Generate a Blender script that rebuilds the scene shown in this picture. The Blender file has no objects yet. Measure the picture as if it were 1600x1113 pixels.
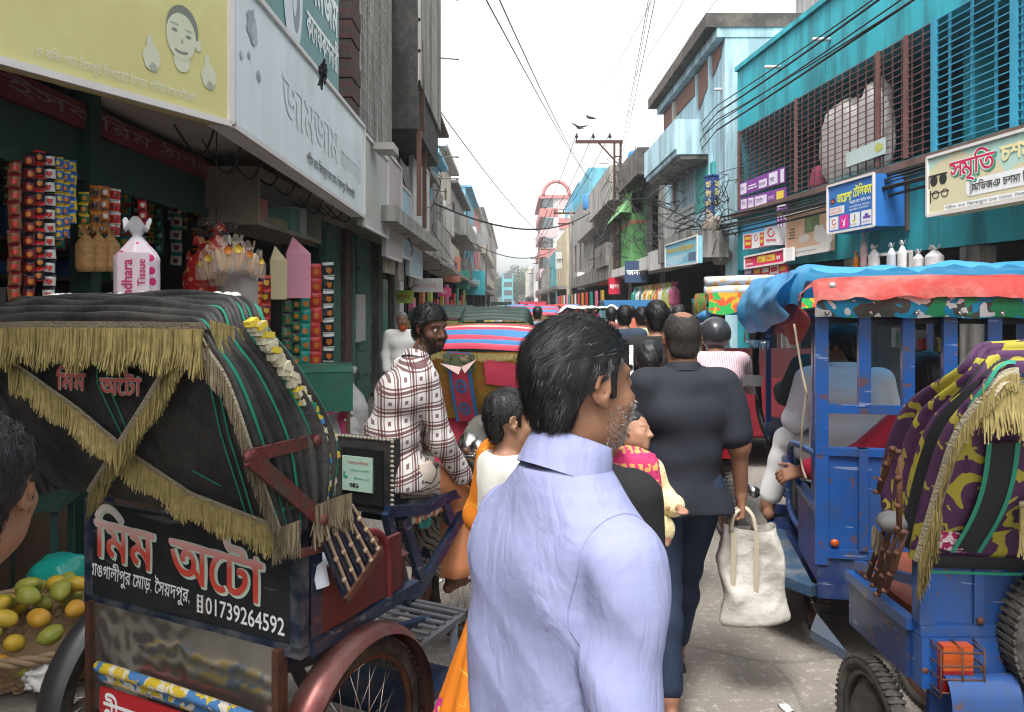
import bpy, math, random
import numpy as np
from mathutils import Vector, Matrix, geometry, noise as mnoise
R = math.radians
SC = bpy.context.scene
COL = SC.collection
random.seed(7); RNG = np.random.default_rng(7)
# ------------------------------------------------------------------ camera, sky, sun, exposure
F, CX, HY, CH = 1200.0, 800.0, 474.0, 1.72          # focal length in photo pixels, horizon, eye height
cam = bpy.data.cameras.new('camera'); cam.sensor_width = 36; cam.lens = 36*F/1600
cam.shift_y = -(556.5-HY)/1600; cam.clip_start = .05; cam.clip_end = 2000
co = bpy.data.objects.new('camera', cam); COL.objects.link(co)
co.location = (0, 0, CH); co.rotation_euler = (R(90), 0, 0)
SC.camera = co
SUN_EL, SUN_AZ = 62, 205                              # high, soft, slightly behind the camera's left shoulder
w = bpy.data.worlds.new('World'); SC.world = w; w.use_nodes = True
nt = w.node_tree; bg = nt.nodes['Background']
sky = nt.nodes.new('ShaderNodeTexSky'); sky.sky_type = 'NISHITA'; sky.sun_disc = False
sky.sun_elevation = R(SUN_EL); sky.sun_rotation = R(SUN_AZ); sky.air_density = 1.0; sky.dust_density = 4.0; sky.ozone_density = 1
hs = nt.nodes.new('ShaderNodeHueSaturation'); hs.inputs['Saturation'].default_value = .10; hs.inputs['Value'].default_value = 1.0
nt.links.new(sky.outputs[0], hs.inputs['Color']); nt.links.new(hs.outputs[0], bg.inputs[0])
bg.inputs[1].default_value = .15
sl = bpy.data.lights.new('sun', 'SUN'); sl.energy = 1.5; sl.angle = R(16); sl.color = (1, .97, .93)
so = bpy.data.objects.new('sun', sl); COL.objects.link(so)
so.rotation_euler = (R(90-SUN_EL), 0, R(180-SUN_AZ)); so.location = (0, 0, 30)
SC.view_settings.view_transform = 'Standard'; SC.view_settings.look = 'None'
SC.view_settings.exposure = 1.55; SC.view_settings.gamma = 1
try:
 SC.cycles.use_denoising = True; SC.cycles.filter_width = 1.15
 SC.cycles.max_bounces = 6; SC.cycles.diffuse_bounces = 3; SC.cycles.volume_bounces = 0
 SC.cycles.transparent_max_bounces = 12; SC.cycles.caustics_reflective = False; SC.cycles.caustics_refractive = False
except Exception: pass
# ------------------------------------------------------------------ helpers
def P(px, py, d):
 return Vector(((px-CX)/F*d, d, CH-(py-HY)/F*d))
def link(o): COL.objects.link(o); return o
def tag(o, label=None, cat=None, group=None, kind=None):
 if label: o['label'] = label
 if cat: o['category'] = cat
 if group: o['group'] = group
 if kind: o['kind'] = kind
 return o
def thing(name, label, cat, loc=(0, 0, 0), rotz=0, group=None):
 o = link(bpy.data.objects.new(name, None)); o.empty_display_size = .1
 o.location = loc; o.rotation_euler = (0, 0, rotz)
 return tag(o, label, cat, group)
def copy_tree(o, parent=None, name=None):
 c = o.copy(); COL.objects.link(c); c.parent = parent
 if parent is not None: c.matrix_parent_inverse = o.matrix_parent_inverse.copy()
 for ch in o.children: copy_tree(ch, c)
 return c
def mesh_np(name, V, faces, mats, mi=None, smooth=False):
 me = bpy.data.meshes.new(name)
 me.from_pydata([tuple(map(float, v)) for v in V], [], [tuple(int(i) for i in f) for f in faces])
 for m in (mats if isinstance(mats, (list, tuple)) else [mats]): me.materials.append(m)
 if mi is not None and len(mi) == len(me.polygons): me.polygons.foreach_set('material_index', np.array(mi, dtype=np.int32))
 if smooth: me.polygons.foreach_set('use_smooth', np.ones(len(me.polygons), dtype=bool))
 me.update()
 return me
def put(name, me, parent=None, loc=(0, 0, 0), rotz=0, label=None, cat=None, group=None, kind=None):
 o = link(bpy.data.objects.new(name, me)); o.location = loc; o.rotation_euler = (0, 0, rotz)
 if parent is not None: o.parent = parent
 return tag(o, label, cat, group, kind)
class B:
 """collects shapes that become ONE mesh object"""
 def __init__(s): s.v = []; s.f = []; s.m = []; s.sm = []
 def add(s, V, Fc, mi=0, smooth=False):
  n = len(s.v); s.v += [tuple(x) for x in V]
  for f in Fc: s.f.append(tuple(i+n for i in f)); s.m.append(mi); s.sm.append(smooth)
  return s
 def box(s, x0, x1, y0, y1, z0, z1, mi=0, M=None):
  V = [Vector((x, y, z)) for x in (x0, x1) for y in (y0, y1) for z in (z0, z1)]
  if M is not None: V = [M @ v for v in V]
  return s.add(V, [(0, 1, 3, 2), (4, 6, 7, 5), (0, 4, 5, 1), (2, 3, 7, 6), (0, 2, 6, 4), (1, 5, 7, 3)], mi)
 def quad(s, a, b, c, d, mi=0): return s.add([a, b, c, d], [(0, 1, 2, 3)], mi)
 def bar(s, a, b, w, h=None, mi=0, up=(0, 0, 1)):
  a, b = Vector(a), Vector(b); h = h or w; d = (b-a)
  if d.length < 1e-6: return s
  d.normalize(); u = Vector(up)
  if abs(d.dot(u)) > .98: u = Vector((1, 0, 0))
  x = d.cross(u).normalized(); z = x.cross(d)
  V = [p+x*i*w/2+z*j*h/2 for p in (a, b) for i in (-1, 1) for j in (-1, 1)]
  return s.add(V, [(0, 1, 3, 2), (4, 6, 7, 5), (0, 4, 5, 1), (2, 3, 7, 6), (0, 2, 6, 4), (1, 5, 7, 3)], mi)
 def tube(s, pts, r, n=8, mi=0, cap=True, closed=False):
  pts = [Vector(p) for p in pts]; k = len(pts); V = []
  rs = r if isinstance(r, (list, tuple)) else [r]*k
  up = None
  for i, p in enumerate(pts):
   if closed: d = pts[(i+1) % k]-pts[i-1]
   else: d = pts[min(i+1, k-1)]-pts[max(i-1, 0)]
   d.normalize() if d.length > 1e-9 else None
   if up is None:
    up = Vector((0, 0, 1)) if abs(d.z) < .9 else Vector((1, 0, 0))
   x = d.cross(up)
   if x.length < 1e-4: x = d.cross(Vector((1, .3, 0)))
   x.normalize(); up = x.cross(d).normalized()
   V += [p+(x*math.cos(a)+up*math.sin(a))*rs[i] for a in [2*math.pi*j/n for j in range(n)]]
  Fc = []
  for i in range(k if closed else k-1):
   i2 = (i+1) % k
   for j in range(n): Fc.append((i*n+j, i*n+(j+1) % n, i2*n+(j+1) % n, i2*n+j))
  if cap and not closed: Fc += [tuple(range(n))[::-1], tuple((k-1)*n+j for j in range(n))]
  return s.add(V, Fc, mi, True)
 def lathe(s, prof, M=None, n=24, mi=0, a0=0, a1=2*math.pi, axis='z'):
  full = abs(a1-a0-2*math.pi) < 1e-6; na = n if full else n+1; V = []
  for j in range(na):
   a = a0+(a1-a0)*j/n
   for r, h in prof:
    v = Vector((r*math.cos(a), r*math.sin(a), h)) if axis == 'z' else Vector((h, r*math.cos(a), r*math.sin(a)))
    V.append(M @ v if M is not None else v)
  k = len(prof); Fc = []
  for j in range(n):
   j2 = (j+1) % na
   for i in range(k-1): Fc.append((j*k+i, j2*k+i, j2*k+i+1, j*k+i+1))
  return s.add(V, Fc, mi, True)
 def ell(s, c, r, n=12, mi=0, M=None):
  V = []; Fc = []; m = n//2+1
  for i in range(m+1):
   t = math.pi*i/m
   for j in range(n):
    a = 2*math.pi*j/n
    v = Vector((c[0]+r[0]*math.sin(t)*math.cos(a), c[1]+r[1]*math.sin(t)*math.sin(a), c[2]+r[2]*math.cos(t)))
    V.append(M @ v if M is not None else v)
  for i in range(m):
   for j in range(n): Fc.append((i*n+j, (i+1)*n+j, (i+1)*n+(j+1) % n, i*n+(j+1) % n))
  return s.add(V, Fc, mi, True)
 def grid(s, fn, nu, nv, mi=0, smooth=True):
  V = [fn(i/nu, j/nv) for i in range(nu+1) for j in range(nv+1)]
  Fc = [(i*(nv+1)+j, (i+1)*(nv+1)+j, (i+1)*(nv+1)+j+1, i*(nv+1)+j+1) for i in range(nu) for j in range(nv)]
  m2 = mi if callable(mi) else None
  if m2:
   n = len(s.v); s.v += [tuple(x) for x in V]
   for i in range(nu):
    for j in range(nv):
     q = Fc[i*nv+j]; s.f.append(tuple(t+n for t in q)); s.m.append(m2((i+.5)/nu, (j+.5)/nv)); s.sm.append(smooth)
   return s
  return s.add(V, Fc, mi, smooth)
 def prism(s, poly, h, M=None, mi=0):
  """poly: 2-D outline in local x,z; extruded by h along y"""
  n = len(poly); V = [Vector((x, 0, z)) for x, z in poly]+[Vector((x, h, z)) for x, z in poly]
  if M is not None: V = [M @ v for v in V]
  return s.add(V, [tuple(range(n)), tuple(range(2*n-1, n-1, -1))]+[(i, i+n, (i+1) % n+n, (i+1) % n) for i in range(n)], mi)
 def mesh(s, name, mats):
  me = bpy.data.meshes.new(name); me.from_pydata([tuple(v) for v in s.v], [], s.f)
  for m in (mats if isinstance(mats, (list, tuple)) else [mats]): me.materials.append(m)
  me.polygons.foreach_set('material_index', np.array(s.m, dtype=np.int32))
  me.polygons.foreach_set('use_smooth', np.array(s.sm, dtype=bool)); me.update()
  return me
 def obj(s, name, mats, parent=None, **k): return put(name, s.mesh(name, mats), parent, **k)
def rag(pts, n=6):
 """a Catmull-Rom curve through points"""
 pts = [Vector(p) for p in pts]; out = []
 for i in range(len(pts)-1):
  p0, p1, p2, p3 = pts[max(i-1, 0)], pts[i], pts[i+1], pts[min(i+2, len(pts)-1)]
  for k in range(n):
   t = k/n
   out.append(.5*((2*p1)+(p2-p0)*t+(2*p0-5*p1+4*p2-p3)*t*t+(3*p1-p0-3*p2+p3)*t**3))
 return out+[pts[-1]]
# ------------------------------------------------------------------ materials
MATS = {}
def _n(t, typ, **k):
 n = t.nodes.new(typ)
 for a, b in k.items():
  if a.startswith('i_'): n.inputs[a[2:].replace('_', ' ')].default_value = b
  else: setattr(n, a, b)
 return n
def col4(c): return (c[0], c[1], c[2], 1)
def hexc(h):
 h = h.lstrip('#'); c = [int(h[i:i+2], 16)/255 for i in (0, 2, 4)]
 return tuple(x/12.92 if x <= .04045 else ((x+.055)/1.055)**2.4 for x in c)
def M(name, c, rough=.6, metal=0, var=.15, vs=6, bump=.0, bs=60, dirt=0, dc=(.05, .045, .04), ds=2.5, streak=False, sheen=0, spec=.26, trans=0, alpha=1, coat=0, chip=0):
 """plain surface: base colour, broad tonal variation, optional dirt patches or rain streaks, fine bump"""
 if name in MATS: return MATS[name]
 if isinstance(c, str): c = hexc(c)
 m = bpy.data.materials.new(name); m.use_nodes = True; t = m.node_tree; b = t.nodes['Principled BSDF']
 tc = _n(t, 'ShaderNodeTexCoord'); L = t.links.new
 nz = _n(t, 'ShaderNodeTexNoise', i_Scale=vs, i_Detail=5.0, i_Roughness=.6); L(tc.outputs['Object'], nz.inputs['Vector'])
 mx = _n(t, 'ShaderNodeMix', data_type='RGBA'); lo = [x*(1-var) for x in c]; hi = [min(1, x*(1+var)) for x in c]
 mx.inputs['A'].default_value = col4(lo); mx.inputs['B'].default_value = col4(hi); L(nz.outputs['Fac'], mx.inputs['Factor'])
 out = mx.outputs['Result']
 if dirt:
  mp = _n(t, 'ShaderNodeMapping'); L(tc.outputs['Object'], mp.inputs['Vector'])
  mp.inputs['Scale'].default_value = (1, 1, .12) if streak else (1, 1, 1)
  n2 = _n(t, 'ShaderNodeTexNoise', i_Scale=ds*(2.2 if streak else 1), i_Detail=7.0, i_Roughness=.65); L(mp.outputs[0], n2.inputs['Vector'])
  rp = _n(t, 'ShaderNodeValToRGB'); rp.color_ramp.elements[0].position = .44; rp.color_ramp.elements[1].position = .60
  rp.color_ramp.elements[0].color = (0, 0, 0, 1); rp.color_ramp.elements[1].color = (dirt, dirt, dirt, 1); L(n2.outputs['Fac'], rp.inputs[0])
  m2 = _n(t, 'ShaderNodeMix', data_type='RGBA'); L(rp.outputs[0], m2.inputs['Factor']); L(out, m2.inputs['A']); m2.inputs['B'].default_value = col4(dc)
  out = m2.outputs['Result']
 if chip:
  for sc_, th, cc in (((1, 1, 1), .635, (.085, .04, .022)), ((.25, 1, 2.2), .66, tuple(min(1, x*.7+.16) for x in c))):
   out = mix_(t, L, math_(t, L, 'MULTIPLY', math_(t, L, 'GREATER_THAN', noise_(t, L, tc.outputs['Object'], 16, 8, .3, sc_), th), chip), out, cc)
 L(out, b.inputs['Base Color'])
 b.inputs['Roughness'].default_value = rough; b.inputs['Metallic'].default_value = metal
 b.inputs['Specular IOR Level'].default_value = spec
 if sheen: b.inputs['Sheen Weight'].default_value = sheen
 if trans: b.inputs['Transmission Weight'].default_value = trans
 if alpha < 1: b.inputs['Alpha'].default_value = alpha
 if coat: b.inputs['Coat Weight'].default_value = coat; b.inputs['Coat Roughness'].default_value = .12
 if bump:
  n3 = _n(t, 'ShaderNodeTexNoise', i_Scale=bs, i_Detail=4.0); L(tc.outputs['Object'], n3.inputs['Vector'])
  bp = _n(t, 'ShaderNodeBump', i_Strength=bump, i_Distance=.02); L(n3.outputs['Fac'], bp.inputs['Height']); L(bp.outputs[0], b.inputs['Normal'])
 MATS[name] = m
 return m
def Mpat(name, build, rough=.7, bump=0, bs=60, sheen=0, metal=0, crease=0):
 """build(t, L, coord_socket) -> colour socket"""
 if name in MATS: return MATS[name]
 m = bpy.data.materials.new(name); m.use_nodes = True; t = m.node_tree; b = t.nodes['Principled BSDF']; L = t.links.new
 tc = _n(t, 'ShaderNodeTexCoord'); L(build(t, L, tc.outputs['Object']), b.inputs['Base Color'])
 b.inputs['Roughness'].default_value = rough; b.inputs['Metallic'].default_value = metal; b.inputs['Specular IOR Level'].default_value = .25
 if sheen: b.inputs['Sheen Weight'].default_value = sheen
 if bump:
  n3 = _n(t, 'ShaderNodeTexNoise', i_Scale=bs, i_Detail=4.0); L(tc.outputs['Object'], n3.inputs['Vector'])
  bp = _n(t, 'ShaderNodeBump', i_Strength=bump, i_Distance=.02); L(n3.outputs['Fac'], bp.inputs['Height']); L(bp.outputs[0], b.inputs['Normal'])
 if crease:
  v = noise_(t, L, tc.outputs['Object'], 5.5, 3, 1.6, (1.3, 1.3, .8)); rd = math_(t, L, 'ABSOLUTE', math_(t, L, 'SUBTRACT', v, .5)); b2 = _n(t, 'ShaderNodeBump', i_Strength=crease, i_Distance=.05); L(rd, b2.inputs['Height']); L(b2.outputs[0], b.inputs['Normal'])
  if bump: L(bp.outputs[0], b2.inputs['Normal'])
 MATS[name] = m
 return m
def math_(t, L, op, a, b=None, c=None):
 n = _n(t, 'ShaderNodeMath', operation=op)
 for i, x in enumerate((a, b, c)):
  if x is None: continue
  if isinstance(x, (int, float)): n.inputs[i].default_value = x
  else: L(x, n.inputs[i])
 return n.outputs[0]
def mix_(t, L, f, a, b):
 n = _n(t, 'ShaderNodeMix', data_type='RGBA')
 if isinstance(f, (int, float)): n.inputs['Factor'].default_value = f
 else: L(f, n.inputs['Factor'])
 for k, x in (('A', a), ('B', b)):
  if isinstance(x, tuple): n.inputs[k].default_value = col4(x)
  else: L(x, n.inputs[k])
 return n.outputs['Result']
def noise_(t, L, co, scale, detail=3, dist=0, sc=None):
 if sc:
  mp = _n(t, 'ShaderNodeMapping'); mp.inputs['Scale'].default_value = sc; L(co, mp.inputs['Vector']); co = mp.outputs[0]
 n = _n(t, 'ShaderNodeTexNoise', i_Scale=scale, i_Detail=float(detail), i_Distortion=dist); L(co, n.inputs['Vector'])
 return n.outputs['Fac']
def sep_(t, L, co):
 n = _n(t, 'ShaderNodeSeparateXYZ'); L(co, n.inputs[0]); return n.outputs
def camo(name, base, spots, scale=7, seed=0):
 def f(t, L, co):
  c = base
  for k, s in enumerate(spots):
   mp = _n(t, 'ShaderNodeMapping'); mp.inputs['Location'].default_value = (seed+k*7.3, k*3.1, k*5.7); L(co, mp.inputs['Vector'])
   nn = noise_(t, L, mp.outputs[0], scale, 1.5, .8)
   th = s[1] if len(s) > 1 else .55
   c = mix_(t, L, math_(t, L, 'GREATER_THAN', nn, th), c, s[0])
  return c
 return Mpat(name, f, .75, .15, 25)
# ------------------------------------------------------------------ lettering
CONS = set('কখগঘঙচছজঝঞটঠডঢণতথদধনপফবভমযরলশষসহড়ঢ়য়ৎ') | {chr(0x9dc), chr(0x9dd), chr(0x9df)}
def bangla(s):
 """logical order -> the order in which the marks stand on the line"""
 import unicodedata
 s = s.replace('\u09a1\u09bc', '\u09dc').replace('\u09a2\u09bc', '\u09dd').replace('\u09af\u09bc', '\u09df').replace('\u09cd', '')
 o = []
 for ch in s:
  j = len(o)
  if ch in '\u09bf\u09c7\u09c8\u09cb\u09cc' and j and o[-1] in CONS:
   pre = {'\u09cb': '\u09c7', '\u09cc': '\u09c7'}.get(ch, ch); o.insert(j-1, pre)
   if ch == '\u09cb': o.append('\u09be')
   if ch == '\u09cc': o.append('\u09d7')
  else: o.append(ch)
 return ''.join(o)
def text_polys(body):
 body = bangla(body)
 c = bpy.data.curves.new('tmp', 'FONT'); c.body = body; c.resolution_u = 3
 o = bpy.data.objects.new('tmp', c); COL.objects.link(o)
 dg = bpy.context.evaluated_depsgraph_get()
 cu = o.evaluated_get(dg).to_curve(dg, apply_modifiers=False); out = []
 for sp in cu.splines:
  pts = []
  if sp.type == 'BEZIER':
   bp = sp.bezier_points; n = len(bp)
   for i in range(n):
    a, b = bp[i], bp[(i+1) % n]
    seg = geometry.interpolate_bezier(a.co, a.handle_right, b.handle_left, b.co, 4)
    pts += [Vector((p.x, p.y)) for p in seg[:-1]]
  else: pts = [Vector((p.co.x, p.co.y)) for p in sp.points]
  q = []
  for p in pts:
   if not q or (p-q[-1]).length > 1e-4: q.append(p)
  if len(q) > 2 and (q[0]-q[-1]).length < 1e-4: q.pop()
  if len(q) > 2: out.append(q)
 o.to_curve_clear() if hasattr(o, 'to_curve_clear') else None
 bpy.data.objects.remove(o); bpy.data.curves.remove(c)
 return out
TCACHE = {}
def text_tris(body, fat=0):
 """(verts, tris) of a line of lettering, x from 0, baseline 0, em about 1; body is a string or runs [(text, dx, scale)]"""
 key = (str(body), fat)
 if key in TCACHE: return TCACHE[key]
 runs = [(body, 0, 1)] if isinstance(body, str) else body
 polys = []; x = 0
 for (tx, dx, sc) in runs:
  ps = text_polys(tx)
  if not ps: continue
  mx = max(p.x for q in ps for p in q)
  polys += [[Vector((p.x*sc+x+dx, p.y*sc)) for p in q] for q in ps]
  x += dx+mx*sc+.04
 if fat:
  new = []
  for q in polys:
   n = len(q); r = []
   for i in range(n):
    a, b, c = q[i-1], q[i], q[(i+1) % n]
    d1 = (b-a).normalized(); d2 = (c-b).normalized()
    nn = Vector((d1.y+d2.y, -(d1.x+d2.x)))
    nn = nn.normalized() if nn.length > 1e-3 else Vector((d1.y, -d1.x))
    r.append(b+nn*fat)
   new.append(r)
  # orientation: outer contours of these fonts may run either way; make the largest contour grow
  def area(q): return sum(q[i-1].x*q[i].y-q[i].x*q[i-1].y for i in range(len(q)))/2
  big = max(polys, key=lambda q: abs(area(q)))
  if area(big) < 0:
   new = [[2*b-a for a, b in zip(r, q)] for r, q in zip(new, polys)]
  polys = new
 vs = []; fs = []
 for q in polys:
  n = len(vs); vs += q; fs.append(list(range(n, n+len(q))))
 V, E, T, *_ = geometry.delaunay_2d_cdt(vs, [], fs, 0, 1e-5)
 T2 = []
 arr = [np.array([(p.x, p.y) for p in q]) for q in polys]
 if len(T):
  cen = np.array([[sum(V[i].x for i in t)/3, sum(V[i].y for i in t)/3] for t in T]); wn = np.zeros(len(T))
  for q in arr:
   a = q; b = np.roll(q, -1, 0)
   for (ax, ay), (bx, by) in zip(a, b):
    cr = (bx-ax)*(cen[:, 1]-ay)-(cen[:, 0]-ax)*(by-ay)
    wn += ((ay <= cen[:, 1]) & (by > cen[:, 1]) & (cr > 0)).astype(int)
    wn -= ((ay > cen[:, 1]) & (by <= cen[:, 1]) & (cr < 0)).astype(int)
  T2 = [T[i] for i in range(len(T)) if wn[i] != 0]
 TCACHE[key] = (V, T2)
 return TCACHE[key]
def letter(b, body, o, ux, uz, h, width=None, mi=0, fat=0, slant=0, center=False, off=None):
 """paint lettering into builder b: origin o (left, baseline), unit axes ux (reading), uz (up), em height h"""
 V, T = text_tris(body, fat); o, ux, uz = Vector(o), Vector(ux), Vector(uz)
 if not len(V): return
 xs = [v.x for v in V]; W = max(xs)-min(xs); sx = (width/W) if width else h; x0 = min(xs)+(W/2 if center else 0)
 b.add([o+ux*((v.x-x0)*sx+slant*v.y*h)+uz*(v.y*h)+(Vector(off) if off else Vector((0, 0, 0))) for v in V], [tuple(t) for t in T], mi)
# ------------------------------------------------------------------ distance-field modelling
class SDF:
 def __init__(s, k=.03): s.p = []; s.k = k
 def cap(s, a, b, ra, rb=None, k=None, op='u', sc=None):
  s.p.append(('cap', np.array(a, float), np.array(b, float), ra, ra if rb is None else rb, s.k if k is None else k, op, sc)); return s
 def ell(s, c, r, k=None, op='u', Mx=None):
  s.p.append(('ell', np.array(c, float), np.array(r, float), Mx, None, s.k if k is None else k, op, None)); return s
 def plane(s, p, n, k=0.0):
  n = np.array(n, float); s.p.append(('pl', np.array(p, float), n/np.linalg.norm(n), 0, 0, k, 'i', None)); return s
 def bounds(s):
  lo = np.full(3, 1e9); hi = -lo
  for q in s.p:
   if q[6] != 'u': continue
   if q[0] == 'cap':
    r = max(q[3], q[4])
    for c in (q[1], q[2]): lo = np.minimum(lo, c-r); hi = np.maximum(hi, c+r)
   elif q[0] == 'ell':
    r = q[2].max(); lo = np.minimum(lo, q[1]-r); hi = np.maximum(hi, q[1]+r)
  return lo, hi
 def grid(s, h, pad=.03, disp=None):
  lo, hi = s.bounds(); lo = lo-pad; hi = hi+pad
  n = np.ceil((hi-lo)/h).astype(int)+1
  ax = [(lo[i]+h*np.arange(n[i])).astype(np.float32) for i in range(3)]
  D = np.full(n, .2, np.float32)
  for q in s.p:
   typ, a, b, c, d, k, op, e = q
   if typ == 'pl':
    X, Y, Z = np.ix_(*ax); v = ((X-a[0])*b[0]+(Y-a[1])*b[1]+(Z-a[2])*b[2])
    D = np.maximum(D, v.astype(np.float32)); continue
   if typ == 'cap': r = max(c, d); l0 = np.minimum(a, b)-r; h0 = np.maximum(a, b)+r
   else: r = b.max(); l0 = a-r; h0 = a+r
   m = k+2.5*h; i0 = np.maximum(0, np.floor((l0-m-lo)/h).astype(int)); i1 = np.minimum(n, np.ceil((h0+m-lo)/h).astype(int)+1)
   if (i1 <= i0).any(): continue
   sl_ = tuple(slice(i0[i], i1[i]) for i in range(3))
   X, Y, Z = np.ix_(*[ax[i][sl_[i]] for i in range(3)])
   if typ == 'cap':
    ba = b-a; L2 = max(1e-9, float(ba @ ba))
    t = np.clip(((X-a[0])*ba[0]+(Y-a[1])*ba[1]+(Z-a[2])*ba[2])/L2, 0, 1)
    dx = X-a[0]-t*ba[0]; dy = Y-a[1]-t*ba[1]; dz = Z-a[2]-t*ba[2]
    if e is not None: dx = dx/e[0]; dy = dy/e[1]; dz = dz/e[2]
    v = np.sqrt(dx*dx+dy*dy+dz*dz)-(c+(d-c)*t)
   else:
    dx = X-a[0]; dy = Y-a[1]; dz = Z-a[2]
    if c is not None: dx, dy, dz = [c[i][0]*dx+c[i][1]*dy+c[i][2]*dz for i in range(3)]
    x, y, z = dx/b[0], dy/b[1], dz/b[2]; k0 = np.sqrt(x*x+y*y+z*z)
    x, y, z = x/b[0], y/b[1], z/b[2]; k1 = np.sqrt(x*x+y*y+z*z)+1e-6
    v = k0*(k0-1)/k1
   v = v.astype(np.float32); S = D[sl_]
   if op == 'u':
    if k > 0:
     hh = np.clip(.5+.5*(S-v)/k, 0, 1); S = S*(1-hh)+v*hh-k*hh*(1-hh)
    else: S = np.minimum(S, v)
   elif op == 's':
    if k > 0:
     hh = np.clip(.5-.5*(S+v)/k, 0, 1); S = S*(1-hh)+(-v)*hh+k*hh*(1-hh)
    else: S = np.maximum(S, -v)
   D[sl_] = S
  if disp is not None:
   X, Y, Z = np.ix_(*ax); D = D+disp(X, Y, Z).astype(np.float32)
  # close the border
  for i in range(3):
   sl2 = [slice(None)]*3
   for q in (0, -1): sl2[i] = q; D[tuple(sl2)] = np.maximum(D[tuple(sl2)], h)
  return D, lo, h
 def surf(s, h, disp=None, smooth=0):
  D, lo, h = s.grid(h, disp=disp)
  return surfnet(D, lo, h)
def surfnet(D, lo, h):
 S = D < 0; n = np.array(D.shape); c = n-1
 cs = [S[i:i+c[0], j:j+c[1], k:k+c[2]] for i in (0, 1) for j in (0, 1) for k in (0, 1)]
 al = cs[0].copy(); an = cs[0].copy()
 for q in cs[1:]: al &= q; an |= q
 act = an & ~al; idx = np.argwhere(act); N = len(idx)
 if N == 0: return np.zeros((0, 3)), np.zeros((0, 4), int)
 vid = np.full(c, -1, np.int64); vid[act] = np.arange(N)
 acc = np.zeros((N, 3)); cnt = np.zeros(N)
 corner = [(i, j, k) for i in (0, 1) for j in (0, 1) for k in (0, 1)]
 dv = {q: D[idx[:, 0]+q[0], idx[:, 1]+q[1], idx[:, 2]+q[2]] for q in corner}
 for a in corner:
  for x in range(3):
   if a[x] == 0:
    b = list(a); b[x] = 1; b = tuple(b); da, db = dv[a], dv[b]; m = (da < 0) != (db < 0)
    t = np.where(m, da/(da-db+1e-12), 0); p = np.tile(np.array(a, float), (N, 1)); p[:, x] += t
    acc[m] += p[m]; cnt[m] += 1
 V = lo+h*(idx+acc/np.maximum(cnt, 1)[:, None]); Fs = []
 for x in range(3):
  y, z = (x+1) % 3, (x+2) % 3; sa = [slice(None)]*3; sb = [slice(None)]*3; sa[x] = slice(0, -1); sb[x] = slice(1, None)
  A, Bb = S[tuple(sa)], S[tuple(sb)]
  for m, fl in ((A & ~Bb, False), (~A & Bb, True)):
   e = np.argwhere(m)
   if not len(e): continue
   ok = (e[:, y] > 0) & (e[:, z] > 0) & (e[:, y] < n[y]-1) & (e[:, z] < n[z]-1); e = e[ok]
   q = []
   for oy, oz in ((-1, -1), (0, -1), (0, 0), (-1, 0)):
    g = e.copy(); g[:, y] += oy; g[:, z] += oz; q.append(vid[g[:, 0], g[:, 1], g[:, 2]])
   q = np.stack(q, 1); Fs.append(q[:, ::-1] if fl else q)
 return V, np.concatenate(Fs)
def np_mesh(name, V, Q, mats, mi=None):
 me = bpy.data.meshes.new(name); nv, nq = len(V), len(Q)
 me.vertices.add(nv); me.vertices.foreach_set('co', np.ascontiguousarray(V, np.float32).ravel())
 me.loops.add(nq*4); me.loops.foreach_set('vertex_index', np.ascontiguousarray(Q, np.int32).ravel())
 me.polygons.add(nq); me.polygons.foreach_set('loop_start', np.arange(0, nq*4, 4, dtype=np.int32))
 try: me.polygons.foreach_set('loop_total', np.full(nq, 4, np.int32))
 except Exception: pass
 for m in (mats if isinstance(mats, (list, tuple)) else [mats]): me.materials.append(m)
 if mi is not None: me.polygons.foreach_set('material_index', np.asarray(mi, np.int32))
 me.polygons.foreach_set('use_smooth', np.ones(nq, bool)); me.update(); me.validate()
 return me
def folds(amp, fx=9, fz=6, seed=0):
 """cloth folds for a distance field"""
 def f(X, Y, Z):
  a = np.sin(fz*Z*2+3*np.sin(fx*X+seed)+2.2*np.sin(fx*.7*Y+seed*2))
  b = np.sin(fx*1.6*X+fz*1.3*Z+2*np.sin(fz*1.1*Z+seed)+fx*1.2*Y)
  c = np.sin(fx*3.1*X-fz*3.7*Z+1.5*np.sin(7*Y+fz*2*Z))
  return amp*(.55*a+.5*b+.25*c)*.6
 return f
# ------------------------------------------------------------------ common materials
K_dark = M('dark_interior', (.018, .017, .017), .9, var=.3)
K_black = M('black_paint', (.012, .012, .013), .5)
K_steel = M('steel', (.55, .55, .56), .28, 1, var=.1)
K_rust = M('rusty_iron', (.065, .03, .022), .75, .2, dirt=.6, dc=(.11, .045, .02), ds=14, bump=.3)
K_white = M('white_paint', (.72, .72, .70), .55, dirt=.3, dc=(.3, .28, .25), ds=3)
K_conc = M('grimy_concrete', (.22, .21, .195), .9, var=.3, vs=2.5, bump=.4, bs=25, dirt=.8, dc=(.045, .043, .04), ds=1.6, streak=True)
K_conc2 = M('pale_concrete', (.36, .345, .32), .9, var=.2, vs=2, bump=.3, bs=25, dirt=.65, dc=(.09, .085, .075), ds=1.5, streak=True)
K_wood = M('brown_wood', (.12, .07, .04), .7, var=.3, vs=9)
K_glass = M('window_glass', (.06, .075, .08), .12, var=.3, spec=.7)
K_tin = M('rusty_tin', (.16, .12, .10), .7, .2, var=.35, vs=3, dirt=.6, dc=(.09, .04, .025), ds=4)
K_cable = M('black_cable', (.02, .02, .02), .6)
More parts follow.
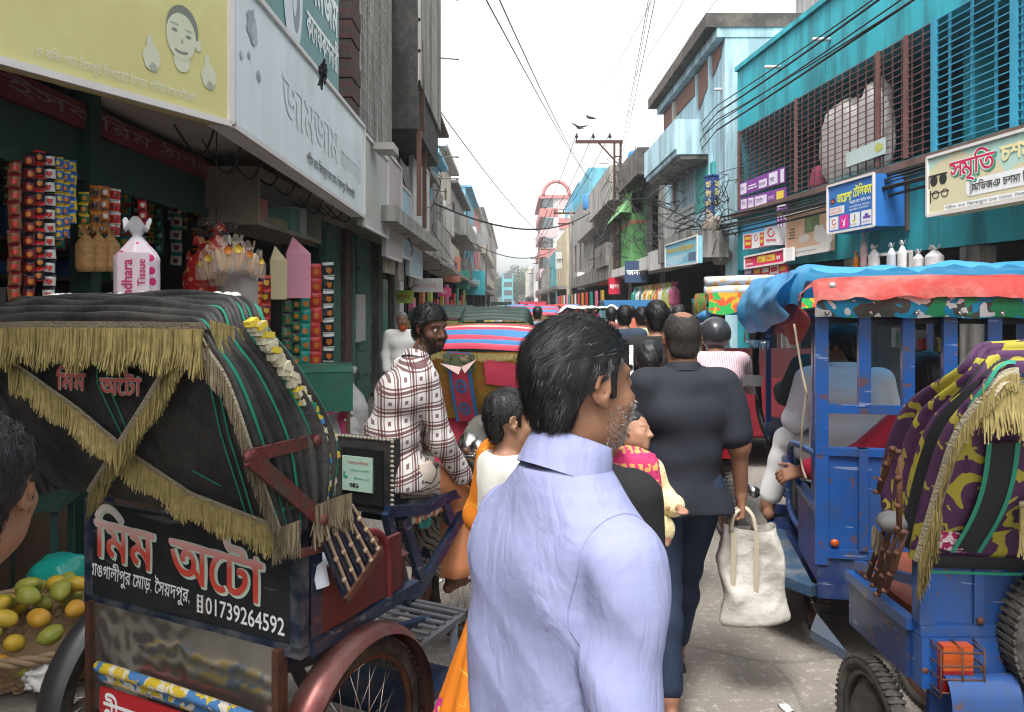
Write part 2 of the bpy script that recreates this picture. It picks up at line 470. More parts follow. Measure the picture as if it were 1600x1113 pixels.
# ------------------------------------------------------------------ ground
def road_mat():
 def f(t, L, co):
  a = noise_(t, L, co, .55, 6); b = noise_(t, L, co, 9, 5); c = noise_(t, L, co, 140, 2)
  base = mix_(t, L, a, (.17, .148, .125), (.345, .315, .275))
  base = mix_(t, L, math_(t, L, 'MULTIPLY', b, .75), base, (.15, .132, .115))
  k = noise_(t, L, co, 1.3, 6, .6, (1, .25, 1)); base = mix_(t, L, math_(t, L, 'MULTIPLY', math_(t, L, 'GREATER_THAN', k, .5), math_(t, L, 'MULTIPLY_ADD', k, 2.4, -1.2)), base, (.10, .088, .075)); sp_ = noise_(t, L, co, 26, 4); base = mix_(t, L, math_(t, L, 'MULTIPLY', math_(t, L, 'GREATER_THAN', sp_, .6), .35), base, (.42, .39, .35))
  st = math_(t, L, 'GREATER_THAN', c, .62)
  base = mix_(t, L, math_(t, L, 'MULTIPLY', st, .6), base, (.09, .085, .08))
  v = _n(t, 'ShaderNodeTexVoronoi', feature='DISTANCE_TO_EDGE', i_Scale=.21)
  mp = _n(t, 'ShaderNodeMix', data_type='VECTOR'); mp.inputs['Factor'].default_value = .12
  nn = _n(t, 'ShaderNodeTexNoise', i_Scale=2.5, i_Detail=5.0); L(co, nn.inputs['Vector']); L(co, mp.inputs['A']); L(nn.outputs['Color'], mp.inputs['B'])
  L(mp.outputs['Result'], v.inputs['Vector'])
  cr = math_(t, L, 'LESS_THAN', v.outputs['Distance'], .0022)
  return mix_(t, L, math_(t, L, 'MULTIPLY', cr, .35), base, (.07, .065, .06))
 m = Mpat('dusty_road', f, .92, .55, 70)
 return m
g = B()
g.grid(lambda u, v: ((u-.5)*240, -40+v*500, 0), 40, 80)
tag(g.obj('road', road_mat()), kind='structure')
g = B()
K_kerb = M('kerb_stone', (.24, .215, .185), .95, var=.3, vs=5, bump=.8, bs=18, dirt=.5, dc=(.08, .07, .06), ds=4)
g.grid(lambda u, v: (-2.02-.03*math.sin(v*90)-(.02 if u < .3 else 0)-u*4.5, -2+v*110, .17-(.012*math.sin(v*40)) if u > .02 else .0), 8, 160)
tag(g.obj('pavement', K_kerb), kind='structure')
# ------------------------------------------------------------------ facades: local x along the wall (reading direction), -y to the street
class Fac:
 def __init__(s, name, label, origin, rot, cat='building', group=None):
  s.t = thing(name, label, cat, (origin[0], origin[1], 0), rot, group)
 def holes(s, name, mat, L, z0, z1, holes, y=0, th=.18, x0=0):
  xs = sorted({x0, x0+L} | {h[0] for h in holes} | {h[1] for h in holes}); zs = sorted({z0, z1} | {h[2] for h in holes} | {h[3] for h in holes})
  b = B()
  for a, c in zip(xs, xs[1:]):
   for d, e in zip(zs, zs[1:]):
    mx, mz = (a+c)/2, (d+e)/2
    if any(h[0] < mx < h[1] and h[2] < mz < h[3] for h in holes): continue
    b.quad((a, y, d), (c, y, d), (c, y, e), (a, y, e))
  for h in holes:
   a, c, d, e = h[:4]
   for p, q in (((a, d), (a, e)), ((a, e), (c, e)), ((c, e), (c, d)), ((c, d), (a, d))):
    b.quad((p[0], y, p[1]), (q[0], y, q[1]), (q[0], y+th, q[1]), (p[0], y+th, p[1]))
  return b.obj(name, mat, s.t)
 def shell(s, mat, L, H, D, z0=0, top=True, name='side_wall'):
  b = B()
  b.quad((0, 0, z0), (0, D, z0), (0, D, H), (0, 0, H)); b.quad((L, 0, z0), (L, D, z0), (L, D, H), (L, 0, H))
  b.quad((0, D, z0), (L, D, z0), (L, D, H), (0, D, H))
  if top: b.quad((0, 0, H-.002), (L, 0, H-.002), (L, D, H-.002), (0, D, H-.002))
  return b.obj(name, mat, s.t)
 def win(s, a, c, d, e, mat=K_glass, fm=K_wood, y=.10, bars=2, rows=1):
  b = B(); w = .05
  for q in ((a, a+w, d, e), (c-w, c, d, e), (a+w, c-w, d, d+w), (a+w, c-w, e-w, e)): b.box(q[0], q[1], y-.03, y+.03, q[2], q[3])
  for i in range(1, bars): b.box(a+(c-a)*i/bars-.02, a+(c-a)*i/bars+.02, y-.025, y+.025, d+w, e-w)
  for i in range(1, rows): b.box(a+w, c-w, y-.02, y+.02, d+(e-d)*i/rows-.02, d+(e-d)*i/rows+.02)
  f = b.obj('window', fm, s.t)
  B().quad((a+w, y+.012, d+w), (c-w, y+.012, d+w), (c-w, y+.012, e-w), (a+w, y+.012, e-w)).obj('pane', mat, f)
  return f
 def box(s, name, mat, a, c, y0, y1, d, e, parent=None): return B().box(a, c, y0, y1, d, e).obj(name, mat, parent or s.t)
 def slab(s, mat, L, z, out=.4, th=.15, x0=-.0, D=6, name='roof_slab'): return B().box(x0, x0+L, -out, D, z, z+th).obj(name, mat, s.t)
 def balcony(s, mat, a, c, z, out=.7, h=.9, th=.09, rail=None, name='balcony'):
  b = B(); b.box(a, c, -out, -.003, z-.14, z)
  if rail is None:
   b.box(a, c, -out-.003, -out+th, z+.001, z+h); b.box(a, a+th, -out+th, -.003, z+.001, z+h); b.box(c-th, c, -out+th, -.003, z+.001, z+h)
   return b.obj(name, mat, s.t)
  o = b.obj(name, mat, s.t); r = B(); n = max(3, int((c-a)/.13))
  for i in range(n+1): r.box(a+(c-a)*i/n-.012, a+(c-a)*i/n+.012, -out, -out+.025, z, z+h)
  r.box(a, c, -out-.01, -out+.035, z+h, z+h+.05); r.box(a, c, -out-.01, -out+.035, z+.25, z+.28)
  r.obj('railing', rail, o); return o
 def lattice(s, mat, a, c, d, e, y=0, nx=8, nz=8, w=.04, th=.06, name='lattice', parent=None):
  b = B()
  for i in range(nx+1): x = a+(c-a)*i/nx; b.box(x-w/2, x+w/2, y, y+th, d, e)
  for k in range(nz+1): z = d+(e-d)*k/nz; b.box(a, c, y+.006, y+th-.006, z-w/2, z+w/2)
  return b.obj(name, mat, parent or s.t)
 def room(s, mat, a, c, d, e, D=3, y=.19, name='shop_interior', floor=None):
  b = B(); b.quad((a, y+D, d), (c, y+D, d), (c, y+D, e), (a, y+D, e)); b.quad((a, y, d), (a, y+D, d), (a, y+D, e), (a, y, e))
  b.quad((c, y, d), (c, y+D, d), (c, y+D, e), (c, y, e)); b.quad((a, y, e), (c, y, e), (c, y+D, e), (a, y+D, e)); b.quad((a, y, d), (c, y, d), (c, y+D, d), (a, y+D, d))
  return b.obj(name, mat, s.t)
LROT, RROT = R(90), R(-90)
def wallmat(nm, c, dirt=.55): return M(nm, c, .85, var=.12, vs=1.5, bump=.2, bs=30, dirt=dirt, dc=(c[0]*.3+.02, c[1]*.3+.02, c[2]*.3+.02), ds=1.3, streak=True)
def board(name, label, cat, a, b_, c, d, mats, th=.05, parent=None, group=None, frame=None):
 """flat signboard: corners a(bottom-left) b(bottom-right) c(top-right) d(top-left) in world; returns (obj, frame function)"""
 a, b_, c, d = map(Vector, (a, b_, c, d)); n = (b_-a).cross(d-a).normalized()
 bb = B(); V = [a, b_, c, d]; V2 = [p-n*th for p in V]
 bb.add([p-a for p in V+V2], [(0, 1, 2, 3), (7, 6, 5, 4), (0, 4, 5, 1), (1, 5, 6, 2), (2, 6, 7, 3), (3, 7, 4, 0)])
 if frame:
  for p, q in ((a, b_), (b_, c), (c, d), (d, a)): bb.bar(p-a+n*.008, q-a+n*.008, .035, .03, 1, up=n)
 o = bb.obj(name, mats, parent, loc=a, label=label, cat=cat, group=group)
 ux = (b_-a); W = ux.length; ux.normalize(); uz = (d-a); H = uz.length; uz.normalize()
 return o, (lambda u, v, e=.004: ux*(u*W)+uz*(v*H)+n*e), ux, uz, W, H
def write(o, fr, ux, uz, H, lines, name='lettering'):
 """lines: (text, u, v, height fraction, material, width or None, fat, slant)"""
 ms = []; b = B()
 for i, ln in enumerate(lines):
  tx, u, v, hh, m = ln[:5]; wd = ln[5] if len(ln) > 5 else None; fat = ln[6] if len(ln) > 6 else 0; sl = ln[7] if len(ln) > 7 else 0
  if m not in ms: ms.append(m)
  letter(b, tx, fr(u, v, .005+.0012*i), ux, uz, hh*H, wd, ms.index(m), fat, sl)
 return b.obj(name, ms, o)
# ================================================================== LEFT SIDE
XL = -2.45
K_green = M('dark_green_paint', (.013, .045, .034), .6, dirt=.5, dc=(.02, .025, .02), ds=5)
K_lgreen = M('worn_green_wood', (.075, .19, .145), .65, var=.25, vs=12, dirt=.55, dc=(.05, .07, .06), ds=9)
K_red = M('red_valance_paint', (.14, .016, .02), .6, dirt=.5, dc=(.08, .02, .02), ds=4)
K_ceil = M('grimy_ceiling', (.42, .39, .37), .9, var=.2, vs=1.5, dirt=.5, dc=(.16, .14, .12), ds=1.2)
K_brick = None
def brickmat(nm, c1, c2, mortar, scale=5):
 def f(t, L, co):
  mp = _n(t, 'ShaderNodeMapping'); mp.inputs['Rotation'].default_value = (R(90), 0, 0); L(co, mp.inputs['Vector'])
  br = _n(t, 'ShaderNodeTexBrick', i_Scale=scale); br.inputs['Color1'].default_value = col4(c1); br.inputs['Color2'].default_value = col4(c2); br.inputs['Mortar'].default_value = col4(mortar)
  br.inputs['Mortar Size'].default_value = .03; L(mp.outputs[0], br.inputs['Vector'])
  return mix_(t, L, math_(t, L, 'MULTIPLY', noise_(t, L, co, 3, 5), .5), br.outputs['Color'], tuple(x*.45 for x in c1))
 return Mpat(nm, f, .9, .5, 40)
K_brick = brickmat('red_brick', (.26, .11, .075), (.20, .085, .06), (.2, .18, .16), 4.5)
K_dbrick = brickmat('dark_brick', (.12, .06, .05), (.09, .05, .045), (.07, .065, .06), 4)
f = Fac('shop_building', 'open-fronted grocery shop with dark interior, green posts and red valance under two big signboards', (XL, -3.4), LROT)
LA = 13.0; Q0 = 4.0  # near stretch is unseen, added behind the camera to cut the frontal light
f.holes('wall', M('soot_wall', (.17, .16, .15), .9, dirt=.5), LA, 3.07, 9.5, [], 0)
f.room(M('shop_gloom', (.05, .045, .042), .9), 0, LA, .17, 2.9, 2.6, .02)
b = B(); cp = [(0, 2.6), (0, .2), (Q0+1.85, .2), (Q0+2.65, -.24), (Q0+3.79, -.77), (LA-.05, -.77), (LA-.05, 2.6)]
b.add([(x, y, z) for z in (2.92, 3.06) for x, y in cp], [tuple(range(7)), tuple(range(13, 6, -1))]+[(i, i+7, (i+1) % 7+7, (i+1) % 7) for i in range(7)]); b.obj('canopy', K_ceil, f.t)
b = B(); b.box(0, LA, -.05, 0, 2.70, 2.84); b.obj('red_valance', K_red, f.t)
b = B(); b.box(0, LA, -.03, .03, 2.42, 2.69); b.box(0, LA, -.06, -.035, 2.40, 2.46); b.obj('header_board', K_green, f.t)
K_vtxt = M('faded_valance_letters', (.20, .15, .14), .7)
b = B(); letter(b, 'পোলার আইসক্রিম ঠাণ্ডা পানীয়', (Q0+1.2, -.056, 2.74), (1, 0, 0), (0, 0, 1), .10, 5.6, 0); b.obj('lettering', K_vtxt, f.t)
for x in (Q0+1.2, Q0+3.72, Q0+8.85):
 f.box('post', K_green, x, x+.11, -.08, .04, .17, 2.92)
# shelves in the gloom, with jars and packs as shop stock
sh = B(); st = B(); rr = random.Random(3)
for z in (.75, 1.15, 1.55, 1.95, 2.3): sh.box(Q0+.2, LA-.2, 2.15, 2.55, z, z+.03)
sh.obj('shelf', K_wood, f.t)
stm = [M('stock_%s' % n, c, .45) for n, c in (('red', (.35, .03, .03)), ('yellow', (.5, .33, .04)), ('blue', (.04, .1, .3)), ('white', (.5, .5, .5)), ('green', (.04, .2, .08)), ('brown', (.2, .1, .05)))]
for z in (.78, 1.18, 1.58, 1.98, 2.33):
 x = Q0+.3
 while x < LA-.5:
  ww = rr.uniform(.07, .2); hh = rr.uniform(.12, .3); st.box(x, x+ww, 2.2, 2.4, z+.001, z+hh, rr.randrange(6)); x += ww+rr.uniform(.005, .08)
o = st.obj('shop_stock', stm, f.t); o['kind'] = 'stuff'
# counter
b = B(); b.box(Q0+.9, Q0+7.6, .22, .75, .171, 1.0); b.box(Q0+.85, Q0+7.65, .17, .8, 1.001, 1.05); b.obj('counter', M('counter_wood', (.10, .06, .04), .5), f.t)
# --- signboards
K_yel = M('faded_yellow_board', (.60, .56, .25), .5, var=.06, vs=1.2, dirt=.35, dc=(.50, .40, .16), ds=1.5)
K_yfr = M('pale_sign_edge', (.62, .58, .56), .6)
K_wsign = M('faded_white_board', (.68, .72, .73), .45, var=.04, vs=1, dirt=.25, dc=(.45, .45, .44), ds=1.0, streak=True)
K_ghost = M('faded_white_letter', (.68, .67, .54), .5); K_ghost2 = M('faded_grey_letter', (.652, .692, .705), .5); K_ghost3 = M('grey_letter', (.42, .41, .30), .5)
K_ink = M('black_letter', (.03, .03, .035), .5); K_wht = M('white_letter', (.75, .76, .75), .5)
xa, ya = -1.62, 4.40; dx_, dy_ = -.4725*2.2, -2.2
A0 = (xa+dx_, ya+dy_, 2.74); A1 = (xa, ya, 2.747)
o, fr, ux, uz, W, H = board('signboard', 'sun-bleached yellow signboard with a faded smiling man, over the dark grocery', 'signboard', A0, A1, (xa, ya, 3.95), (A0[0], A0[1], 3.95), [K_yel, K_yfr], .12, frame=1)
write(o, fr, ux, uz, H, [('কনেফকশনারী', .02, .235, .16, K_ghost, 1.02), ('। চা কফি পান বিস্কুট সিগারেট ঠাণ্ডা পানীয় কসমেটিকস', .53, .055, .05, K_ghost, .90),
 ('আমার ইচ্ছে আমার হাসি', .40, .72, .10, K_ghost, .75, .035), ('ঠাণ্ডা খান ভালো থাকুন', .50, .63, .07, K_ghost, .5, .03), ('আমার ইচ্ছে আমার হাসি', .40, .72, .10, K_ghost3, .75)])
# faded printed man: flat print shapes on the board
def blob(b, fr, cu, cv, ru, rv, e, mi, n=20, wob=0):
 V = [fr(cu, cv, e)]+[fr(cu+ru*math.cos(2*math.pi*i/n)*(1+wob*math.sin(3*i)), cv+rv*math.sin(2*math.pi*i/n)*(1+wob*math.cos(2*i)), e) for i in range(n)]
 b.add(V, [(0, i+1, (i+1) % n+1) for i in range(n)], mi)
b = B()
K_sk = M('faded_print_skin', (.56, .57, .42), .5); K_hr = M('faded_print_hair', (.19, .20, .17), .5); K_tee = M('faded_print_cloth', (.60, .56, .27), .5); K_gr = M('faded_print_grey', (.35, .36, .28), .5)
cu = .862
blob(b, fr, cu, .22, .022, .05, .0045, 0); blob(b, fr, cu+.002, .36, .043, .105, .005, 1); blob(b, fr, cu-.002, .325, .040, .102, .0056, 0); blob(b, fr, cu+.045, .31, .008, .025, .0056, 0)
for s, q in ((-.020, 0), (.017, -.012)): blob(b, fr, cu+s, .345+q, .008, .008, .0062, 1, 10); blob(b, fr, cu+s, .372+q, .012, .006, .0062, 3, 10)
blob(b, fr, cu-.002, .26, .018, .012, .0062, 1, 12); blob(b, fr, cu-.002, .266, .014, .006, .0066, 0, 12); blob(b, fr, cu, .305, .004, .012, .0062, 3, 8)
for s in (-.078, .075):
 blob(b, fr, cu+s, .19, .022, .055, .005, 0, 14, .08); blob(b, fr, cu+s-.005, .25, .008, .035, .0052, 0, 10); blob(b, fr, cu+s+.004, .15, .010, .02, .0056, 3, 10, .2)
b.obj('printed_man', [K_sk, K_hr, K_tee, K_gr], o)
o, fr, ux, uz, W, H = board('signboard', 'long bleached white signboard with ghost lettering and a black line of address', 'signboard', (xa, ya+.03, 2.747), (xa, 8.38, 2.66), (xa, 8.38, 3.64), (xa, ya+.03, 3.66), [K_wsign, K_yfr], .14, frame=1)
write(o, fr, ux, uz, H, [('জামজাম', .25, .36, .52, K_ghost2, 1.75, .02), ('কনেফকশনারী', .72, .36, .30, K_ghost2, .95), ('শহীদ ডাঃ জিকরুল হক রোড, সৈয়দপুর, নীলফামারী।', .41, .13, .115, K_ink, 1.85, .012)])
b = B()
blob(b, fr, .085, .77, .020, .11, .005, 0, 16, .25); blob(b, fr, .10, .74, .012, .09, .0055, 1, 14, .3); blob(b, fr, .075, .55, .006, .03, .005, 0, 10, .3); blob(b, fr, .12, .47, .010, .04, .005, 0, 12, .3); blob(b, fr, .04, .50, .006, .03, .005, 1, 12, .3)
b.obj('worn_print', [M('worn_ink', (.33, .35, .37), .6), M('worn_ink_pale', (.45, .47, .49), .6)], o)
K_teal = M('teal_board', (.055, .20, .20), .45, var=.08, dirt=.3, dc=(.12, .26, .26), ds=2)
o, fr, ux, uz, W, H = board('signboard', 'teal signboard with white lettering mounted above the bleached white one', 'signboard', (xa-.01, ya+.3, 3.69), (xa-.01, 7.22, 3.69), (xa-.01, 7.22, 4.95), (xa-.01, ya+.3, 4.95), [K_teal, K_yfr], .08)
write(o, fr, ux, uz, H, [('জমজম', .545, .40, .36, K_wht, 1.10, .03), ('কনেফকশনারী', .545, .13, .24, K_wht, 1.12, .02)])
b = B(); blob(b, fr, .40, .28, .10, .36, .005, 0, 24); blob(b, fr, .43, .25, .04, .2, .0056, 1, 20); blob(b, fr, .415, .28, .022, .14, .0062, 0, 14)
b.obj('oval_emblem', [M('emblem_white', (.6, .64, .65), .5), M('emblem_grey', (.2, .23, .24), .5)], o)
# crow-like rag caught on the sign edge
b = B()
for i in range(14):
 a = Vector((0, 0, 0)); b.tube(rag([a, (random.uniform(-.03, .03), random.uniform(-.05, .05), random.uniform(-.08, .06)), (random.uniform(-.03, .04), random.uniform(-.07, .07), random.uniform(-.22, .05))], 3), .009, 4)
b.obj('rag', M('black_rag', (.02, .02, .025), .9), loc=P(494, 105, 6.12)+Vector((.06, 0, 0)), label='black rag snagged between the teal sign and the white sign', cat='rag')
# brick pier and lattice building beyond
f2 = Fac('shop_house', 'sooty brick shop house with slanted concrete lattice and dark projecting upper floor', (-2.35, 9.62), LROT)
f2.holes('wall', M('soot_plaster', (.15, .14, .13), .9, dirt=.6, streak=True), 5.6, 2.75, 9.5, [(1.2, 2.2, 5.0, 6.6)], 0)
f2.shell(K_conc, 5.6, 9.5, 6, 2.75)
f2.box('floor_slab', K_conc2, 0, 5.6, -.9, 0, 2.75, 2.95)
f2.room(K_dark, 0, 5.6, .17, 2.75, 3)
for x, wd, mt in ((0, .85, K_lgreen), (.9, .42, M('maroon_paint', (.085, .03, .03), .6, dirt=.5, dc=(.15, .13, .12), ds=8)), (1.36, .22, K_lgreen), (1.95, 1.1, K_lgreen), (3.6, .35, K_conc), (5.2, .35, K_conc)):
 f2.box('pillar', mt, x, x+wd, -.02-(.05 if wd < .5 else 0), .18, .172, 2.74)
for zz in (.6, 1.0, 1.4, 1.8, 2.2): f2.box('door_rail', K_lgreen, 2.0, 3.0, -.045, -.022, zz, zz+.08)
# lattice front standing forward on the canopy
b = B()
y0 = -.62
for i in range(17):
 x = -1.15+i*.16; b.box(x-.025, x+.025, y0, y0+.07, 3.35, 6.4)
for k in range(15):
 z = 3.4+k*.21
 b.bar((-1.15, y0+.03, z), (1.45, y0+.03, z+.0), .045, .04)
b.obj('concrete_lattice', K_conc2, f2.t)
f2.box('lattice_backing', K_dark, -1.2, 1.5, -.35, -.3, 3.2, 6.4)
b = B()
for i in range(11):
 b.box(-1.75+.004*(i % 2), -1.32, -.70-.008*(i % 3), -.48, 3.64+i*.2, 3.64+i*.2+.185)
b.obj('brick_pier', K_dbrick, f2.t)
f2.box('pier_backing', K_conc, -1.36, -.9, -.55, -.3, 3.1, 6.6)
# projecting dark upper floor
K_ply = M('black_plywood', (.035, .033, .032), .8, dirt=.5, dc=(.1, .09, .08), ds=5)
b = B(); b.box(1.5, 4.6, -.98, -.4, 4.25, 7.5); b.obj('projecting_bay', K_ply, f2.t)
b = B()
for i in range(26): x = 1.5+i*.124; b.box(x, x+.05, -1.03, -.985, 4.9, 7.4)
for k in range(6): b.box(1.5, 4.6, -1.025, -.99, 4.9+k*.45, 4.95+k*.45)
b.obj('bay_slats', K_conc2, f2.t)
for a_, c_ in (((2.0, -1.0, 4.3), (1.75, -1.0, 5.6)), ((1.62, -.99, 4.24), (1.62, -.99, 3.0)), ((3.1, -.9, 4.24), (3.1, -.9, 2.96))): B().bar(a_, c_, .065, .065).obj('prop', M('reddish_post', (.12, .06, .045), .7), f2.t)
# bracket arms that stick out over the road
for i, z in enumerate((7.3, 6.2, 4.4, 4.0)):
 b = B(); b.tube([(0, 0, 0), (.34, .05, .01)], .014, 6); b.ell((.36, .05, .01), (.035, .03, .02), 8)
 b.obj('bracket_arm', K_conc2, f2.t, loc=(4.4, -1.0, z), rotz=R(-90)+.2)
f2.box('flood_lamp', M('lamp_grey', (.38, .36, .35), .5), -.75, -.35, -.98, -.75, 3.50, 3.58)
# further sign panels along the left canopy line
def lpanel(label, y0, y1, z0, z1, m, x=xa, lines=None, dz=0, cat='signboard', tilt=0):
 o, fr, ux, uz, W, H = board('signboard', label, cat, (x, y0, z0), (x+tilt, y1, z0-dz), (x+tilt, y1, z1-dz), (x, y0, z1), [m, K_yfr], .06, frame=1)
 if lines: write(o, fr, ux, uz, H, lines)
 return o
K_p1 = M('stained_pale_board', (.48, .50, .46), .6, var=.2, vs=2, dirt=.5, dc=(.42, .30, .28), ds=2)
K_p2 = M('pinkish_board', (.48, .40, .39), .6, var=.12, dirt=.3, dc=(.35, .32, .32), ds=2)
K_p3 = M('pale_blue_board', (.36, .50, .58), .6, var=.12, dirt=.3, dc=(.5, .52, .52), ds=2)
K_p4 = M('grey_white_board', (.52, .53, .50), .6, var=.15, dirt=.3, dc=(.3, .3, .28), ds=2)
lpanel('stained pale board with washed-out print, next after the bleached white signboard', 8.45, 10.1, 2.58, 3.60, K_p1, xa-.02)
lpanel('narrow pinkish panel hanging below the lattice facade', 10.25, 11.6, 2.35, 3.75, K_p2, xa-.06)
lpanel('pale blue panel beyond the pinkish one on the left canopy', 11.9, 13.0, 2.45, 3.55, K_p3, xa-.1)
lpanel('grey white banner hung high on the sooty upper floor', 13.1, 15.6, 2.8, 4.35, K_p4, xa-.08)
lpanel('small bluish tattered board under the grey white banner', 13.2, 15.0, 2.2, 2.72, K_p3, xa-.15)
for i in range(3):
 b = B(); b.box(0, .03, 0, .9, 0, .5); b.obj('hanging_board', M('beige_board', (.42, .36, .28), .7, dirt=.4), loc=(-1.8-.05*i, 10.7+1.7*i, 2.15-.06*i), rotz=.05*i, label=['beige board dangling under the pinkish panel', 'beige board dangling below the pale blue panel', 'beige board dangling farthest along the left canopy'][i], cat='board', group='boards dangling under the left canopy')
# --- far left row
def far_left(label, y0, L, H, m, x=-3.1, bal=(), win=(), roof=None, shop=True, slab=True, cat='building', rail=None, winc=K_glass, name='shop_house', z1=2.9):
 q = Fac(name, label, (x, y0), LROT)
 q.holes('wall', m, L, z1 if shop else 0, H, [w[:4] for w in win], 0); q.shell(m, L, H, 7, 0)
 for w in win: q.win(*w[:4], mat=winc)
 if shop:
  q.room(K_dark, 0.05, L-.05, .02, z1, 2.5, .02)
  q.box('canopy', K_conc2, 0, L, -1.0, 0, z1, z1+.14)
 for bl in bal: q.balcony(bl[4] if len(bl) > 4 else K_conc, bl[0], bl[1], bl[2], bl[3], rail=rail)
 if roof: q.slab(roof, L+.1, H+.002, .45, .16, -.05, 7.1)
 return q
K_w1 = wallmat('grey_plaster_wall', (.30, .29, .27)); K_w2 = wallmat('cream_plaster_wall', (.55, .51, .42)); K_w3 = wallmat('sky_blue_wall', (.20, .46, .60)); K_w4 = wallmat('white_plaster_wall', (.55, .55, .53)); K_w5 = wallmat('pink_plaster_wall', (.55, .25, .24)); K_w6 = wallmat('teal_plaster_wall', (.10, .38, .42))
K_bal2 = wallmat('grey_balcony', (.38, .37, .35), .7)
q = far_left('dark weathered house with tin roof sheds and stacked balconies behind the hanging boards', 16.2, 5.6, 6.9, K_conc, -3.0, [(0.2, 2.6, 4.0, .85, K_bal2), (2.9, 5.4, 3.5, .9, K_conc)], [(.6, 1.5, 4.8, 6.2), (3.2, 4.4, 4.4, 5.8)])
b = B(); b.box(-.2, 2.8, -1.1, 3, 7.35, 7.42); b.box(.1, 5.8, -1.2, 3, 6.45, 6.53); b.obj('tin_roof', K_tin, q.t)
q.box('red_box', M('faded_red', (.45, .10, .09), .7), .4, 1.8, -.9, -.1, 5.35, 6.1)
for x in (0, 2.6): q.box('post', K_conc, x, x+.1, -1.0, -.9, 4.9, 7.35)
q = far_left('grey concrete house with deep balconies, two doors beyond the tin roof sheds', 22.0, 6.6, 6.0, K_w1, -3.1, [(.3, 3.0, 3.3, .9, K_bal2), (3.4, 6.3, 3.35, .8, K_bal2)], [(.8, 2, 4.2, 5.4), (3.8, 5.0, 4.2, 5.4)], K_conc)
q.lattice(K_conc2, .3, 3.0, 4.2, 5.2, -.85, 9, 5)
q = far_left('narrow house with bright blue upper corner and white balconies on the left', 29.0, 4.2, 7.4, K_w3, -3.2, [(0, 4.2, 3.3, .7, K_w4), (0, 4.2, 4.7, .7, K_w4)], [(.6, 1.8, 5.6, 6.8)], K_w3)
q = far_left('cream plastered block behind the bright blue corner', 33.6, 8, 8.6, K_w2, -3.3, [(0, 4, 3.4, .7, K_w2)], [(1, 2.2, 4, 5.4), (4, 5.4, 4, 5.4), (1, 2.2, 6, 7.4), (4, 5.4, 6, 7.4)], K_w4)
q = far_left('grey stepped house with dark balcony openings, left, mid street', 42, 13, 8.3, K_w1, -3.4, [(0, 6, 3.3, .9, K_conc), (0, 13, 5.6, .9, K_bal2)], [(1, 3, 3.9, 5.1), (5, 7, 3.9, 5.1), (9, 11, 3.9, 5.1), (2, 4, 6.2, 7.6)], K_conc)
q = far_left('light blue tall house with white bands far along the left', 56, 12, 10.2, K_w3, -3.4, [(0, 12, 3.4, .8, K_w4), (0, 12, 6.4, .8, K_w4)], [(1, 3, 4.2, 5.6), (5, 7, 4.2, 5.6), (1, 3, 7.2, 8.8)], K_w3)
q = far_left('pinkish house next beyond the tall light blue one', 69, 16, 10.6, K_w5, -3.5, [(0, 16, 4, .8, K_w4)], [(2, 4, 5, 7), (7, 9, 5, 7)], K_w4)
q = far_left('long white house row far down the street on the left', 86, 40, 12.5, K_w4, -3.6, [(0, 40, 4, .8, K_w2), (0, 40, 7.5, .8, K_w2)], [(2+5*i, 4+5*i, 5, 7) for i in range(7)]+[(2+5*i, 4+5*i, 8.5, 10.5) for i in range(7)], K_w4)
q = far_left('grey white block at the far left end of the street', 128, 60, 15, K_w1, -3.8, [], [(3+8*i, 6+8*i, 5+4*k, 7.5+4*k) for i in range(7) for k in range(2)], K_w4, shop=False)
# small signs on the left row
def lsign(label, y, x0, x1, z0, z1, c, lines=(), cat='sign', name='hanging_sign'):
 o, fr, ux, uz, W, H = board(name, label, cat, (x0, y, z0), (x1, y, z0), (x1, y, z1), (x0, y, z1), [c, K_yfr], .08, frame=None)
 if lines: write(o, fr, ux, uz, H, lines)
lsign('orange and red hanging sign with blue writing, far along the left row', 33.5, -2.95, -2.25, 2.65, 3.75, M('orange_sign', (.60, .25, .16), .5), [('বই', .12, .4, .5, M('blue_letter', (.05, .06, .3), .5), .5)])
lsign('small pink lit shop sign low on the left row', 26.5, -2.55, -2.1, 1.95, 2.25, M('pink_sign', (.7, .08, .2), .5), [('চা', .25, .25, .7, K_wht, .2)])
lsign('turquoise vertical sign before the tall light blue house', 54, -3.4, -1.9, 2.3, 4.0, M('turq_sign', (.05, .42, .48), .5), [('হোটেল', .1, .35, .4, K_wht, 1.0)])
lsign('narrow deep blue sign in front of the far pinkish house', 66, -3.2, -2.5, 2.5, 4.4, M('indigo_sign', (.05, .07, .32), .5))
lsign('green sign under the grey stepped house', 41.5, -3.0, -2.3, 2.5, 3.5, M('green_sign', (.04, .28, .22), .5))
lsign('long pale cloth banner with faint writing on the left canopy edge', 19.4, -2.55, -1.75, 2.0, 2.35, K_p4, [('সুলভ বস্ত্রালয়', .05, .3, .5, M('rose_letter', (.5, .2, .25), .5), .6)])
lsign('yellow and green printed flyer board by the sooty shop house', 15.4, -2.35, -1.98, 1.72, 1.98, M('flyer_green', (.35, .5, .08), .6), [('অফার', .1, .3, .5, M('red_letter', (.5, .03, .03), .5), .28)])
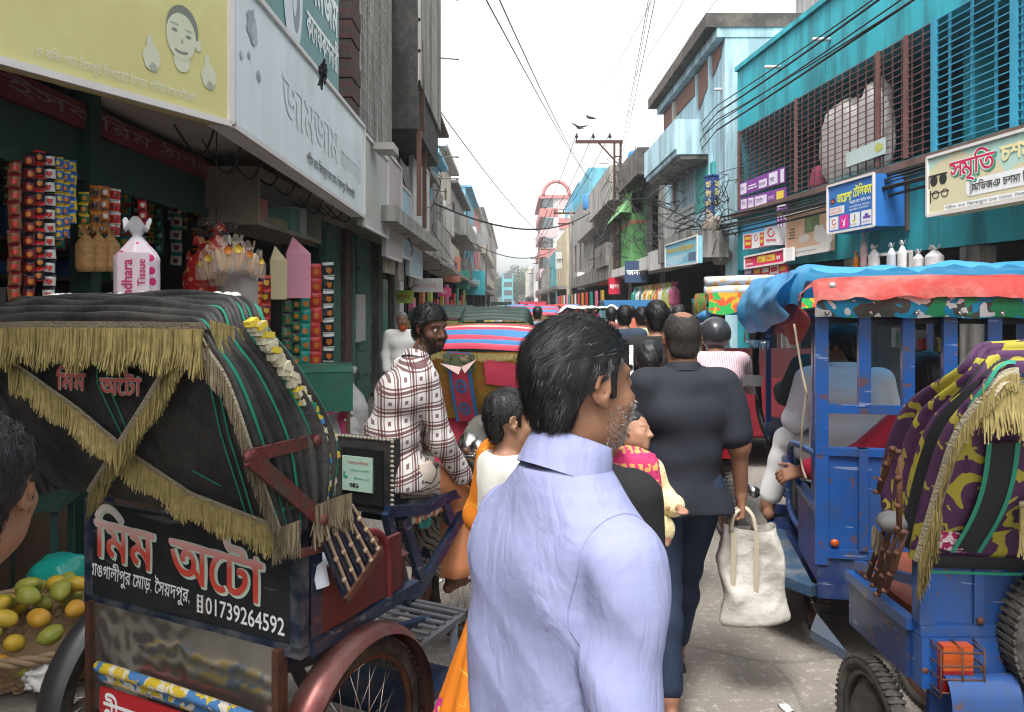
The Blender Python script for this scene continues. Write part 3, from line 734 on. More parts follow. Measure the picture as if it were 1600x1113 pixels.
# ================================================================== RIGHT SIDE
K_cy = M('turquoise_wall', (.035, .36, .43), .75, var=.10, vs=1.2, bump=.12, bs=25, dirt=.75, dc=(.025, .15, .18), ds=1.1, streak=True)
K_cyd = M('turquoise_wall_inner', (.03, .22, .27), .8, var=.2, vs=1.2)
K_gr1 = M('brown_grille', (.14, .065, .06), .6, dirt=.4, dc=(.2, .1, .08), ds=8); K_gr2 = M('blue_grille', (.04, .28, .42), .5)
RO = (5.05, 17.2); RA = math.atan2(-.9955, .0946)
def RS(px, py, off=0):
 r = (px-CX)/F; Y = (6.684-off)/(r+.095); return (17.2-Y)/.9955, CH-(py-HY)/F*Y
f = Fac('market_building', 'turquoise two-storey market building with long barred upper floor', RO, RA)
LB = 20.0  # lengthened out of view past the camera to block sky light from behind
f.holes('wall', K_cy, LB, 2.45, 6.9, [(.12, 13.4, 3.78, 5.52)], 0, .2)
f.shell(K_cy, LB, 6.9, 7, 0)
f.box('parapet_coping', K_cy, -.02, LB, -.06, .2, 6.902, 7.0)
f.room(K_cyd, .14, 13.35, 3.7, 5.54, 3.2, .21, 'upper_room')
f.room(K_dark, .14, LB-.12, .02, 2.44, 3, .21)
f.box('window_ledge', M('rust_stained_ledge', (.16, .09, .075), .8, dirt=.5), .0, LB, -.16, -.003, 3.62, 3.72)
b = B()
xs = [RS(p, 300)[0] for p in (1158, 1248, 1377, 1421)]
for i in range(18): z = 3.82+i*.0985; b.box(.12, RS(1464, 0)[0], -.052, -.040, z, z+.011)
for x in xs: b.box(x-.04, x+.04, -.07, -.03, 3.78, 5.52)
x = .3
while x < RS(1464, 0)[0]: b.box(x, x+.018, -.034, -.018, 3.78, 5.52); x += .235
b.obj('window_grille', K_gr1, f.t)
b = B(); xb0 = RS(1466, 0)[0]
for i in range(18): z = 3.82+i*.0985; b.box(xb0, 13.4, -.052, -.040, z, z+.013)
for px in (1466, 1592): x = RS(px, 0)[0]; b.box(x-.045, x+.045, -.08, -.03, 3.72, 5.52)
x = xb0+.25
while x < 13.3: b.box(x, x+.03, -.034, -.01, 3.78, 5.52); x += .42
b.obj('window_grille', K_gr2, f.t)
for px in (1450, 1535): f.box('inner_column', K_cy, RS(px, 0)[0]-.12, RS(px, 0)[0]+.12, .6, .9, 3.71, 5.53)
f.box('back_door', M('inner_green_door', (.03, .16, .11), .7), 6.1, 7.1, 3.0, 3.1, 3.71, 5.3)
for px, py in ((1211, 105), (1288, 62), (1130, 140)):
 s, z = RS(px, py, .1); b = B(); b.tube([(s, -.003, z), (s-.02, -.30, z)], .035, 8); b.obj('drain_pipe', M('pale_pipe', (.55, .53, .52), .6), f.t)
def rsign(name, label, cat, px0, px1, yb0, yb1, yt0, yt1, m, off=.12, th=.1, fr_=None, group=None):
 """sheet on the turquoise facade from photo corners (left/right px, bottom and top y)"""
 def W(px, py):
  r = (px-CX)/F; Y = (6.684-off)/(r+.095); return Vector((r*Y, Y, CH-(py-HY)/F*Y))
 return board(name, label, cat, W(px0, yb0), W(px1, yb1), W(px1, yt1), W(px0, yt0), [m, K_yfr], th, frame=fr_, group=group)
K_pur = M('purple_banner', (.19, .045, .26), .6); K_purl = M('lilac_white', (.66, .60, .70), .6); K_yl = M('yellow_letter', (.72, .52, .05), .5)
K_mag = M('magenta_red_banner', (.58, .03, .11), .5); K_wbox = M('white_sheet', (.70, .70, .70), .5); K_redL = M('red_sheet', (.6, .05, .06), .5)
K_orl = M('orange_letter', (.75, .32, .04), .5)
def patch(b, fr, u0, u1, v0, v1, e, mi): b.quad(fr(u0, v0, e), fr(u1, v0, e), fr(u1, v1, e), fr(u0, v1, e), mi)
o, fr, ux, uz, W_, H_ = rsign('banner', 'purple and white cloth banner, upper one tied to the grille', 'banner', 1156, 1226, 307, 285, 287, 260, K_pur, .14, .01)
b = B()
for u0, u1, v0, v1 in ((.02, .17, .1, .9), (.46, .64, .12, .7), (.68, .86, .1, .95), (.92, .99, .05, .95)): patch(b, fr, u0, u1, v0, v1, .003, 0)
for u0, u1 in ((.2, .42), (.22, .4)): patch(b, fr, u0, u1, .3+.2*(u0 == .22), .4+.2*(u0 == .22), .003, 0)
b.obj('printed_panel', K_purl, o); write(o, fr, ux, uz, H_, [('বিকাশ', .03, .35, .4, K_pur, .2), ('অফার', .47, .28, .35, K_pur, .3), ('সেবা', .7, .3, .5, K_pur, .22)])
o, fr, ux, uz, W_, H_ = rsign('banner', 'purple banner with white letter boxes and a yellow mark, just below the upper one', 'banner', 1156, 1228, 330, 316, 311, 292, K_pur, .14, .01)
b = B()
for u0, u1 in ((.03, .17), (.2, .33), (.36, .62)): patch(b, fr, u0, u1, .12, .88, .003, 0)
patch(b, fr, .82, .96, .2, .9, .003, 1); b.obj('printed_panel', [K_purl, K_yl], o)
write(o, fr, ux, uz, H_, [('মোবাইল', .38, .35, .5, K_pur, .35), ('বিল', .05, .35, .5, K_pur, .2), ('টাকা', .21, .35, .5, K_pur, .22), ('সেবা', .65, .4, .4, K_purl, .3)])
o, fr, ux, uz, W_, H_ = rsign('banner', 'narrow vertical purple strip with rows of white dots', 'banner', 1213, 1229, 364, 358, 317, 313, K_pur, .15, .01)
b = B()
for i in range(3):
 for k in range(2): blob(b, fr, .2+.3*i, .2+.24*k, .1, .09, .003, 0, 10)
patch(b, fr, .1, .9, .75, .95, .003, 0); patch(b, fr, .08, .92, .55, .62, .003, 1); b.obj('printed_dots', [K_purl, K_yl], o)
# white box signs with red panels
o, fr, ux, uz, W_, H_ = rsign('banner', 'blue tarpaulin strip with small white prints behind the white box signs', 'banner', 1160, 1213, 372, 366, 352, 342, M('blue_cloth', (.05, .28, .50), .6), .06, .01)
K_red2 = M('bright_red_letter', (.62, .04, .05), .5)
for i, (p0, p1, yb, yt, hd) in enumerate(((1161, 1177, 390, 366, 1), (1177, 1186, 388, 364, 0), (1186, 1195, 386, 362, 1), (1195, 1215, 384, 355, 0))):
 o, fr, ux, uz, W_, H_ = rsign('box_sign', ['white box sign with red funnel and yellow band, leftmost of the row', 'plain narrow white box sign with a small red mark', 'narrow red and yellow box sign in the row', 'white box sign with red ring emblem and red word, rightmost of the row'][i], 'sign', p0, p1, yb, yb-1.2, yt, yt-2, K_wbox, .3, .18, group='box signs over the red banner')
 b = B()
 if hd: patch(b, fr, .15, .85, .05, .9, .003, 0); patch(b, fr, .22, .78, .6, .78, .0045, 1); patch(b, fr, .25, .75, .25, .45, .0045, 1)
 else:
  n = 16; V = []
  for k in range(n+1):
   a = 1.2+5.4*k/n
   for rr_ in (.22, .32): V.append(fr(.5+rr_*math.cos(a)*(.9), .66+rr_*math.sin(a)*.75, .003))
  b.add(V, [(2*k, 2*k+1, 2*k+3, 2*k+2) for k in range(n)], 0)
 b.obj('emblem', [K_red2, K_yl], o)
 if i == 3: write(o, fr, ux, uz, H_, [('নগদ', .12, .16, .26, K_red2, W_*.78, .02)])
o, fr, ux, uz, W_, H_ = rsign('signboard', 'red mobile-banking board with white and yellow lettering', 'signboard', 1164, 1226, 420, 410, 402, 389, K_mag, .3, .08, 1)
b = B(); patch(b, fr, .34, .55, .3, .85, .003, 0); patch(b, fr, .58, .78, .3, .8, .003, 0); b.obj('yellow_panel', K_yl, o)
write(o, fr, ux, uz, H_, [('রিচার্জ', .04, .58, .22, K_yl, .28), ('ক্যাশব্যাক', .03, .2, .3, K_wht, .36, .02), ('১০', .37, .4, .4, K_mag, .17, .03), ('টাকা', .60, .42, .3, K_mag, .2, .02), ('২০', .81, .3, .5, K_wht, .18, .03)])
rsign('board', 'white blank board end beside the red mobile-banking board', 'board', 1226.5, 1238, 409, 407, 388, 386, K_wbox, .29, .05)
for i in range(5):
 p0 = 1163+i*13.4
 o, fr, ux, uz, W_, H_ = rsign('poster', ['purple poster at the left end of the lower poster row', 'red poster with yellow heading in the lower row', 'red poster with a white oval top in the lower row', 'white and red slanted poster in the lower row', 'dark red poster with orange heading at the right end of the lower row'][i], 'poster', p0, p0+12.6, 442, 440, 422-i*2, 420-i*2, [K_pur, K_mag, K_redL, K_wbox, K_mag][i], .25, .02, group='posters below the red board')
 b = B(); patch(b, fr, .12, .88, .62, .9, .003, 0); patch(b, fr, .15, .85, .12, .5, .003, 1); b.obj('printed_panel', [[K_purl, K_yl, K_wbox, K_redL, K_orl][i], [K_wbox, K_wbox, K_yl, K_redL, K_yl][i]], o)
 write(o, fr, ux, uz, H_, [('অফার', .18, .25, .22, K_mag, W_*.6)])
K_pch = M('peach_board', (.62, .38, .24), .5, var=.06, dirt=.2, dc=(.6, .5, .4), ds=2)
o, fr, ux, uz, W_, H_ = rsign('billboard', 'peach billboard with a hand, a packet and a cup, sagging by the blue sign', 'billboard', 1229, 1297, 403, 391, 338, 318, K_pch, .2, .08, 1)
b = B(); patch(b, fr, .0, 1, .0, .17, .003, 0); blob(b, fr, .43, .36, .14, .09, .003, 1, 18); blob(b, fr, .43, .40, .11, .06, .004, 0, 18); patch(b, fr, .45, .78, .48, .86, .0035, 2); patch(b, fr, .50, .60, .55, .80, .0045, 4)
blob(b, fr, .78, .40, .13, .20, .0042, 0, 20, .12); blob(b, fr, .72, .52, .05, .09, .0048, 0, 12); blob(b, fr, .92, .25, .14, .14, .004, 0, 16)
for k in range(4): patch(b, fr, .06+.03*(k % 2), .22, .42+.07*k, .45+.07*k, .003, 3)
b.obj('printed_picture', [M('print_white', (.62, .6, .56), .5), M('print_cream', (.6, .55, .45), .5), M('print_green', (.16, .2, .1), .5), M('print_dark', (.12, .12, .08), .5), M('print_leaf', (.2, .32, .12), .5)], o)
write(o, fr, ux, uz, H_, [('চা পাতা', .03, .05, .085, K_ink, .22, .02), ('বিশুদ্ধ ও তাজা চা পাতার সেরা স্বাদ', .25, .06, .045, K_ink, .75)])
# blue lightbox
K_bl = M('blue_lightbox', (.03, .15, .45), .4, var=.05)
o, fr, ux, uz, W_, H_ = rsign('lightbox_sign', 'blue lightbox with yellow brush lettering and four little logo squares', 'sign', 1294, 1366, 366, 353, 292, 271, K_bl, .55, .45, 1)
b = B(); patch(b, fr, .04, .38, .37, .53, .003, 0)
for i in range(4): patch(b, fr, .04+.235*i, .245+.235*i, .06, .33, .003, 1 if i == 1 else 0)
blob(b, fr, .11, .66, .055, .065, .003, 2, 14); blob(b, fr, .11, .655, .035, .03, .004, 3, 12)
n = 14; V = []
for k in range(n+1):
 a = .9+5.2*k/n
 for q in (.035, .055): V.append(fr(.145+q*math.cos(a), .22+q*1.2*math.sin(a), .004))
b.add(V, [(2*k, 2*k+1, 2*k+3, 2*k+2) for k in range(n)], 3)
b.add([fr(*p, .0042) for p in ((.31, .27), (.37, .20), (.42, .29), (.39, .18), (.40, .13), (.35, .08), (.36, .17))], [(0, 1, 6), (1, 2, 3), (6, 1, 3), (6, 3, 4), (6, 4, 5)], 0)
patch(b, fr, .60, .62, .16, .30, .004, 4); blob(b, fr, .59, .17, .03, .03, .0044, 5, 10); patch(b, fr, .78, .93, .17, .22, .004, 6); blob(b, fr, .85, .24, .04, .035, .0044, 6, 8)
b.obj('logo_panel', [K_wbox, M('pink_square', (.62, .02, .28), .5), M('crest_black', (.04, .03, .03), .5), M('crest_red', (.6, .06, .04), .5), M('logo_dark', (.05, .05, .08), .5), M('logo_yellow', (.65, .5, .05), .5), M('logo_violet', (.14, .06, .33), .5)], o)
K_brush = M('yellow_brush', (.72, .74, .08), .5)
write(o, fr, ux, uz, H_, [('আয়েশা', .20, .60, .26, K_brush, W_*.34, .025, .15), ('টেলিকম', .57, .64, .26, K_brush, W_*.38, .025, .15), ('প্রোঃ মোঃ শাহিন খান', .50, .52, .085, K_wht, W_*.44, .01), ('কদমতলী মোড়, সৈয়দপুর', .50, .44, .05, K_wht, W_*.42), ('মোবাইল ব্যাংকিং', .50, .38, .05, K_wht, W_*.40), ('মোবাইল সেবা ও', .06, .465, .06, K_redL, W_*.28), ('একচেঞ্জ অফিস', .06, .395, .06, K_redL, W_*.28), ('নগদ', .085, .08, .06, K_red2, W_*.13), ('উপায়', .53, .08, .05, K_ink, W_*.13), ('রেকট', .77, .09, .06, M('violet_letter', (.14, .06, .33), .5), W_*.16)])
# optician's sign
def opt(t, L, co):
 s = sep_(t, L, co); n1 = noise_(t, L, co, .8, 2, .6)
 c = mix_(t, L, math_(t, L, 'GREATER_THAN', math_(t, L, 'ADD', math_(t, L, 'MULTIPLY', s[2], .55), n1), .80), (.62, .56, .36), (.42, .60, .52))
 return mix_(t, L, math_(t, L, 'GREATER_THAN', math_(t, L, 'ADD', math_(t, L, 'MULTIPLY', s[2], .45), n1), 1.0), c, (.08, .45, .42))
K_opt = Mpat('optician_print', opt, .4)
o, fr, ux, uz, W_, H_ = rsign('signboard', 'cream and green optician signboard with spectacles and red lettering', 'signboard', 1450, 1680, 338, 297, 247, 180, K_opt, .5, .3, 1)
b = B(); K_ink2 = M('spectacle_black', (.03, .025, .025), .4)
def spec(cx, cy, s, fill):
 for dx in (-.042*s, .035*s):
  if fill: blob(b, fr, cx+dx, cy, .032*s, .09*s, .004, 0, 14, .06)
  else:
   V = []
   for k in range(17):
    a = 2*math.pi*k/16
    for q in (1, .78): V.append(fr(cx+dx+.03*s*q*math.cos(a), cy+.07*s*q*math.sin(a), .004))
   b.add(V, [(2*k, 2*k+1, 2*k+3, 2*k+2) for k in range(16)], 0)
 patch(b, fr, cx-.09*s, cx+.07*s, cy+(.07 if fill else .02)*s, cy+(.10 if fill else .035)*s, .0045, 0); patch(b, fr, cx-.09*s, cx-.08*s, cy-.12*s, cy+.08*s, .0045, 0)
spec(.095, .58, 1, 1); spec(.11, .34, 1, 0)
patch(b, fr, .34, 1, .20, .46, .0035, 1); blob(b, fr, .34, .33, .03, .13, .0035, 1, 16); patch(b, fr, .14, 1, .04, .13, .0035, 1)
b.obj('spectacles', [K_ink2, K_wht], o)
K_shd = M('green_shadow_letter', (.03, .30, .16), .5); K_rl = M('crimson_letter', (.52, .02, .08), .5); K_gold = M('cream_letter', (.75, .65, .35), .5)
for tx, m, fat, dx in (([('স', 0, 1), ('মৃতি', -.16, 1)], K_shd, .06, .012), ([('স', 0, 1), ('মৃতি', -.16, 1)], K_wht, .05, 0), ([('স', 0, 1), ('মৃতি', -.16, 1)], K_rl, .012, 0)):
 write(o, fr, ux, uz, H_, [('', 0, 0, 0, m)]*{K_shd: 0, K_wht: 1, K_rl: 2}[m]+[(tx, .185+dx, .55-dx*2, .40, m, W_*.34, fat)])
write(o, fr, ux, uz, H_, [('', 0, 0, 0, K_gold)]*3+[('চশমা ঘর', .56, .62, .34, K_gold, W_*.40, .03)])
write(o, fr, ux, uz, H_, [('', 0, 0, 0, K_ink)]*4+[('অভিজ্ঞ চশমা বিশেষজ্ঞ', .36, .27, .17, K_ink, W_*.58, .012), ('শহীদ ডাঃ জিকরুল হক রোড, সৈয়দপুর। মোবাঃ', .15, .06, .06, K_ink, W_*.8)])
s0, z0 = RS(1420, 280); f.box('down_pipe', M('stain_pipe', (.1, .09, .085), .8), s0-.03, s0+.03, -.05, -.003, 2.75, 3.5)
# white tarp bundles on the upper floor
def lump(name, label, cat, loc, r, m, amp=.12, seed=0, n=26, group=None, flat=.0, rotz=0, parent=None):
 def fn(u, v):
  t = math.pi*u; a = 2*math.pi*v; d = Vector((math.sin(t)*math.cos(a), math.sin(t)*math.sin(a), math.cos(t)))
  q = 1+amp*mnoise.noise(d*2.2+Vector((seed, 0, 0)))+amp*.5*mnoise.noise(d*6+Vector((0, seed, 0)))
  e = .75
  z = math.copysign(abs(d.z)**e, d.z); z = max(z, -1+flat)
  return (math.copysign(abs(d.x)**e, d.x)*r[0]*q, math.copysign(abs(d.y)**e, d.y)*r[1]*q, z*r[2]*q)
 return B().grid(fn, n, n*2).obj(name, m, parent, loc=loc, rotz=rotz, label=label, cat=cat, group=group)
K_tarp = M('grey_white_tarp', (.62, .60, .57), .6, var=.2, vs=4, bump=.5, bs=9)
for i, (px, wpx) in enumerate(((1296, 62), (1345, 38))):
 s, z = RS(px, 225); wd = abs(RS(px+wpx/2, 0)[0]-RS(px-wpx/2, 0)[0])/2
 v = f.t.matrix_basis @ Vector((s, .26, 4.45)); lump('tarp_bundle', ['broad grey white tarpaulin bundle behind the brown bars', 'narrower tarpaulin bundle right of the broad one behind the bars'][i], 'bundle', v, (wd, .20, .72+.08*i), K_tarp, .12, 3+i*5, rotz=RA, group='tarpaulin bundles on the barred floor')
o, fr, ux, uz, W_, H_ = rsign('banner', 'small grey banner with green mark tied across the bars', 'banner', 1322, 1383, 262, 240, 240, 214, M('grey_banner', (.42, .50, .46), .6), .1, .01)
b = B(); blob(b, fr, .85, .55, .1, .3, .003, 0, 10, .2); b.obj('printed_mark', M('lime_print', (.4, .42, .08), .6), o)
s, z = RS(1258, 285); v = f.t.matrix_basis @ Vector((s, .3, 3.98)); lump('pink_sack', 'dull pink sack inside the bars near the broad tarpaulin', 'sack', v, (.18, .15, .25), M('pink_cloth', (.42, .08, .14), .8), .1, 9)
# --- pale blue house with bare brick top
K_pb = M('pale_blue_wall', (.40, .60, .68), .8, var=.08, vs=1.2, bump=.2, bs=20, dirt=.8, dc=(.20, .27, .29), ds=1.3, streak=True)
K_bg = wallmat('beige_wall', (.40, .36, .30), .6)
XR = 4.86
f = Fac('brick_house', 'pale blue three-storey house with peeled plaster, bare brick and a black cornice', (XR, 24.6), RROT)
L2 = 7.1
f.holes('wall', K_pb, 2.5, 3.0, 8.0, [(.35, .95, 6.5, 7.0)], 0, .2, x0=L2-2.5)
f.holes('beige_wall', K_bg, L2-2.52, 3.0, 8.0, [(1.9, 3.6, 6.0, 7.2), (.5, 1.4, 5.9, 7.1), (1.0, 4.5, 3.3, 5.2)], 0.02)
f.shell(K_pb, L2, 8.0, 7, 0)
f.win(1.9, 3.6, 6.0, 7.2, M('white_pane', (.5, .52, .52), .3), K_wood, bars=4, rows=2); f.win(.5, 1.4, 5.9, 7.1, K_glass, K_wood)
f.win(L2-2.15, L2-1.55, 6.5, 7.0, M('teal_shutter', (.05, .3, .28), .6), K_gr2, bars=1)
f.room(K_dark, 1.0, 4.5, 3.3, 5.2, 2.5, .2)
b = B(); b.box(-.3, L2+.05, -.45, 7.2, 8.002, 8.32); b.obj('cornice', M('black_moss_concrete', (.07, .06, .055), .95, var=.4, vs=3, bump=.6, bs=14, dirt=.6, dc=(.16, .14, .12), ds=2), f.t)
f.box('wall_cap', K_pb, -.1, L2+.02, -.2, 7.1, 7.78, 8.0)
# bare brick patches where the plaster fell
b = B(); b.box(.1, 1.8, -.025, .015, 7.22, 7.75); b.box(2.0, L2-2.55, -.03, .015, 7.24, 7.75)
b.add([(L2-2.45, -.02, 7.75), (L2-.15, -.02, 7.75), (L2-.35, -.02, 7.45), (L2-.9, -.02, 7.2), (L2-1.5, -.02, 7.1), (L2-2.45, -.02, 6.7)], [(0, 5, 4, 3, 2, 1)])
b.obj('bare_brick', K_brick, f.t)
b = B(); b.box(1.9, 3.6, -.02, .0, 5.3, 5.95); b.obj('brick_panel', brickmat('pale_brick', (.42, .34, .28), (.38, .30, .25), (.4, .36, .32), 5), f.t)
f.box('pilaster', K_bg, 1.62, 1.85, -.08, .015, 3.0, 7.7); f.box('pilaster', K_pb, L2-2.62, L2-2.5, -.06, .0, 3.0, 7.7)
# front balcony with slab
b = B(); b.box(1.6, 5.9, -.85, 0, 5.35, 5.47); b.box(1.6, 5.9, -.90, -.78, 5.471, 6.2); b.box(5.8, 5.9, -.775, -.003, 5.471, 6.2); b.obj('balcony', K_pb, f.t)
f.box('balcony_soffit', K_conc, 1.7, 5.85, -.76, -.01, 5.25, 5.348)
f.box('shutter', M('teal_louvre', (.06, .36, .33), .6), 4.6, 6.3, -.08, -.003, 4.05, 5.1)
b = B()
for i in range(7): b.box(2.2, 4.5, -.12, -.09+.02*(i % 2), 3.3+i*.16, 3.3+i*.16+.10)
b.obj('louvre', K_w4, f.t)
f.box('white_panel', K_w4, .7, 2.1, -.1, -.003, 3.2, 4.6); f.box('pale_panel', K_pb, 4.55, 6.6, -.1, -.003, 3.15, 4.0)
f.box('canopy', K_conc, 4.3, L2+.3, -1.0, 0, 2.75, 3.35); f.box('canopy', K_w4, 0, 4.29, -.9, 0, 2.72, 3.1)
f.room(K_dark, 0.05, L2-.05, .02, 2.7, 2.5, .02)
f.box('pipe', K_pb, L2-1.2, L2-1.05, -.09, -.003, 3.4, 7.7)
f.t.location.y += 0
# concrete roof room behind
q = Fac('roof_room', 'pale roof room with dark eave behind the turquoise parapet', (7.2, 19.5), RROT, 'room'); q.box('wall', K_w4, 0, 3.5, 0, 3, 8.33, 9.9); q.box('eave', K_black, -.15, 3.6, -.5, 3.2, 9.9, 10.05)
# signs of this house
def rplane(name, label, cat, px0, px1, yb0, yb1, yt0, yt1, m, x, th=.08, fr_=None, group=None):
 def W(px, py): Y = x/((px-CX)/F); return Vector((x, Y, CH-(py-HY)/F*Y))
 return board(name, label, cat, W(px0, yb0), W(px1, yb1), W(px1, yt1), W(px0, yt0), [m, K_yfr], th, group=group, frame=fr_)
o, fr, ux, uz, W_, H_ = rplane('signboard', 'pale blue shop sign with yellow lettering and small pictures, below white louvres', 'signboard', 1040, 1090, 418, 411, 384, 368, M('skyblue_sign', (.20, .48, .58), .5), 3.82, .1, 1)
b = B(); blob(b, fr, .3, .25, .3, .2, .003, 0, 16); patch(b, fr, .75, .95, .12, .45, .003, 1); b.obj('printed_picture', [M('print_aqua', (.4, .62, .68), .5), M('print_navy', (.1, .15, .25), .5)], o)
write(o, fr, ux, uz, H_, [('ইসলাম মেডিকেল', .05, .58, .28, M('gold_letter', (.6, .42, .06), .5), W_*.85, .03), ('ফার্মেসী', .3, .3, .18, K_wht, W_*.4)])
rplane('signboard', 'blank white fascia board left of the pale blue shop sign', 'signboard', 1013, 1045, 424, 417, 395, 386, K_w4, 3.95, .1)
b = B(); b.box(-.16, .16, -.16, .16, 0, 1.05); b.box(-.18, .18, -.18, .18, -.03, 0); b.box(-.18, .18, -.18, .18, 1.05, 1.08)
v = P(1116, 346, 18.2); o = b.obj('lightbox_sign', M('navy_sign', (.03, .06, .20), .5), loc=v, rotz=R(20), label='square blue vertical lightbox with gold lettering on a thin pole', cat='sign')
K_gl = M('gold_sign_letter', (.55, .48, .2), .5); b = B()
for i, tx in enumerate(('হা', 'মীম', 'ক্লি', 'নিক')): letter(b, tx, (-.11, -.165, .80-.23*i), (1, 0, 0), (0, 0, 1), .2, .22, 0, .03)
for i, tx in enumerate(('হা', 'মীম', 'ক্লি', 'নিক')): letter(b, tx, (-.165, .11, .80-.23*i), (0, -1, 0), (0, 0, 1), .2, .22, 0, .03)
b.obj('lettering', K_gl, o)
b = B(); b.tube([(0, 0, 0), (.02, 0, 5.9)], [.06, .045], 8); b.tube([(.02, 0, 5.85), (.16, 0, 6.0)], .03, 6); b.obj('pole', K_rust, loc=(4.9, 17.95, 0), label='slim rusty pole with coiled wires at the pale blue corner', cat='pole')
# --- green house
K_gn = M('lime_green_wall', (.16, .42, .15), .8, var=.1, dirt=.35, dc=(.08, .2, .08), ds=1.5, streak=True)
f = Fac('shop_house', 'green boxy upper storey with red band under a black mossy parapet', (4.75, 30.6), RROT)
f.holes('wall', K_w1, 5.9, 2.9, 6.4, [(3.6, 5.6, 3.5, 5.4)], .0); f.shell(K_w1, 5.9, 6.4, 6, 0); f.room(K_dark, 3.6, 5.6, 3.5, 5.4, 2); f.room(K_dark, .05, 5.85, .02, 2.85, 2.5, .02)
b = B(); b.box(.6, 3.4, -.5, 0, 3.05, 5.7); b.obj('green_bay', K_gn, f.t); f.box('red_band', M('coral_band', (.5, .16, .1), .7), .59, 3.41, -.51, 0.01, 4.55, 4.67)
f.box('parapet', M('mossy_black_parapet', (.075, .07, .065), .95, var=.4, vs=3, dirt=.5, dc=(.2, .18, .16), ds=2), 1.5, 6.1, -.75, .2, 5.85, 6.7)
b = B(); b.add([(-.6, -.9, 4.9), (3.4, -.9, 4.95), (3.4, -.1, 6.25), (-.6, -.1, 6.2), (3.4, -.1, 4.9), (-.6, -.1, 4.9)], [(0, 1, 2, 3), (1, 4, 2), (0, 3, 5)]); b.obj('awning', M('green_tarp', (.18, .40, .16), .6, bump=.3, bs=6), f.t)
f.box('canopy', K_w4, 0, 5.9, -.8, 0, 2.72, 3.02)
b = B(); b.lathe([(.0, 0), (.42, 0), (.45, .1), (.45, .8), (.4, .95), (.15, 1.02), (0, 1.03)], n=16); b.obj('water_tank', M('blue_plastic', (.03, .16, .38), .5), loc=(5.1, 30.9, 6.85), label='blue plastic water tank on the roof beside the green awning', cat='tank')
b = B(); b.box(-.3, .3, -.3, .3, 6.402, 6.84); b.obj('brick_plinth', K_brick, loc=(5.1, 30.9, 0), label='brick plinth under the blue water tank', cat='plinth')
# --- grey concrete house
f = Fac('shop_house', 'raw grey concrete house with lattice wall and slanting parapets beyond the pole', (4.7, 50), RROT)
f.holes('wall', K_conc2, 19, 2.9, 7.2, [(6, 14.5, 3.6, 5.5), (15.2, 18.5, 3.6, 5.4)], .0); f.shell(K_conc2, 19, 7.2, 8, 0); f.room(K_dark, 5.9, 18.6, 3.6, 5.5, 3); f.lattice(K_conc, 6, 14.5, 3.6, 5.5, -.05, 16, 7, .07); f.room(K_dark, .05, 18.9, .02, 2.8, 2.5, .02)
f.box('parapet', K_conc2, 0, 10, -.5, 0, 5.65, 7.0); f.box('parapet', K_conc2, 10.3, 19, -.75, 0, 5.9, 7.3); f.box('canopy', K_conc, 0, 19, -.8, 0, 2.7, 3.3)
f.box('roof_shed', K_tin, 5, 17, .5, 5, 8.15, 8.3); f.box('roof_wall', K_conc, 6, 16, 1, 4.5, 7.2, 8.15)
f.balcony(K_conc, 14.8, 18.8, 3.4, .9, .8)
b = B(); b.lathe([(.0, 0), (.42, 0), (.45, .1), (.45, .9), (.3, 1.0), (0, 1.03)], n=14); b.obj('water_tank', M('blue_plastic', (.03, .16, .38), .5), loc=(4.7, 46, 7.3), label='small blue water tank on the grey concrete parapet', cat='tank')
f = Fac('shop_house', 'blue painted roof-top shed and railings on a low house beyond the raw concrete one', (4.7, 63), RROT)
f.holes('wall', K_w1, 12.8, 3, 8.5, [(1, 3, 4, 6), (5, 7, 4, 6), (9, 11, 4, 6)]); f.shell(K_w1, 12.8, 8.5, 8); f.room(K_dark, .05, 12.7, .02, 2.9, 2); f.box('roof_shed', wallmat('blue_shed', (.12, .36, .45)), 0, 12.8, .3, 4, 8.51, 10.6)
for a in (1, 5, 9): f.win(a, a+2, 4, 6)
b = B()
for i in range(14): b.box(i*.95, i*.95+.05, -.35, -.3, 8.5, 9.6)
b.box(0, 12.8, -.36, -.29, 9.6, 9.68); b.obj('railing', K_gr2, f.t)
def far_right(label, y1, L, H, m, x=4.6, floors=2, roof=None):
 q = Fac('shop_house', label, (x, y1), RROT)
 wins = [(1.2+i*3.2, 2.8+i*3.2, 4+k*3.2, 5.8+k*3.2) for i in range(int((L-2)//3.2)) for k in range(floors)]
 wins = [w for w in wins if w[3] < H-.3]
 q.holes('wall', m, L, 3, H, wins); q.shell(m, L, H, 8)
 for w_ in wins: q.win(*w_)
 q.room(K_dark, .05, L-.05, .02, 2.9, 2, .02); q.box('canopy', K_conc, 0, L, -.9, 0, 2.9, 3.2)
 if roof: q.slab(roof, L, H+.002)
 return q
far_right('cream yellow low house right of the far poles', 78, 14, 8, wallmat('cream_yellow_wall', (.58, .50, .34)), 4.55)
far_right('teal painted house low on the right before the pink tower', 93, 14, 7.2, K_w6, 4.5)
far_right('grey low shop row at the foot of the pink tower', 116, 22, 6.4, K_w1, 4.4, 1)
q = Fac('apartment_tower', 'pink and white eight-storey tower with a red arch on its roof', (4.9, 140), RROT, 'tower')
HT = 17.8
K_pk = M('pink_wall', (.52, .36, .37), .7, dirt=.2); K_rd = M('red_wall', (.42, .16, .15), .7, dirt=.2)
q.shell(K_w4, 22, HT, 4.5, 0, True, 'wall'); q.box('front_wall', K_w4, 0, 22, -.02, .3, 0, HT)
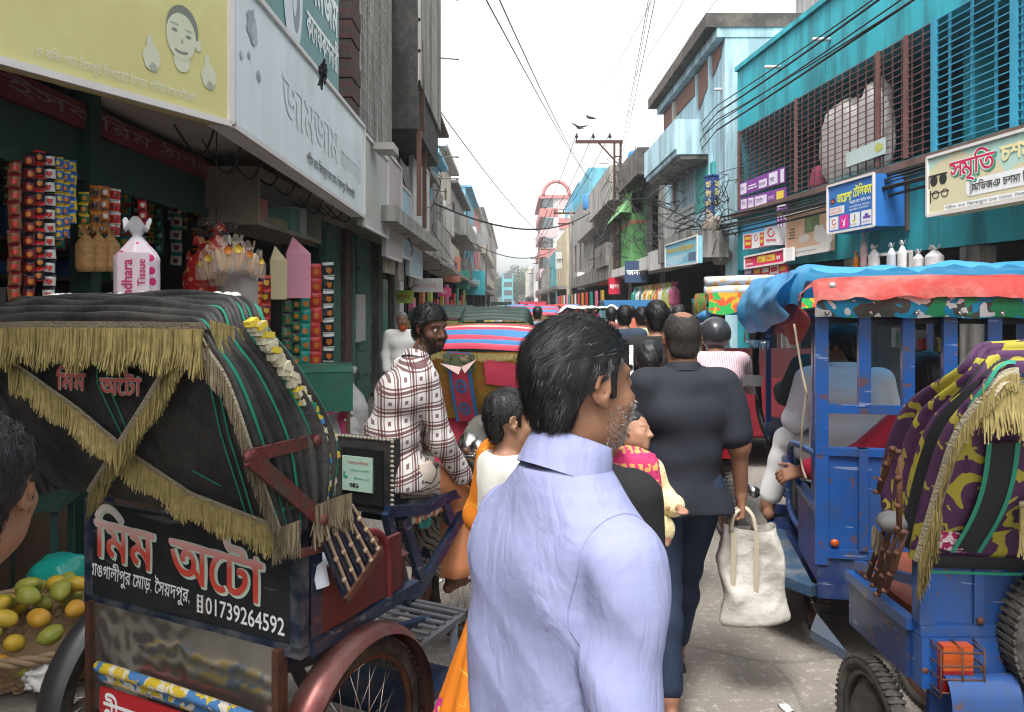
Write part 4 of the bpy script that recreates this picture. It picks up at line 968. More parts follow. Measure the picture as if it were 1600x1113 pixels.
for k in range(5):
 z = 2.6+k*3.1
 q.box('pink_band', K_pk if k % 2 else K_rd, -.1, 22.06, -.6, 2.2, z, z+1.3)
 for xx in (1, 7, 13, 18.5): q.win(xx, xx+2.5, z+1.45, z+2.9, y=-.2)
 B().box(22.02, 22.1, -.1, 1.4, z+1.5, z+2.9).obj('window', K_glass, q.t)
 q.box('side_band', K_pk if k % 2 == 0 else K_rd, 22.07, 22.14, 2.3, 4.5, z+1.2, z+2.9)
q.box('cornice', K_rd, -.2, 22.3, -.8, 4.7, HT, HT+.5)
b = B(); b.tube([(22.2, 1.9+2.0*math.cos(a), HT+.5+2.1*math.sin(a)) for a in [math.pi*i/20 for i in range(21)]], .30, 8); b.obj('roof_arch', K_rd, q.t)
far_right('long white row closing the right side of the street', 210, 60, 9, K_w4, 4.3, 2)
far_right('distant pale block on the right near the trees', 262, 48, 12, K_w2, 4.6, 3)
q = Fac('office_block', 'hazy teal glass block in front of the far trees', (-1.6, 285), RROT, 'building'); q.box('wall', K_w6, 0, 12, -2, 2, 0, 12)
for k in range(4): q.box('window', K_glass, 1, 11.9, -2.05, -2.003, 1.5+k*3, 3.3+k*3)
for k in range(4): B().box(12.003, 12.05, -1.2, 1.6, 1.5+k*3, 3.3+k*3).obj('window', K_glass, q.t)
# ================================================================== VEHICLE HELPERS
class Loc:
 """photo ray into a thing's own coordinates"""
 def __init__(s, loc, rotz): s.M = Matrix.Translation(loc) @ Matrix.Rotation(rotz, 4, 'Z'); s.I = s.M.inverted(); s.o = s.I @ Vector((0, 0, CH))
 def hit(s, px, py, p0, n):
  d = (s.I.to_3x3() @ Vector(((px-CX)/F, 1, -(py-HY)/F))); p0, n = Vector(p0), Vector(n)
  return s.o+d*((p0-s.o).dot(n)/d.dot(n))
 def x(s, px, py, x): return s.hit(px, py, (x, 0, 0), (1, 0, 0))
 def y(s, px, py, y): return s.hit(px, py, (0, y, 0), (0, 1, 0))
K_tyre = M('tyre_rubber', (.028, .026, .025), .85, var=.3, vs=14, bump=.25, bs=60, dirt=.4, dc=(.16, .14, .12), ds=7)
K_chr = M('worn_chrome', (.55, .53, .5), .25, 1, var=.2, vs=9, dirt=.4, dc=(.18, .12, .09), ds=9)
K_navy = M('navy_frame_paint', (.008, .022, .055), .38, var=.25, dirt=.3, dc=(.05, .045, .04), ds=7, coat=.3, chip=.6)
K_lea = M('black_leatherette', (.022, .022, .023), .52, var=.35, vs=3, bump=.7, bs=11, dirt=.55, dc=(.075, .07, .065), ds=4)
K_lea2 = M('maroon_leatherette', (.085, .02, .022), .4, var=.2, bump=.1, bs=12)
K_pip = M('green_piping', (.02, .20, .13), .55, var=.2)
K_frg = M('gold_fringe', (.235, .185, .07), .8, var=.6, vs=45)
K_frg2 = M('dull_fringe', (.17, .135, .085), .85, var=.45, vs=30)
def braid(t, L, co):
 n1 = noise_(t, L, co, 90, 2); n2 = noise_(t, L, co, 12, 3)
 return mix_(t, L, n2, mix_(t, L, n1, (.20, .165, .11), (.46, .42, .32)), (.33, .29, .20))
K_brd = Mpat('braid_band', braid, .85, .6, 120)
def wheel(parent, c, r, w=.032, spokes=32, name='wheel', tyre_r=.022, rim=K_rust, motor=False):
 t = link(bpy.data.objects.new(name, None)); t.parent = parent; t.location = c; t.empty_display_size = .1
 b = B(); n = 40
 prof = [(r-.046, -w*.55), (r-.03, -w*.9), (r-.008, -w*.75), (r, -w*.3), (r+.002, 0), (r, w*.3), (r-.008, w*.75), (r-.03, w*.9), (r-.046, w*.55)]
 b.lathe(prof, axis='x', n=48)
 for i in range(64):   # tread blocks
  a = 2*math.pi*i/64; m = Matrix.Rotation(a, 4, 'X')
  b.box(-w*.8, w*.8, -.006, .006, r-.004, r+.004, 0, m)
 b.obj('tyre', K_tyre, t)
 B().lathe([(r-.044, -w*.5), (r-.058, -w*.45), (r-.062, -.006), (r-.062, .006), (r-.058, w*.45), (r-.044, w*.5), (r-.05, 0), (r-.044, -w*.5)], axis='x', n=48).obj('rim', rim, t)
 B().lathe([(0, -.055), (.03, -.055), (.03, -.04), (.016, -.035), (.016, .035), (.03, .04), (.03, .055), (0, .055)], axis='x', n=14).obj('hub', K_rust, t)
 if spokes:
  b = B()
  for i in range(spokes):
   a = 2*math.pi*i/spokes; sg = 1 if i % 2 else -1; a2 = a+(.5 if (i//2) % 2 else -.5)
   b.tube([(sg*.04, .027*math.cos(a2), .027*math.sin(a2)), (0, (r-.06)*math.cos(a), (r-.06)*math.sin(a))], .0016, 5)
  b.obj('spokes', K_chr, t)
 return t
def ribbon(b, pts, nrm, w, mi=0):
 """flat band along pts; nrm a vector or per-point list"""
 pts = [Vector(p) for p in pts]; V = []
 for i, p in enumerate(pts):
  d = pts[min(i+1, len(pts)-1)]-pts[max(i-1, 0)]; n = Vector(nrm[i] if isinstance(nrm, list) else nrm); s = d.cross(n).normalized()*w/2
  V += [p-s, p+s]
 b.add(V, [(2*i, 2*i+1, 2*i+3, 2*i+2) for i in range(len(pts)-1)], mi, True)
def fringe(b, pts, out, L, per=700, mi=0, seed=0, wd=.0022, spread=.25, side=None):
 """strands hanging from a line of points; out: outward direction"""
 rr = random.Random(seed); pts = [Vector(p) for p in pts]; out = Vector(out).normalized()
 seg = [(a, b2, (b2-a).length) for a, b2 in zip(pts, pts[1:])]; tot = sum(s[2] for s in seg); n = int(per*tot)
 V = []; Fc = []
 for i in range(n):
  q = rr.random()*tot
  for a, b2, l in seg:
   if q <= l: break
   q -= l
  d = (b2-a).normalized(); p = a.lerp(b2, min(1, q/max(l, 1e-6)))+out*rr.uniform(.001, .009)
  ln = L*rr.uniform(.72, 1.12)*(1+.12*math.sin(p.x*40+p.y*31)); sw = d*rr.gauss(0, spread*.25)+out*rr.gauss(.03, .06); g = Vector((0, 0, -1))
  p1 = p+(g+sw*.5)*ln*.5; p2 = p1+(g+sw+Vector((rr.gauss(0, .08), rr.gauss(0, .08), 0)))*ln*.5; s = (d+out*rr.uniform(-.5, .5)).normalized()*wd*rr.uniform(.6, 1.3)
  k = len(V); V += [p-s, p+s, p1-s, p1+s, p2-s*.6, p2+s*.6]; Fc += [(k, k+1, k+3, k+2), (k+2, k+3, k+5, k+4)]
 b.add(V, Fc, mi)
# ================================================================== THE BLACK HOODED RICKSHAW
RKL, RKR = Vector((-1.025, 2.405, 0)), R(-26)
rk = thing('cycle_rickshaw', 'black hooded cycle rickshaw with gold fringe, painted rear board and wire-spoked wheels', 'rickshaw', RKL, RKR)
L_ = Loc(RKL, RKR)
HW = .4675
# body
K_body = M('black_board_paint', (.016, .018, .021), .42, var=.3, vs=3, dirt=.3, dc=(.05, .05, .05), ds=6, coat=.15, chip=.35)
K_edge = M('chipped_blue_paint', (.012, .022, .045), .5, dirt=.35, dc=(.2, .19, .17), ds=12)
b = B(); b.box(-HW, HW, 0, .022, .735, 1.05); b.obj('rear_board', K_body, rk)
b = B()
for x in (-HW, HW-.03): b.box(x-.004, x+.034, -.006, .03, .715, 1.06)
b.box(-HW-.004, HW+.004, -.006, .035, .70, .733); b.obj('board_frame', K_edge, rk)
B().box(HW-.012, HW+.006, .036, .50, .74, .93).obj('side_panel', K_lea2, rk); B().box(-HW-.006, -HW+.012, .036, .50, .74, .93).obj('side_panel', K_lea2, rk)
for sg in (1, -1): b = B(); b.box(sg*HW-.017, sg*HW+.017, .036, .60, .695, .735); b.box(sg*(HW-.01)-.017, sg*(HW-.01)+.017, .036, .085, .735, 1.12); b.obj('body_rail', K_navy, rk)
def cushion(b, x0, x1, y0, y1, z0, z1, n=10):
 def fn(u, v):
  x = x0+(x1-x0)*u; y = y0+(y1-y0)*v; e = min(u, 1-u, v, 1-v); return (x, y, z0+(z1-z0)*min(1, (e*6)**.5 if e > 0 else 0)+.004*math.sin(x*30))
 b.grid(fn, n, n)
b = B(); b.box(-HW+.02, HW-.02, .05, .56, .74, .83); cushion(b, -HW+.01, HW-.015, .05, .58, .83, .915); b.obj('seat', K_lea2, rk)
b = B(); b.grid(lambda u, v: (HW-.2+.215*u+.02*math.sin(v*9), .05+.16*v, .935+.10*(1-u)*(1-v)+.015*math.sin(7*u+5*v)-(.06 if u > .95 else 0)), 12, 10); b.obj('cloth', M('white_cloth', (.66, .68, .74), .9, bump=.3, bs=20), loc=(0, 0, 0), label='white cloth folded on the maroon seat of the black hooded rickshaw', cat='cloth')
o = bpy.data.objects['cloth']; o.location = RKL; o.rotation_euler = (0, 0, RKR)
# polished tin sheet under the board, dented
def dent(u, v):
 x = -HW+.05+(2*HW-.12)*u; z = .36+.36*v
 n1 = mnoise.noise(Vector((x*7, z*7, 1.3))); n2 = mnoise.noise(Vector((x*22, z*22, 5)))
 k = 1.0 if u < .52 else .35
 return (x, -.012+k*(.006*n1+.003*n2), z)
B().grid(dent, 70, 36).obj('tin_sheet', M('polished_tin', (.62, .60, .56), .16, .92, var=.12, vs=4, dirt=.25, dc=(.25, .2, .15), ds=5), rk)
b = B()
for x in (HW-.07, -HW+.045): B().box(x-.012, x+.012, -.03, .01, .3, .72).obj('sheet_edge', K_rust, rk)
# bumper: taped bamboo rod and red tin plate
p0, p1 = L_.y(165, 1050, -.10), L_.y(372, 1110, -.10)
rod = rag([p0+Vector((-.04, 0, .01)), p0.lerp(p1, .3)+Vector((0, 0, .006)), p0.lerp(p1, .65), p1+Vector((.05, 0, -.01))], 8)
def tape(t, L, co):
 n = noise_(t, L, co, 22, 2, 1.0)
 c = mix_(t, L, math_(t, L, 'GREATER_THAN', n, .5), (.55, .50, .42), (.50, .36, .03))
 return mix_(t, L, math_(t, L, 'GREATER_THAN', noise_(t, L, co, 15, 2, .4), .56), c, (.06, .17, .36))
K_tape = Mpat('coloured_tape', tape, .45, .4, 40)
b = B(); b.tube(rod, .017, 8); b.tube([p+Vector((0, .02, -.035)) for p in rod], .02, 8); b.obj('bumper_rod', K_tape, rk)
K_rp = M('red_plate', (.42, .02, .025), .4, var=.1, dirt=.2)
a_, b2_ = L_.y(160, 1072, -.085), L_.y(318, 1113, -.085)
b = B(); w0 = Vector((1, 0, 0)); b.box(a_.x, b2_.x+.1, -.095, -.082, .20, a_.z); b.obj('number_plate', K_rp, rk)
b = B(); letter(b, 'নীলফামারী', (a_.x+.02, -.0965, a_.z-.105), (1, 0, -.0), (0, 0, 1), .105, .36, 0, .02); letter(b, 'সৈয়দপুর', (a_.x+.04, -.0965, a_.z-.20), (1, 0, 0), (0, 0, 1), .08, .3, 0, .015); b.obj('lettering', K_wht, rk)
# painted lettering on the rear board
def ltr(t, L, co):
 s = sep_(t, L, co)
 return mix_(t, L, math_(t, L, 'MULTIPLY_ADD', s[2], 9, -8.22), (.60, .075, .05), (.72, .66, .62))
K_lf = Mpat('red_white_letter', ltr, .5); K_lo = M('green_white_edge', (.50, .62, .52), .5); K_lg = M('green_letter_edge', (.05, .25, .13), .5)
b = B(); y = -.004
letter(b, 'মিম', (-.425, y, .875), (1, 0, -.05), (.0, 0, 1), .19, .30, 0, .045, off=(.004, -.000, -.003)); letter(b, 'অটো', (-.065, y, .858), (1, 0, -.06), (0, 0, 1), .19, .40, 0, .045, off=(.004, 0, -.003))
letter(b, 'মিম', (-.425, y-.0015, .875), (1, 0, -.05), (0, 0, 1), .19, .295, 1, .016); letter(b, 'অটো', (-.065, y-.0015, .858), (1, 0, -.06), (0, 0, 1), .19, .395, 1, .016)
letter(b, 'বাঙ্গালীপুর মোড়, সৈয়দপুর,', (-.45, y, .805), (1, 0, -.035), (0, 0, 1), .062, .475, 2, .012, .1); letter(b, '01739264592', (.095, y, .768), (1, 0, -.035), (0, 0, 1), .072, .315, 2, .012)
b.bar((.062, y, .765), (.062, y, .82), .006, .002, 2); b.bar((.08, y, .765), (.08, y, .82), .006, .002, 2)
for k in range(4): b.bar((.06, y-.0005, .768+.016*k), (.082, y-.0005, .768+.016*k), .006, .002, 2)
b.obj('painted_lettering', [K_lo, K_lf, K_wht], rk)
# ---- hood
rear = [(-.114, 1.085), (-.242, 1.349), (-.335, 1.648)]; frontl = [(.055, 1.10), (.086, 1.31), (-.15, 1.70)]
NB = 8
def bow(t, x0=.5, grow=0):
 q = [(a[0]*(1-t)+b_[0]*t, a[1]*(1-t)+b_[1]*t) for a, b_ in zip(rear, frontl)]
 u2, z2 = q[2]; zt = z2+.012+.03*math.sin(math.pi*t*.9)
 pts = [(x0+grow, q[0][0], q[0][1]), (x0+.012+grow, q[1][0], q[1][1]), (x0-.005+grow, (q[1][0]+q[2][0])/2-.012, (q[1][1]+q[2][1])/2+.02), (x0-.03+grow, u2, z2-.05), (x0-.075, u2, zt-.01), (x0-.16, u2, zt+grow)]
 m = [(-p[0]-.03, p[1], p[2]) for p in pts][::-1]
 return rag(pts+[(.1, u2-.004, zt+grow+.004), (-.15, u2+.004, zt+grow)]+m, 5)
bows = [bow(i/(NB-1)) for i in range(NB)]
b = B(); npnt = len(bows[0]); V = []; SUB = 5
for k in range(NB-1):
 for s in range(SUB):
  t = s/SUB
  for j in range(npnt):
   p = bows[k][j].lerp(bows[k+1][j], t); c = Vector((0, .05, 1.2)); o_ = (p-c).normalized()
   wr = mnoise.noise(Vector((p.x*3.5, k*1.7, p.z*3)))
   V.append(p+o_*(.017*math.sin(math.pi*t)+(.026*wr+.010)*math.sin(math.pi*t)))
V += bows[-1]; nr = (NB-1)*SUB+1
b.add(V, [(i*npnt+j, i*npnt+j+1, (i+1)*npnt+j+1, (i+1)*npnt+j) for i in range(nr-1) for j in range(npnt-1)], 0, True)
hood = b.obj('hood', K_lea, rk)
# rear flap
PT, PN = Vector((0, -.345, 1.655)), Vector((0, -1, -.47)).normalized()
def flap(u, v, off=0):
 x = .49-1.03*u; zt = 1.657; zb = 1.06+.02*math.sin(u*3)+.05*u; zz = zt+(zb-zt)*v
 bul = .035*math.sin(math.pi*v)*math.sin(math.pi*min(1, max(0, u)))+.012*mnoise.noise(Vector((x*3, zz*3, 2)))+.006*mnoise.noise(Vector((x*9, zz*5, 7)))
 yy = -.345+.47*(zt-zz)
 return Vector((x, yy, zz))+PN*(bul+off)
B().grid(lambda u, v: flap(u, v), 40, 30).obj('rear_flap', K_lea, hood)
def onflap(px, py, off=.012):
 p = L_.hit(px, py, PT, PN); u = (.49-p.x)/1.03; zt = 1.657; zb = 1.06+.02*math.sin(u*3)+.05*u; v = (p.z-zt)/(zb-zt)
 for _ in range(3):
  q = flap(min(1.1, max(-.1, u)), min(1.2, max(0, v)), off); p = L_.hit(px, py, q, PN); u = (.49-p.x)/1.03; v = (p.z-zt)/(zb-zt)
 return p
def line(pxs, n=14, off=.012):
 out = []
 for (a, b_), (c, d) in zip(pxs, pxs[1:]):
  for i in range(n): out.append(onflap(a+(c-a)*i/n, b_+(d-b_)*i/n, off))
 out.append(onflap(*pxs[-1], off)); return out
top = line([(-60, 513), (60, 511), (200, 512), (318, 514)]); d1 = line([(18, 568), (120, 640), (210, 715), (300, 775), (438, 828)], 10, .02); d2 = line([(290, 535), (225, 640), (140, 772)], 12, .026)
sidep = [bows[0][j]+Vector((.008, -.006, 0)) for j in range(0, 24)][::-1]
b = B(); ribbon(b, top, PN, .036); ribbon(b, d1, PN, .032); ribbon(b, d2, PN, .032); ribbon(b, sidep, [Vector((.8, -.6, .1))]*len(sidep), .034)
b.obj('braid', K_brd, hood)
b = B(); fringe(b, top, PN, .10, 2600, 0, 1); fringe(b, d1, PN, .07, 2200, 0, 2); fringe(b, d2, PN, .075, 2200, 0, 3)
fringe(b, [p for p in sidep], (.8, -.6, 0), .07, 1600, 1, 4)
q = [L_.x(px, py, .47) for px, py in ((338, 520), (372, 528), (402, 540))]; q = [p+Vector((0, -.02, .03)) for p in q]; fringe(b, q, (.7, -.5, .2), .095, 3800, 0, 5, .003, .5)
q = line([(430, 825), (470, 812)], 4, .03); fringe(b, q, PN, .09, 2500, 1, 6)
b.obj('fringe', [K_frg, K_frg2], hood)
b = B()
for pl in ([(150, 545), (152, 600), (195, 690)], [(165, 545), (168, 600), (206, 690)], [(322, 575), (345, 680), (388, 815)], [(334, 575), (357, 680), (398, 815)], [(-6, 590), (2, 640)], [(345, 760), (300, 735)]): ribbon(b, line(pl, 6, .008), PN, .007)
for k in (1, 3, 5, 6):
 ribbon(b, [bows[k][j]*1.0+Vector((.009, -.002, .004)) for j in range(0, 26)], [Vector((1, -.2, .4))]*26, .010)
for off in (0, .018): ribbon(b, [bows[0][j]+Vector((.006, .022+off, .004)) for j in range(0, 30)], [Vector((1, -.3, .35))]*30, .008)
ribbon(b, [bows[k][2]+Vector((.014, 0, -.01)) for k in range(NB)], Vector((1, 0, 0)), .012)
ribbon(b, [bows[-1][j]+Vector((.012, .004, .006)) for j in range(0, npnt)], [Vector((.5, .1, .9))]*npnt, .016)
b.obj('piping', K_pip, hood)
b = B()
for tx, px, py, wpx in (('মিম', 88, 608, 46), ('অটো', 155, 616, 66)):
 o0 = onflap(px, py, .02); o1 = onflap(px+wpx, py+2, .02); up = (onflap(px, py-40, .02)-o0).normalized(); ux = (o1-o0)
 letter(b, tx, o0, ux.normalized(), up, .088, ux.length, 0, .05); letter(b, tx, o0+PN*.0015, ux.normalized(), up, .088, ux.length, 1, .015)
b.obj('sewn_lettering', [M('grey_green_edge', (.32, .40, .34), .6), M('pink_red_letter', (.52, .11, .10), .6)], hood)
# front trim of yellow and white plastic
tr = rag([L_.x(*p, .515) for p in ((398, 505), (432, 558), (470, 622), (497, 655), (515, 692), (512, 745), (503, 800))], 6)
b = B()
for i in range(len(tr)-1):
 a, c = tr[i], tr[i+1]
 for s in range(3):
  p = a.lerp(c, s/3)+Vector((random.uniform(-.006, .006), random.uniform(-.012, .012), 0)); d = (c-a).normalized()
  b.box(-.012, .012, -.016, .016, -.006, .010, random.choice([0, 0, 1, 1, 2, 3]) if i > 12 else random.choice([0, 0, 0, 1]), Matrix.Translation(p) @ Matrix.Rotation(random.uniform(-.5, .5), 4, 'X'))
b.obj('plastic_trim', [M('yellowed_white_plastic', (.50, .45, .33), .6), M('yellow_plastic', (.55, .42, .05), .5), M('green_plastic', (.03, .2, .12), .5), M('blue_plastic_strip', (.05, .2, .42), .5)], hood)
for i in range(17):   # shells sewn along the top edge
 j = 36+int(i*1.0); p = bows[-1][min(npnt-1, 24+int(i*(npnt-46)/16))]; b = B(); b.ell((p.x, p.y, p.z+.018), (.018, .017, .013), 10); b.obj('top_bead', M('shell_bead', (.60, .60, .56), .4), hood)
# hood irons
def flatbar(b, pts, w, th, mi=0):
 for a, c in zip(pts, pts[1:]): b.bar(a, c, th, w, mi)
X = .545
b = B(); k0, k1, k2 = L_.x(385, 714, X), L_.x(492, 688, X-.02), L_.x(502, 812, X)
flatbar(b, [k0, k1], .034, .012); flatbar(b, [k0+Vector((.012, 0, 0)), k2], .044, .012)
for p in (k0, k1, k2): b.ell((p.x+.010, p.y, p.z), (.010, .017, .017), 10)
b.obj('hood_iron', M('chipped_red_iron', (.10, .022, .02), .65, .1, dirt=.9, dc=(.055, .04, .032), ds=14, bump=.3), rk)
for i in range(5):
 t = i/4; a = L_.x(493+52*t, 806-14*t, .53); c = L_.x(545+42*t, 936-76*t, .53)
 b = B(); d = (c-a); flatbar(b, [a, c], .032, .012); b.bar(a+Vector((.012, 0, .006)), c+Vector((.012, 0, .006)), .006, .008, 1)
 for s in (.25, .5, .75, .95): p = a.lerp(c, s); b.ell((p.x+.012, p.y, p.z), (.008, .009, .009), 8, 1)
 b.obj('bow_arm', [K_navy, M('pale_wood_edge', (.34, .25, .17), .6)], rk)
b = B(); flatbar(b, [L_.x(540, 940, .545), L_.x(597, 858, .545)], .022, .012); b.obj('bow_tie_bar', K_rust, rk)
b = B(); fringe(b, [L_.x(490, 790, .545), L_.x(530, 775, .545), L_.x(548, 770, .545)], (.9, -.3, 0), .10, 1500, 0, 9, .003, .4); b.obj('arm_fringe', K_frg2, rk)
b = B(); b.tube(rag([L_.x(572, 832, .47), L_.x(592, 834, .47), L_.x(604, 858, .47), L_.x(607, 900, .47), L_.x(608, 944, .47)], 5), .013, 8); b.obj('arm_rail', M('red_tube', (.13, .016, .02), .4, dirt=.4, dc=(.1, .06, .05)), rk); b = B(); b.tube([L_.x(463, 866, .5), L_.x(506, 856, .5)], .013, 8); b.obj('arm_rail', M('red_tube', (.13, .016, .02), .4, dirt=.4, dc=(.1, .06, .05)), rk)
# wheels and mudguards
K_mud = M('red_chrome_mudguard', (.17, .085, .075), .34, .6, var=.4, vs=5, dirt=.8, dc=(.10, .022, .022), ds=5)
for sx in (1, -1):
 wheel(rk, (sx*.50, .23, .33), .325, .024)
 b = B()
 def mg(u, v, sx=sx): a = R(-28)+R(205)*u; s = (v-.5)*.115; rr_ = .378-.09*(2*(v-.5))**2*.35; return (sx*.50+s, .23+rr_*math.cos(a), .33+rr_*math.sin(a))
 b.grid(mg, 36, 8); b.obj('mudguard', K_mud if sx > 0 else M('dark_mudguard', (.06, .06, .065), .35, .5, dirt=.4), rk)
b = B(); b.tube([(-.53, .23, .33), (.53, .23, .33)], .016, 8); b.obj('axle', K_rust, rk)
# chassis, footboard, saddle frame
b = B()
for x in (-.3, .3): b.bar((x, .0, .62), (x, 1.0, .42), .035, .035); b.bar((x, .1, .70), (x, .27, .38), .03, .03); b.bar((x, .45, .70), (x, .27, .38), .03, .03)
for y in (.02, .5): b.bar((-.4, y, .67), (.4, y, .67), .035, .035)
b.obj('chassis', K_navy, rk)
b = B()
for i in range(8): y = .62+i*.055; b.box(-.40, .40, y, y+.022, .447, .455)
for x in (-.41, -.14, .13, .39): b.box(x, x+.03, .58, 1.06, .42, .446)
b.box(-.41, .42, 1.04, 1.062, .40, .456); b.box(-.41, .42, .58, .602, .40, .456); b.obj('footboard', M('worn_steel_grid', (.16, .17, .19), .45, .6, dirt=.5, dc=(.08, .07, .06)), rk)
b = B(); b.box(.1, .47, .55, .92, .245, .275); b.bar((.12, .56, .27), (.12, .6, .45), .03); b.bar((.45, .9, .27), (.40, .98, .44), .03); b.obj('step_plate', K_navy, rk)
fr_pts = [[(604, 800), (637, 941)], [(630, 812), (660, 908)], [(666, 793), (711, 771), (742, 766)], [(693, 784), (703, 815)], [(738, 776), (644, 941)], [(604, 800), (668, 795)]]
b = B()
for pl in fr_pts:
 q = [L_.x(px, py, .16) for px, py in pl]
 for a, c in zip(q, q[1:]): b.bar(a, c, .03, .045)
for pl in fr_pts[2:5]:
 q = [L_.x(px, py, .16)+Vector((-.30, 0, 0)) for px, py in pl]
 for a, c in zip(q, q[1:]): b.bar(a, c, .03, .04)
b.obj('frame', K_navy, rk)
b = B(); b.box(-.215, .085, 1.0, 1.06, .815, 1.135); b.obj('seat_back', K_lea, rk)
sb = bpy.data.objects['seat_back']
b = B()
for i in range(16):
 for (x, z) in ((-.215+.30*i/15, 1.137), (.087, .82+.31*i/15)): b.ell((x, .998, z), (.008+.004*random.random(), .006, .008), 8)
b.obj('scalloped_trim', M('dirty_scallop', (.30, .27, .22), .7), sb)
b = B(); b.box(-.175, .045, .990, .999, .85, 1.09); b.obj('plate_recess', K_black, sb)
b = B(); b.box(-.165, -.005, .982, .989, .905, 1.055); pl = b.obj('licence_plate', M('pale_green_plate', (.36, .52, .43), .45, dirt=.2), sb)
b = B(); letter(b, 'সৈয়দপুর পৌরসভা', (-.135, .9805, 1.022), (1, 0, 0), (0, 0, 1), .018, .11, 0); letter(b, '৩৪১', (-.125, .9805, .922), (1, 0, 0), (0, 0, 1), .028, .05, 1, .05); letter(b, 'রিক্সা নং', (-.10, .9805, .955), (1, 0, 0), (0, 0, 1), .014, .08, 2); letter(b, 'লাইসেন্স প্লেট', (-.12, .9805, .99), (1, 0, 0), (0, 0, 1), .014, .10, 2)
b.add([(-.158, .9806, .962), (-.158, .9806, .99), (-.146, .9806, .984), (-.150, .9806, .972), (-.134, .9806, .966), (-.140, .9806, .955)], [(0, 1, 2, 3), (0, 3, 4, 5)], 2)
b.obj('plate_lettering', [M('plate_red', (.45, .08, .08), .5), K_ink, M('plate_green', (.02, .26, .16), .5)], pl)
b = B(); cushion(b, -.13, .15, 1.07, 1.36, .80, .885); b.box(-.13, .15, 1.07, 1.36, .765, .80); b.obj('saddle', K_lea, rk)
b = B()
for i in range(13):
 p = Vector((.152, 1.06+.023*i, .79-.004*(i % 3))); b.ell(p, (.012, .013, .02), 8, i % 3 == 1)
b.obj('saddle_trim', [M('cream_flower_trim', (.50, .42, .33), .7), M('orange_flower_trim', (.5, .14, .06), .7)], rk)
b = B(); b.grid(lambda u, v: (.156+.012*math.sin(u*9), 1.10+.09*u, .775-.05*v*(.5+.5*math.sin(u*3.1))), 8, 6); b.obj('green_cloth', M('teal_rag', (.02, .13, .12), .8), rk)
b = B(); b.tube([(0, 1.62, .80), (0, 1.70, .70), (0, 1.78, .37)], .018, 8); b.tube([(-.05, 1.64, .8), (-.05, 1.78, .37)], .012, 6); b.tube([(.05, 1.64, .8), (.05, 1.78, .37)], .012, 6)
b.obj('fork', K_navy, rk)
b = B(); b.tube(rag([(.30, 1.36, .93), (.27, 1.47, .945), (.18, 1.58, .96), (0, 1.62, .95), (-.18, 1.58, .96), (-.27, 1.47, .945), (-.30, 1.36, .93)], 4), .012, 8); b.tube([(0, 1.62, .95), (0, 1.63, .75)], .014, 8); hb = b.obj('handlebar', K_chr, rk)
for s in (.30, -.30): B().tube([(s, 1.36, .93), (s*.97, 1.44, .943)], .018, 8).obj('grip', K_black, hb)
b = B(); b.lathe([(0, -.05), (.03, -.045), (.06, 0), (.065, .02), (.05, .03), (0, .035)], Matrix.Translation((.05, 1.72, .99)) @ Matrix.Rotation(R(-80), 4, 'X'), 16); b.obj('headlamp', K_chr, hb)
b = B(); b.ell((.14, 1.66, 1.0), (.04, .035, .04), 12); b.tube([(.12, 1.6, .95), (.14, 1.66, .97)], .01, 6); b.obj('bell', K_chr, hb)
b = B(); b.ell((-.10, 1.64, 1.03), (.05, .05, .055), 10); b.obj('plastic_bag', M('clear_bag', (.6, .5, .5), .2, alpha=.6), hb)
wheel(rk, (0, 1.80, .36), .355, .024)
b = B(); b.grid(lambda u, v: ((v-.5)*.08, 1.80+.405*math.cos(R(10)+R(150)*u), .36+.405*math.sin(R(10)+R(150)*u)), 24, 4); b.obj('mudguard', K_navy, rk)
b = B(); b.lathe([(.04, 0), (.10, 0), (.10, .008), (.04, .008)], Matrix.Translation((.09, 1.2, .42)) @ Matrix.Rotation(R(90), 4, 'Y'), 24); b.bar((.08, 1.2, .42), (.16, 1.28, .30), .014); b.box(.14, .24, 1.25, 1.31, .285, .305); b.bar((.08, 1.2, .42), (.02, 1.1, .54), .014); b.box(-.08, .0, 1.07, 1.13, .53, .55); b.obj('pedal_crank', K_rust, rk)
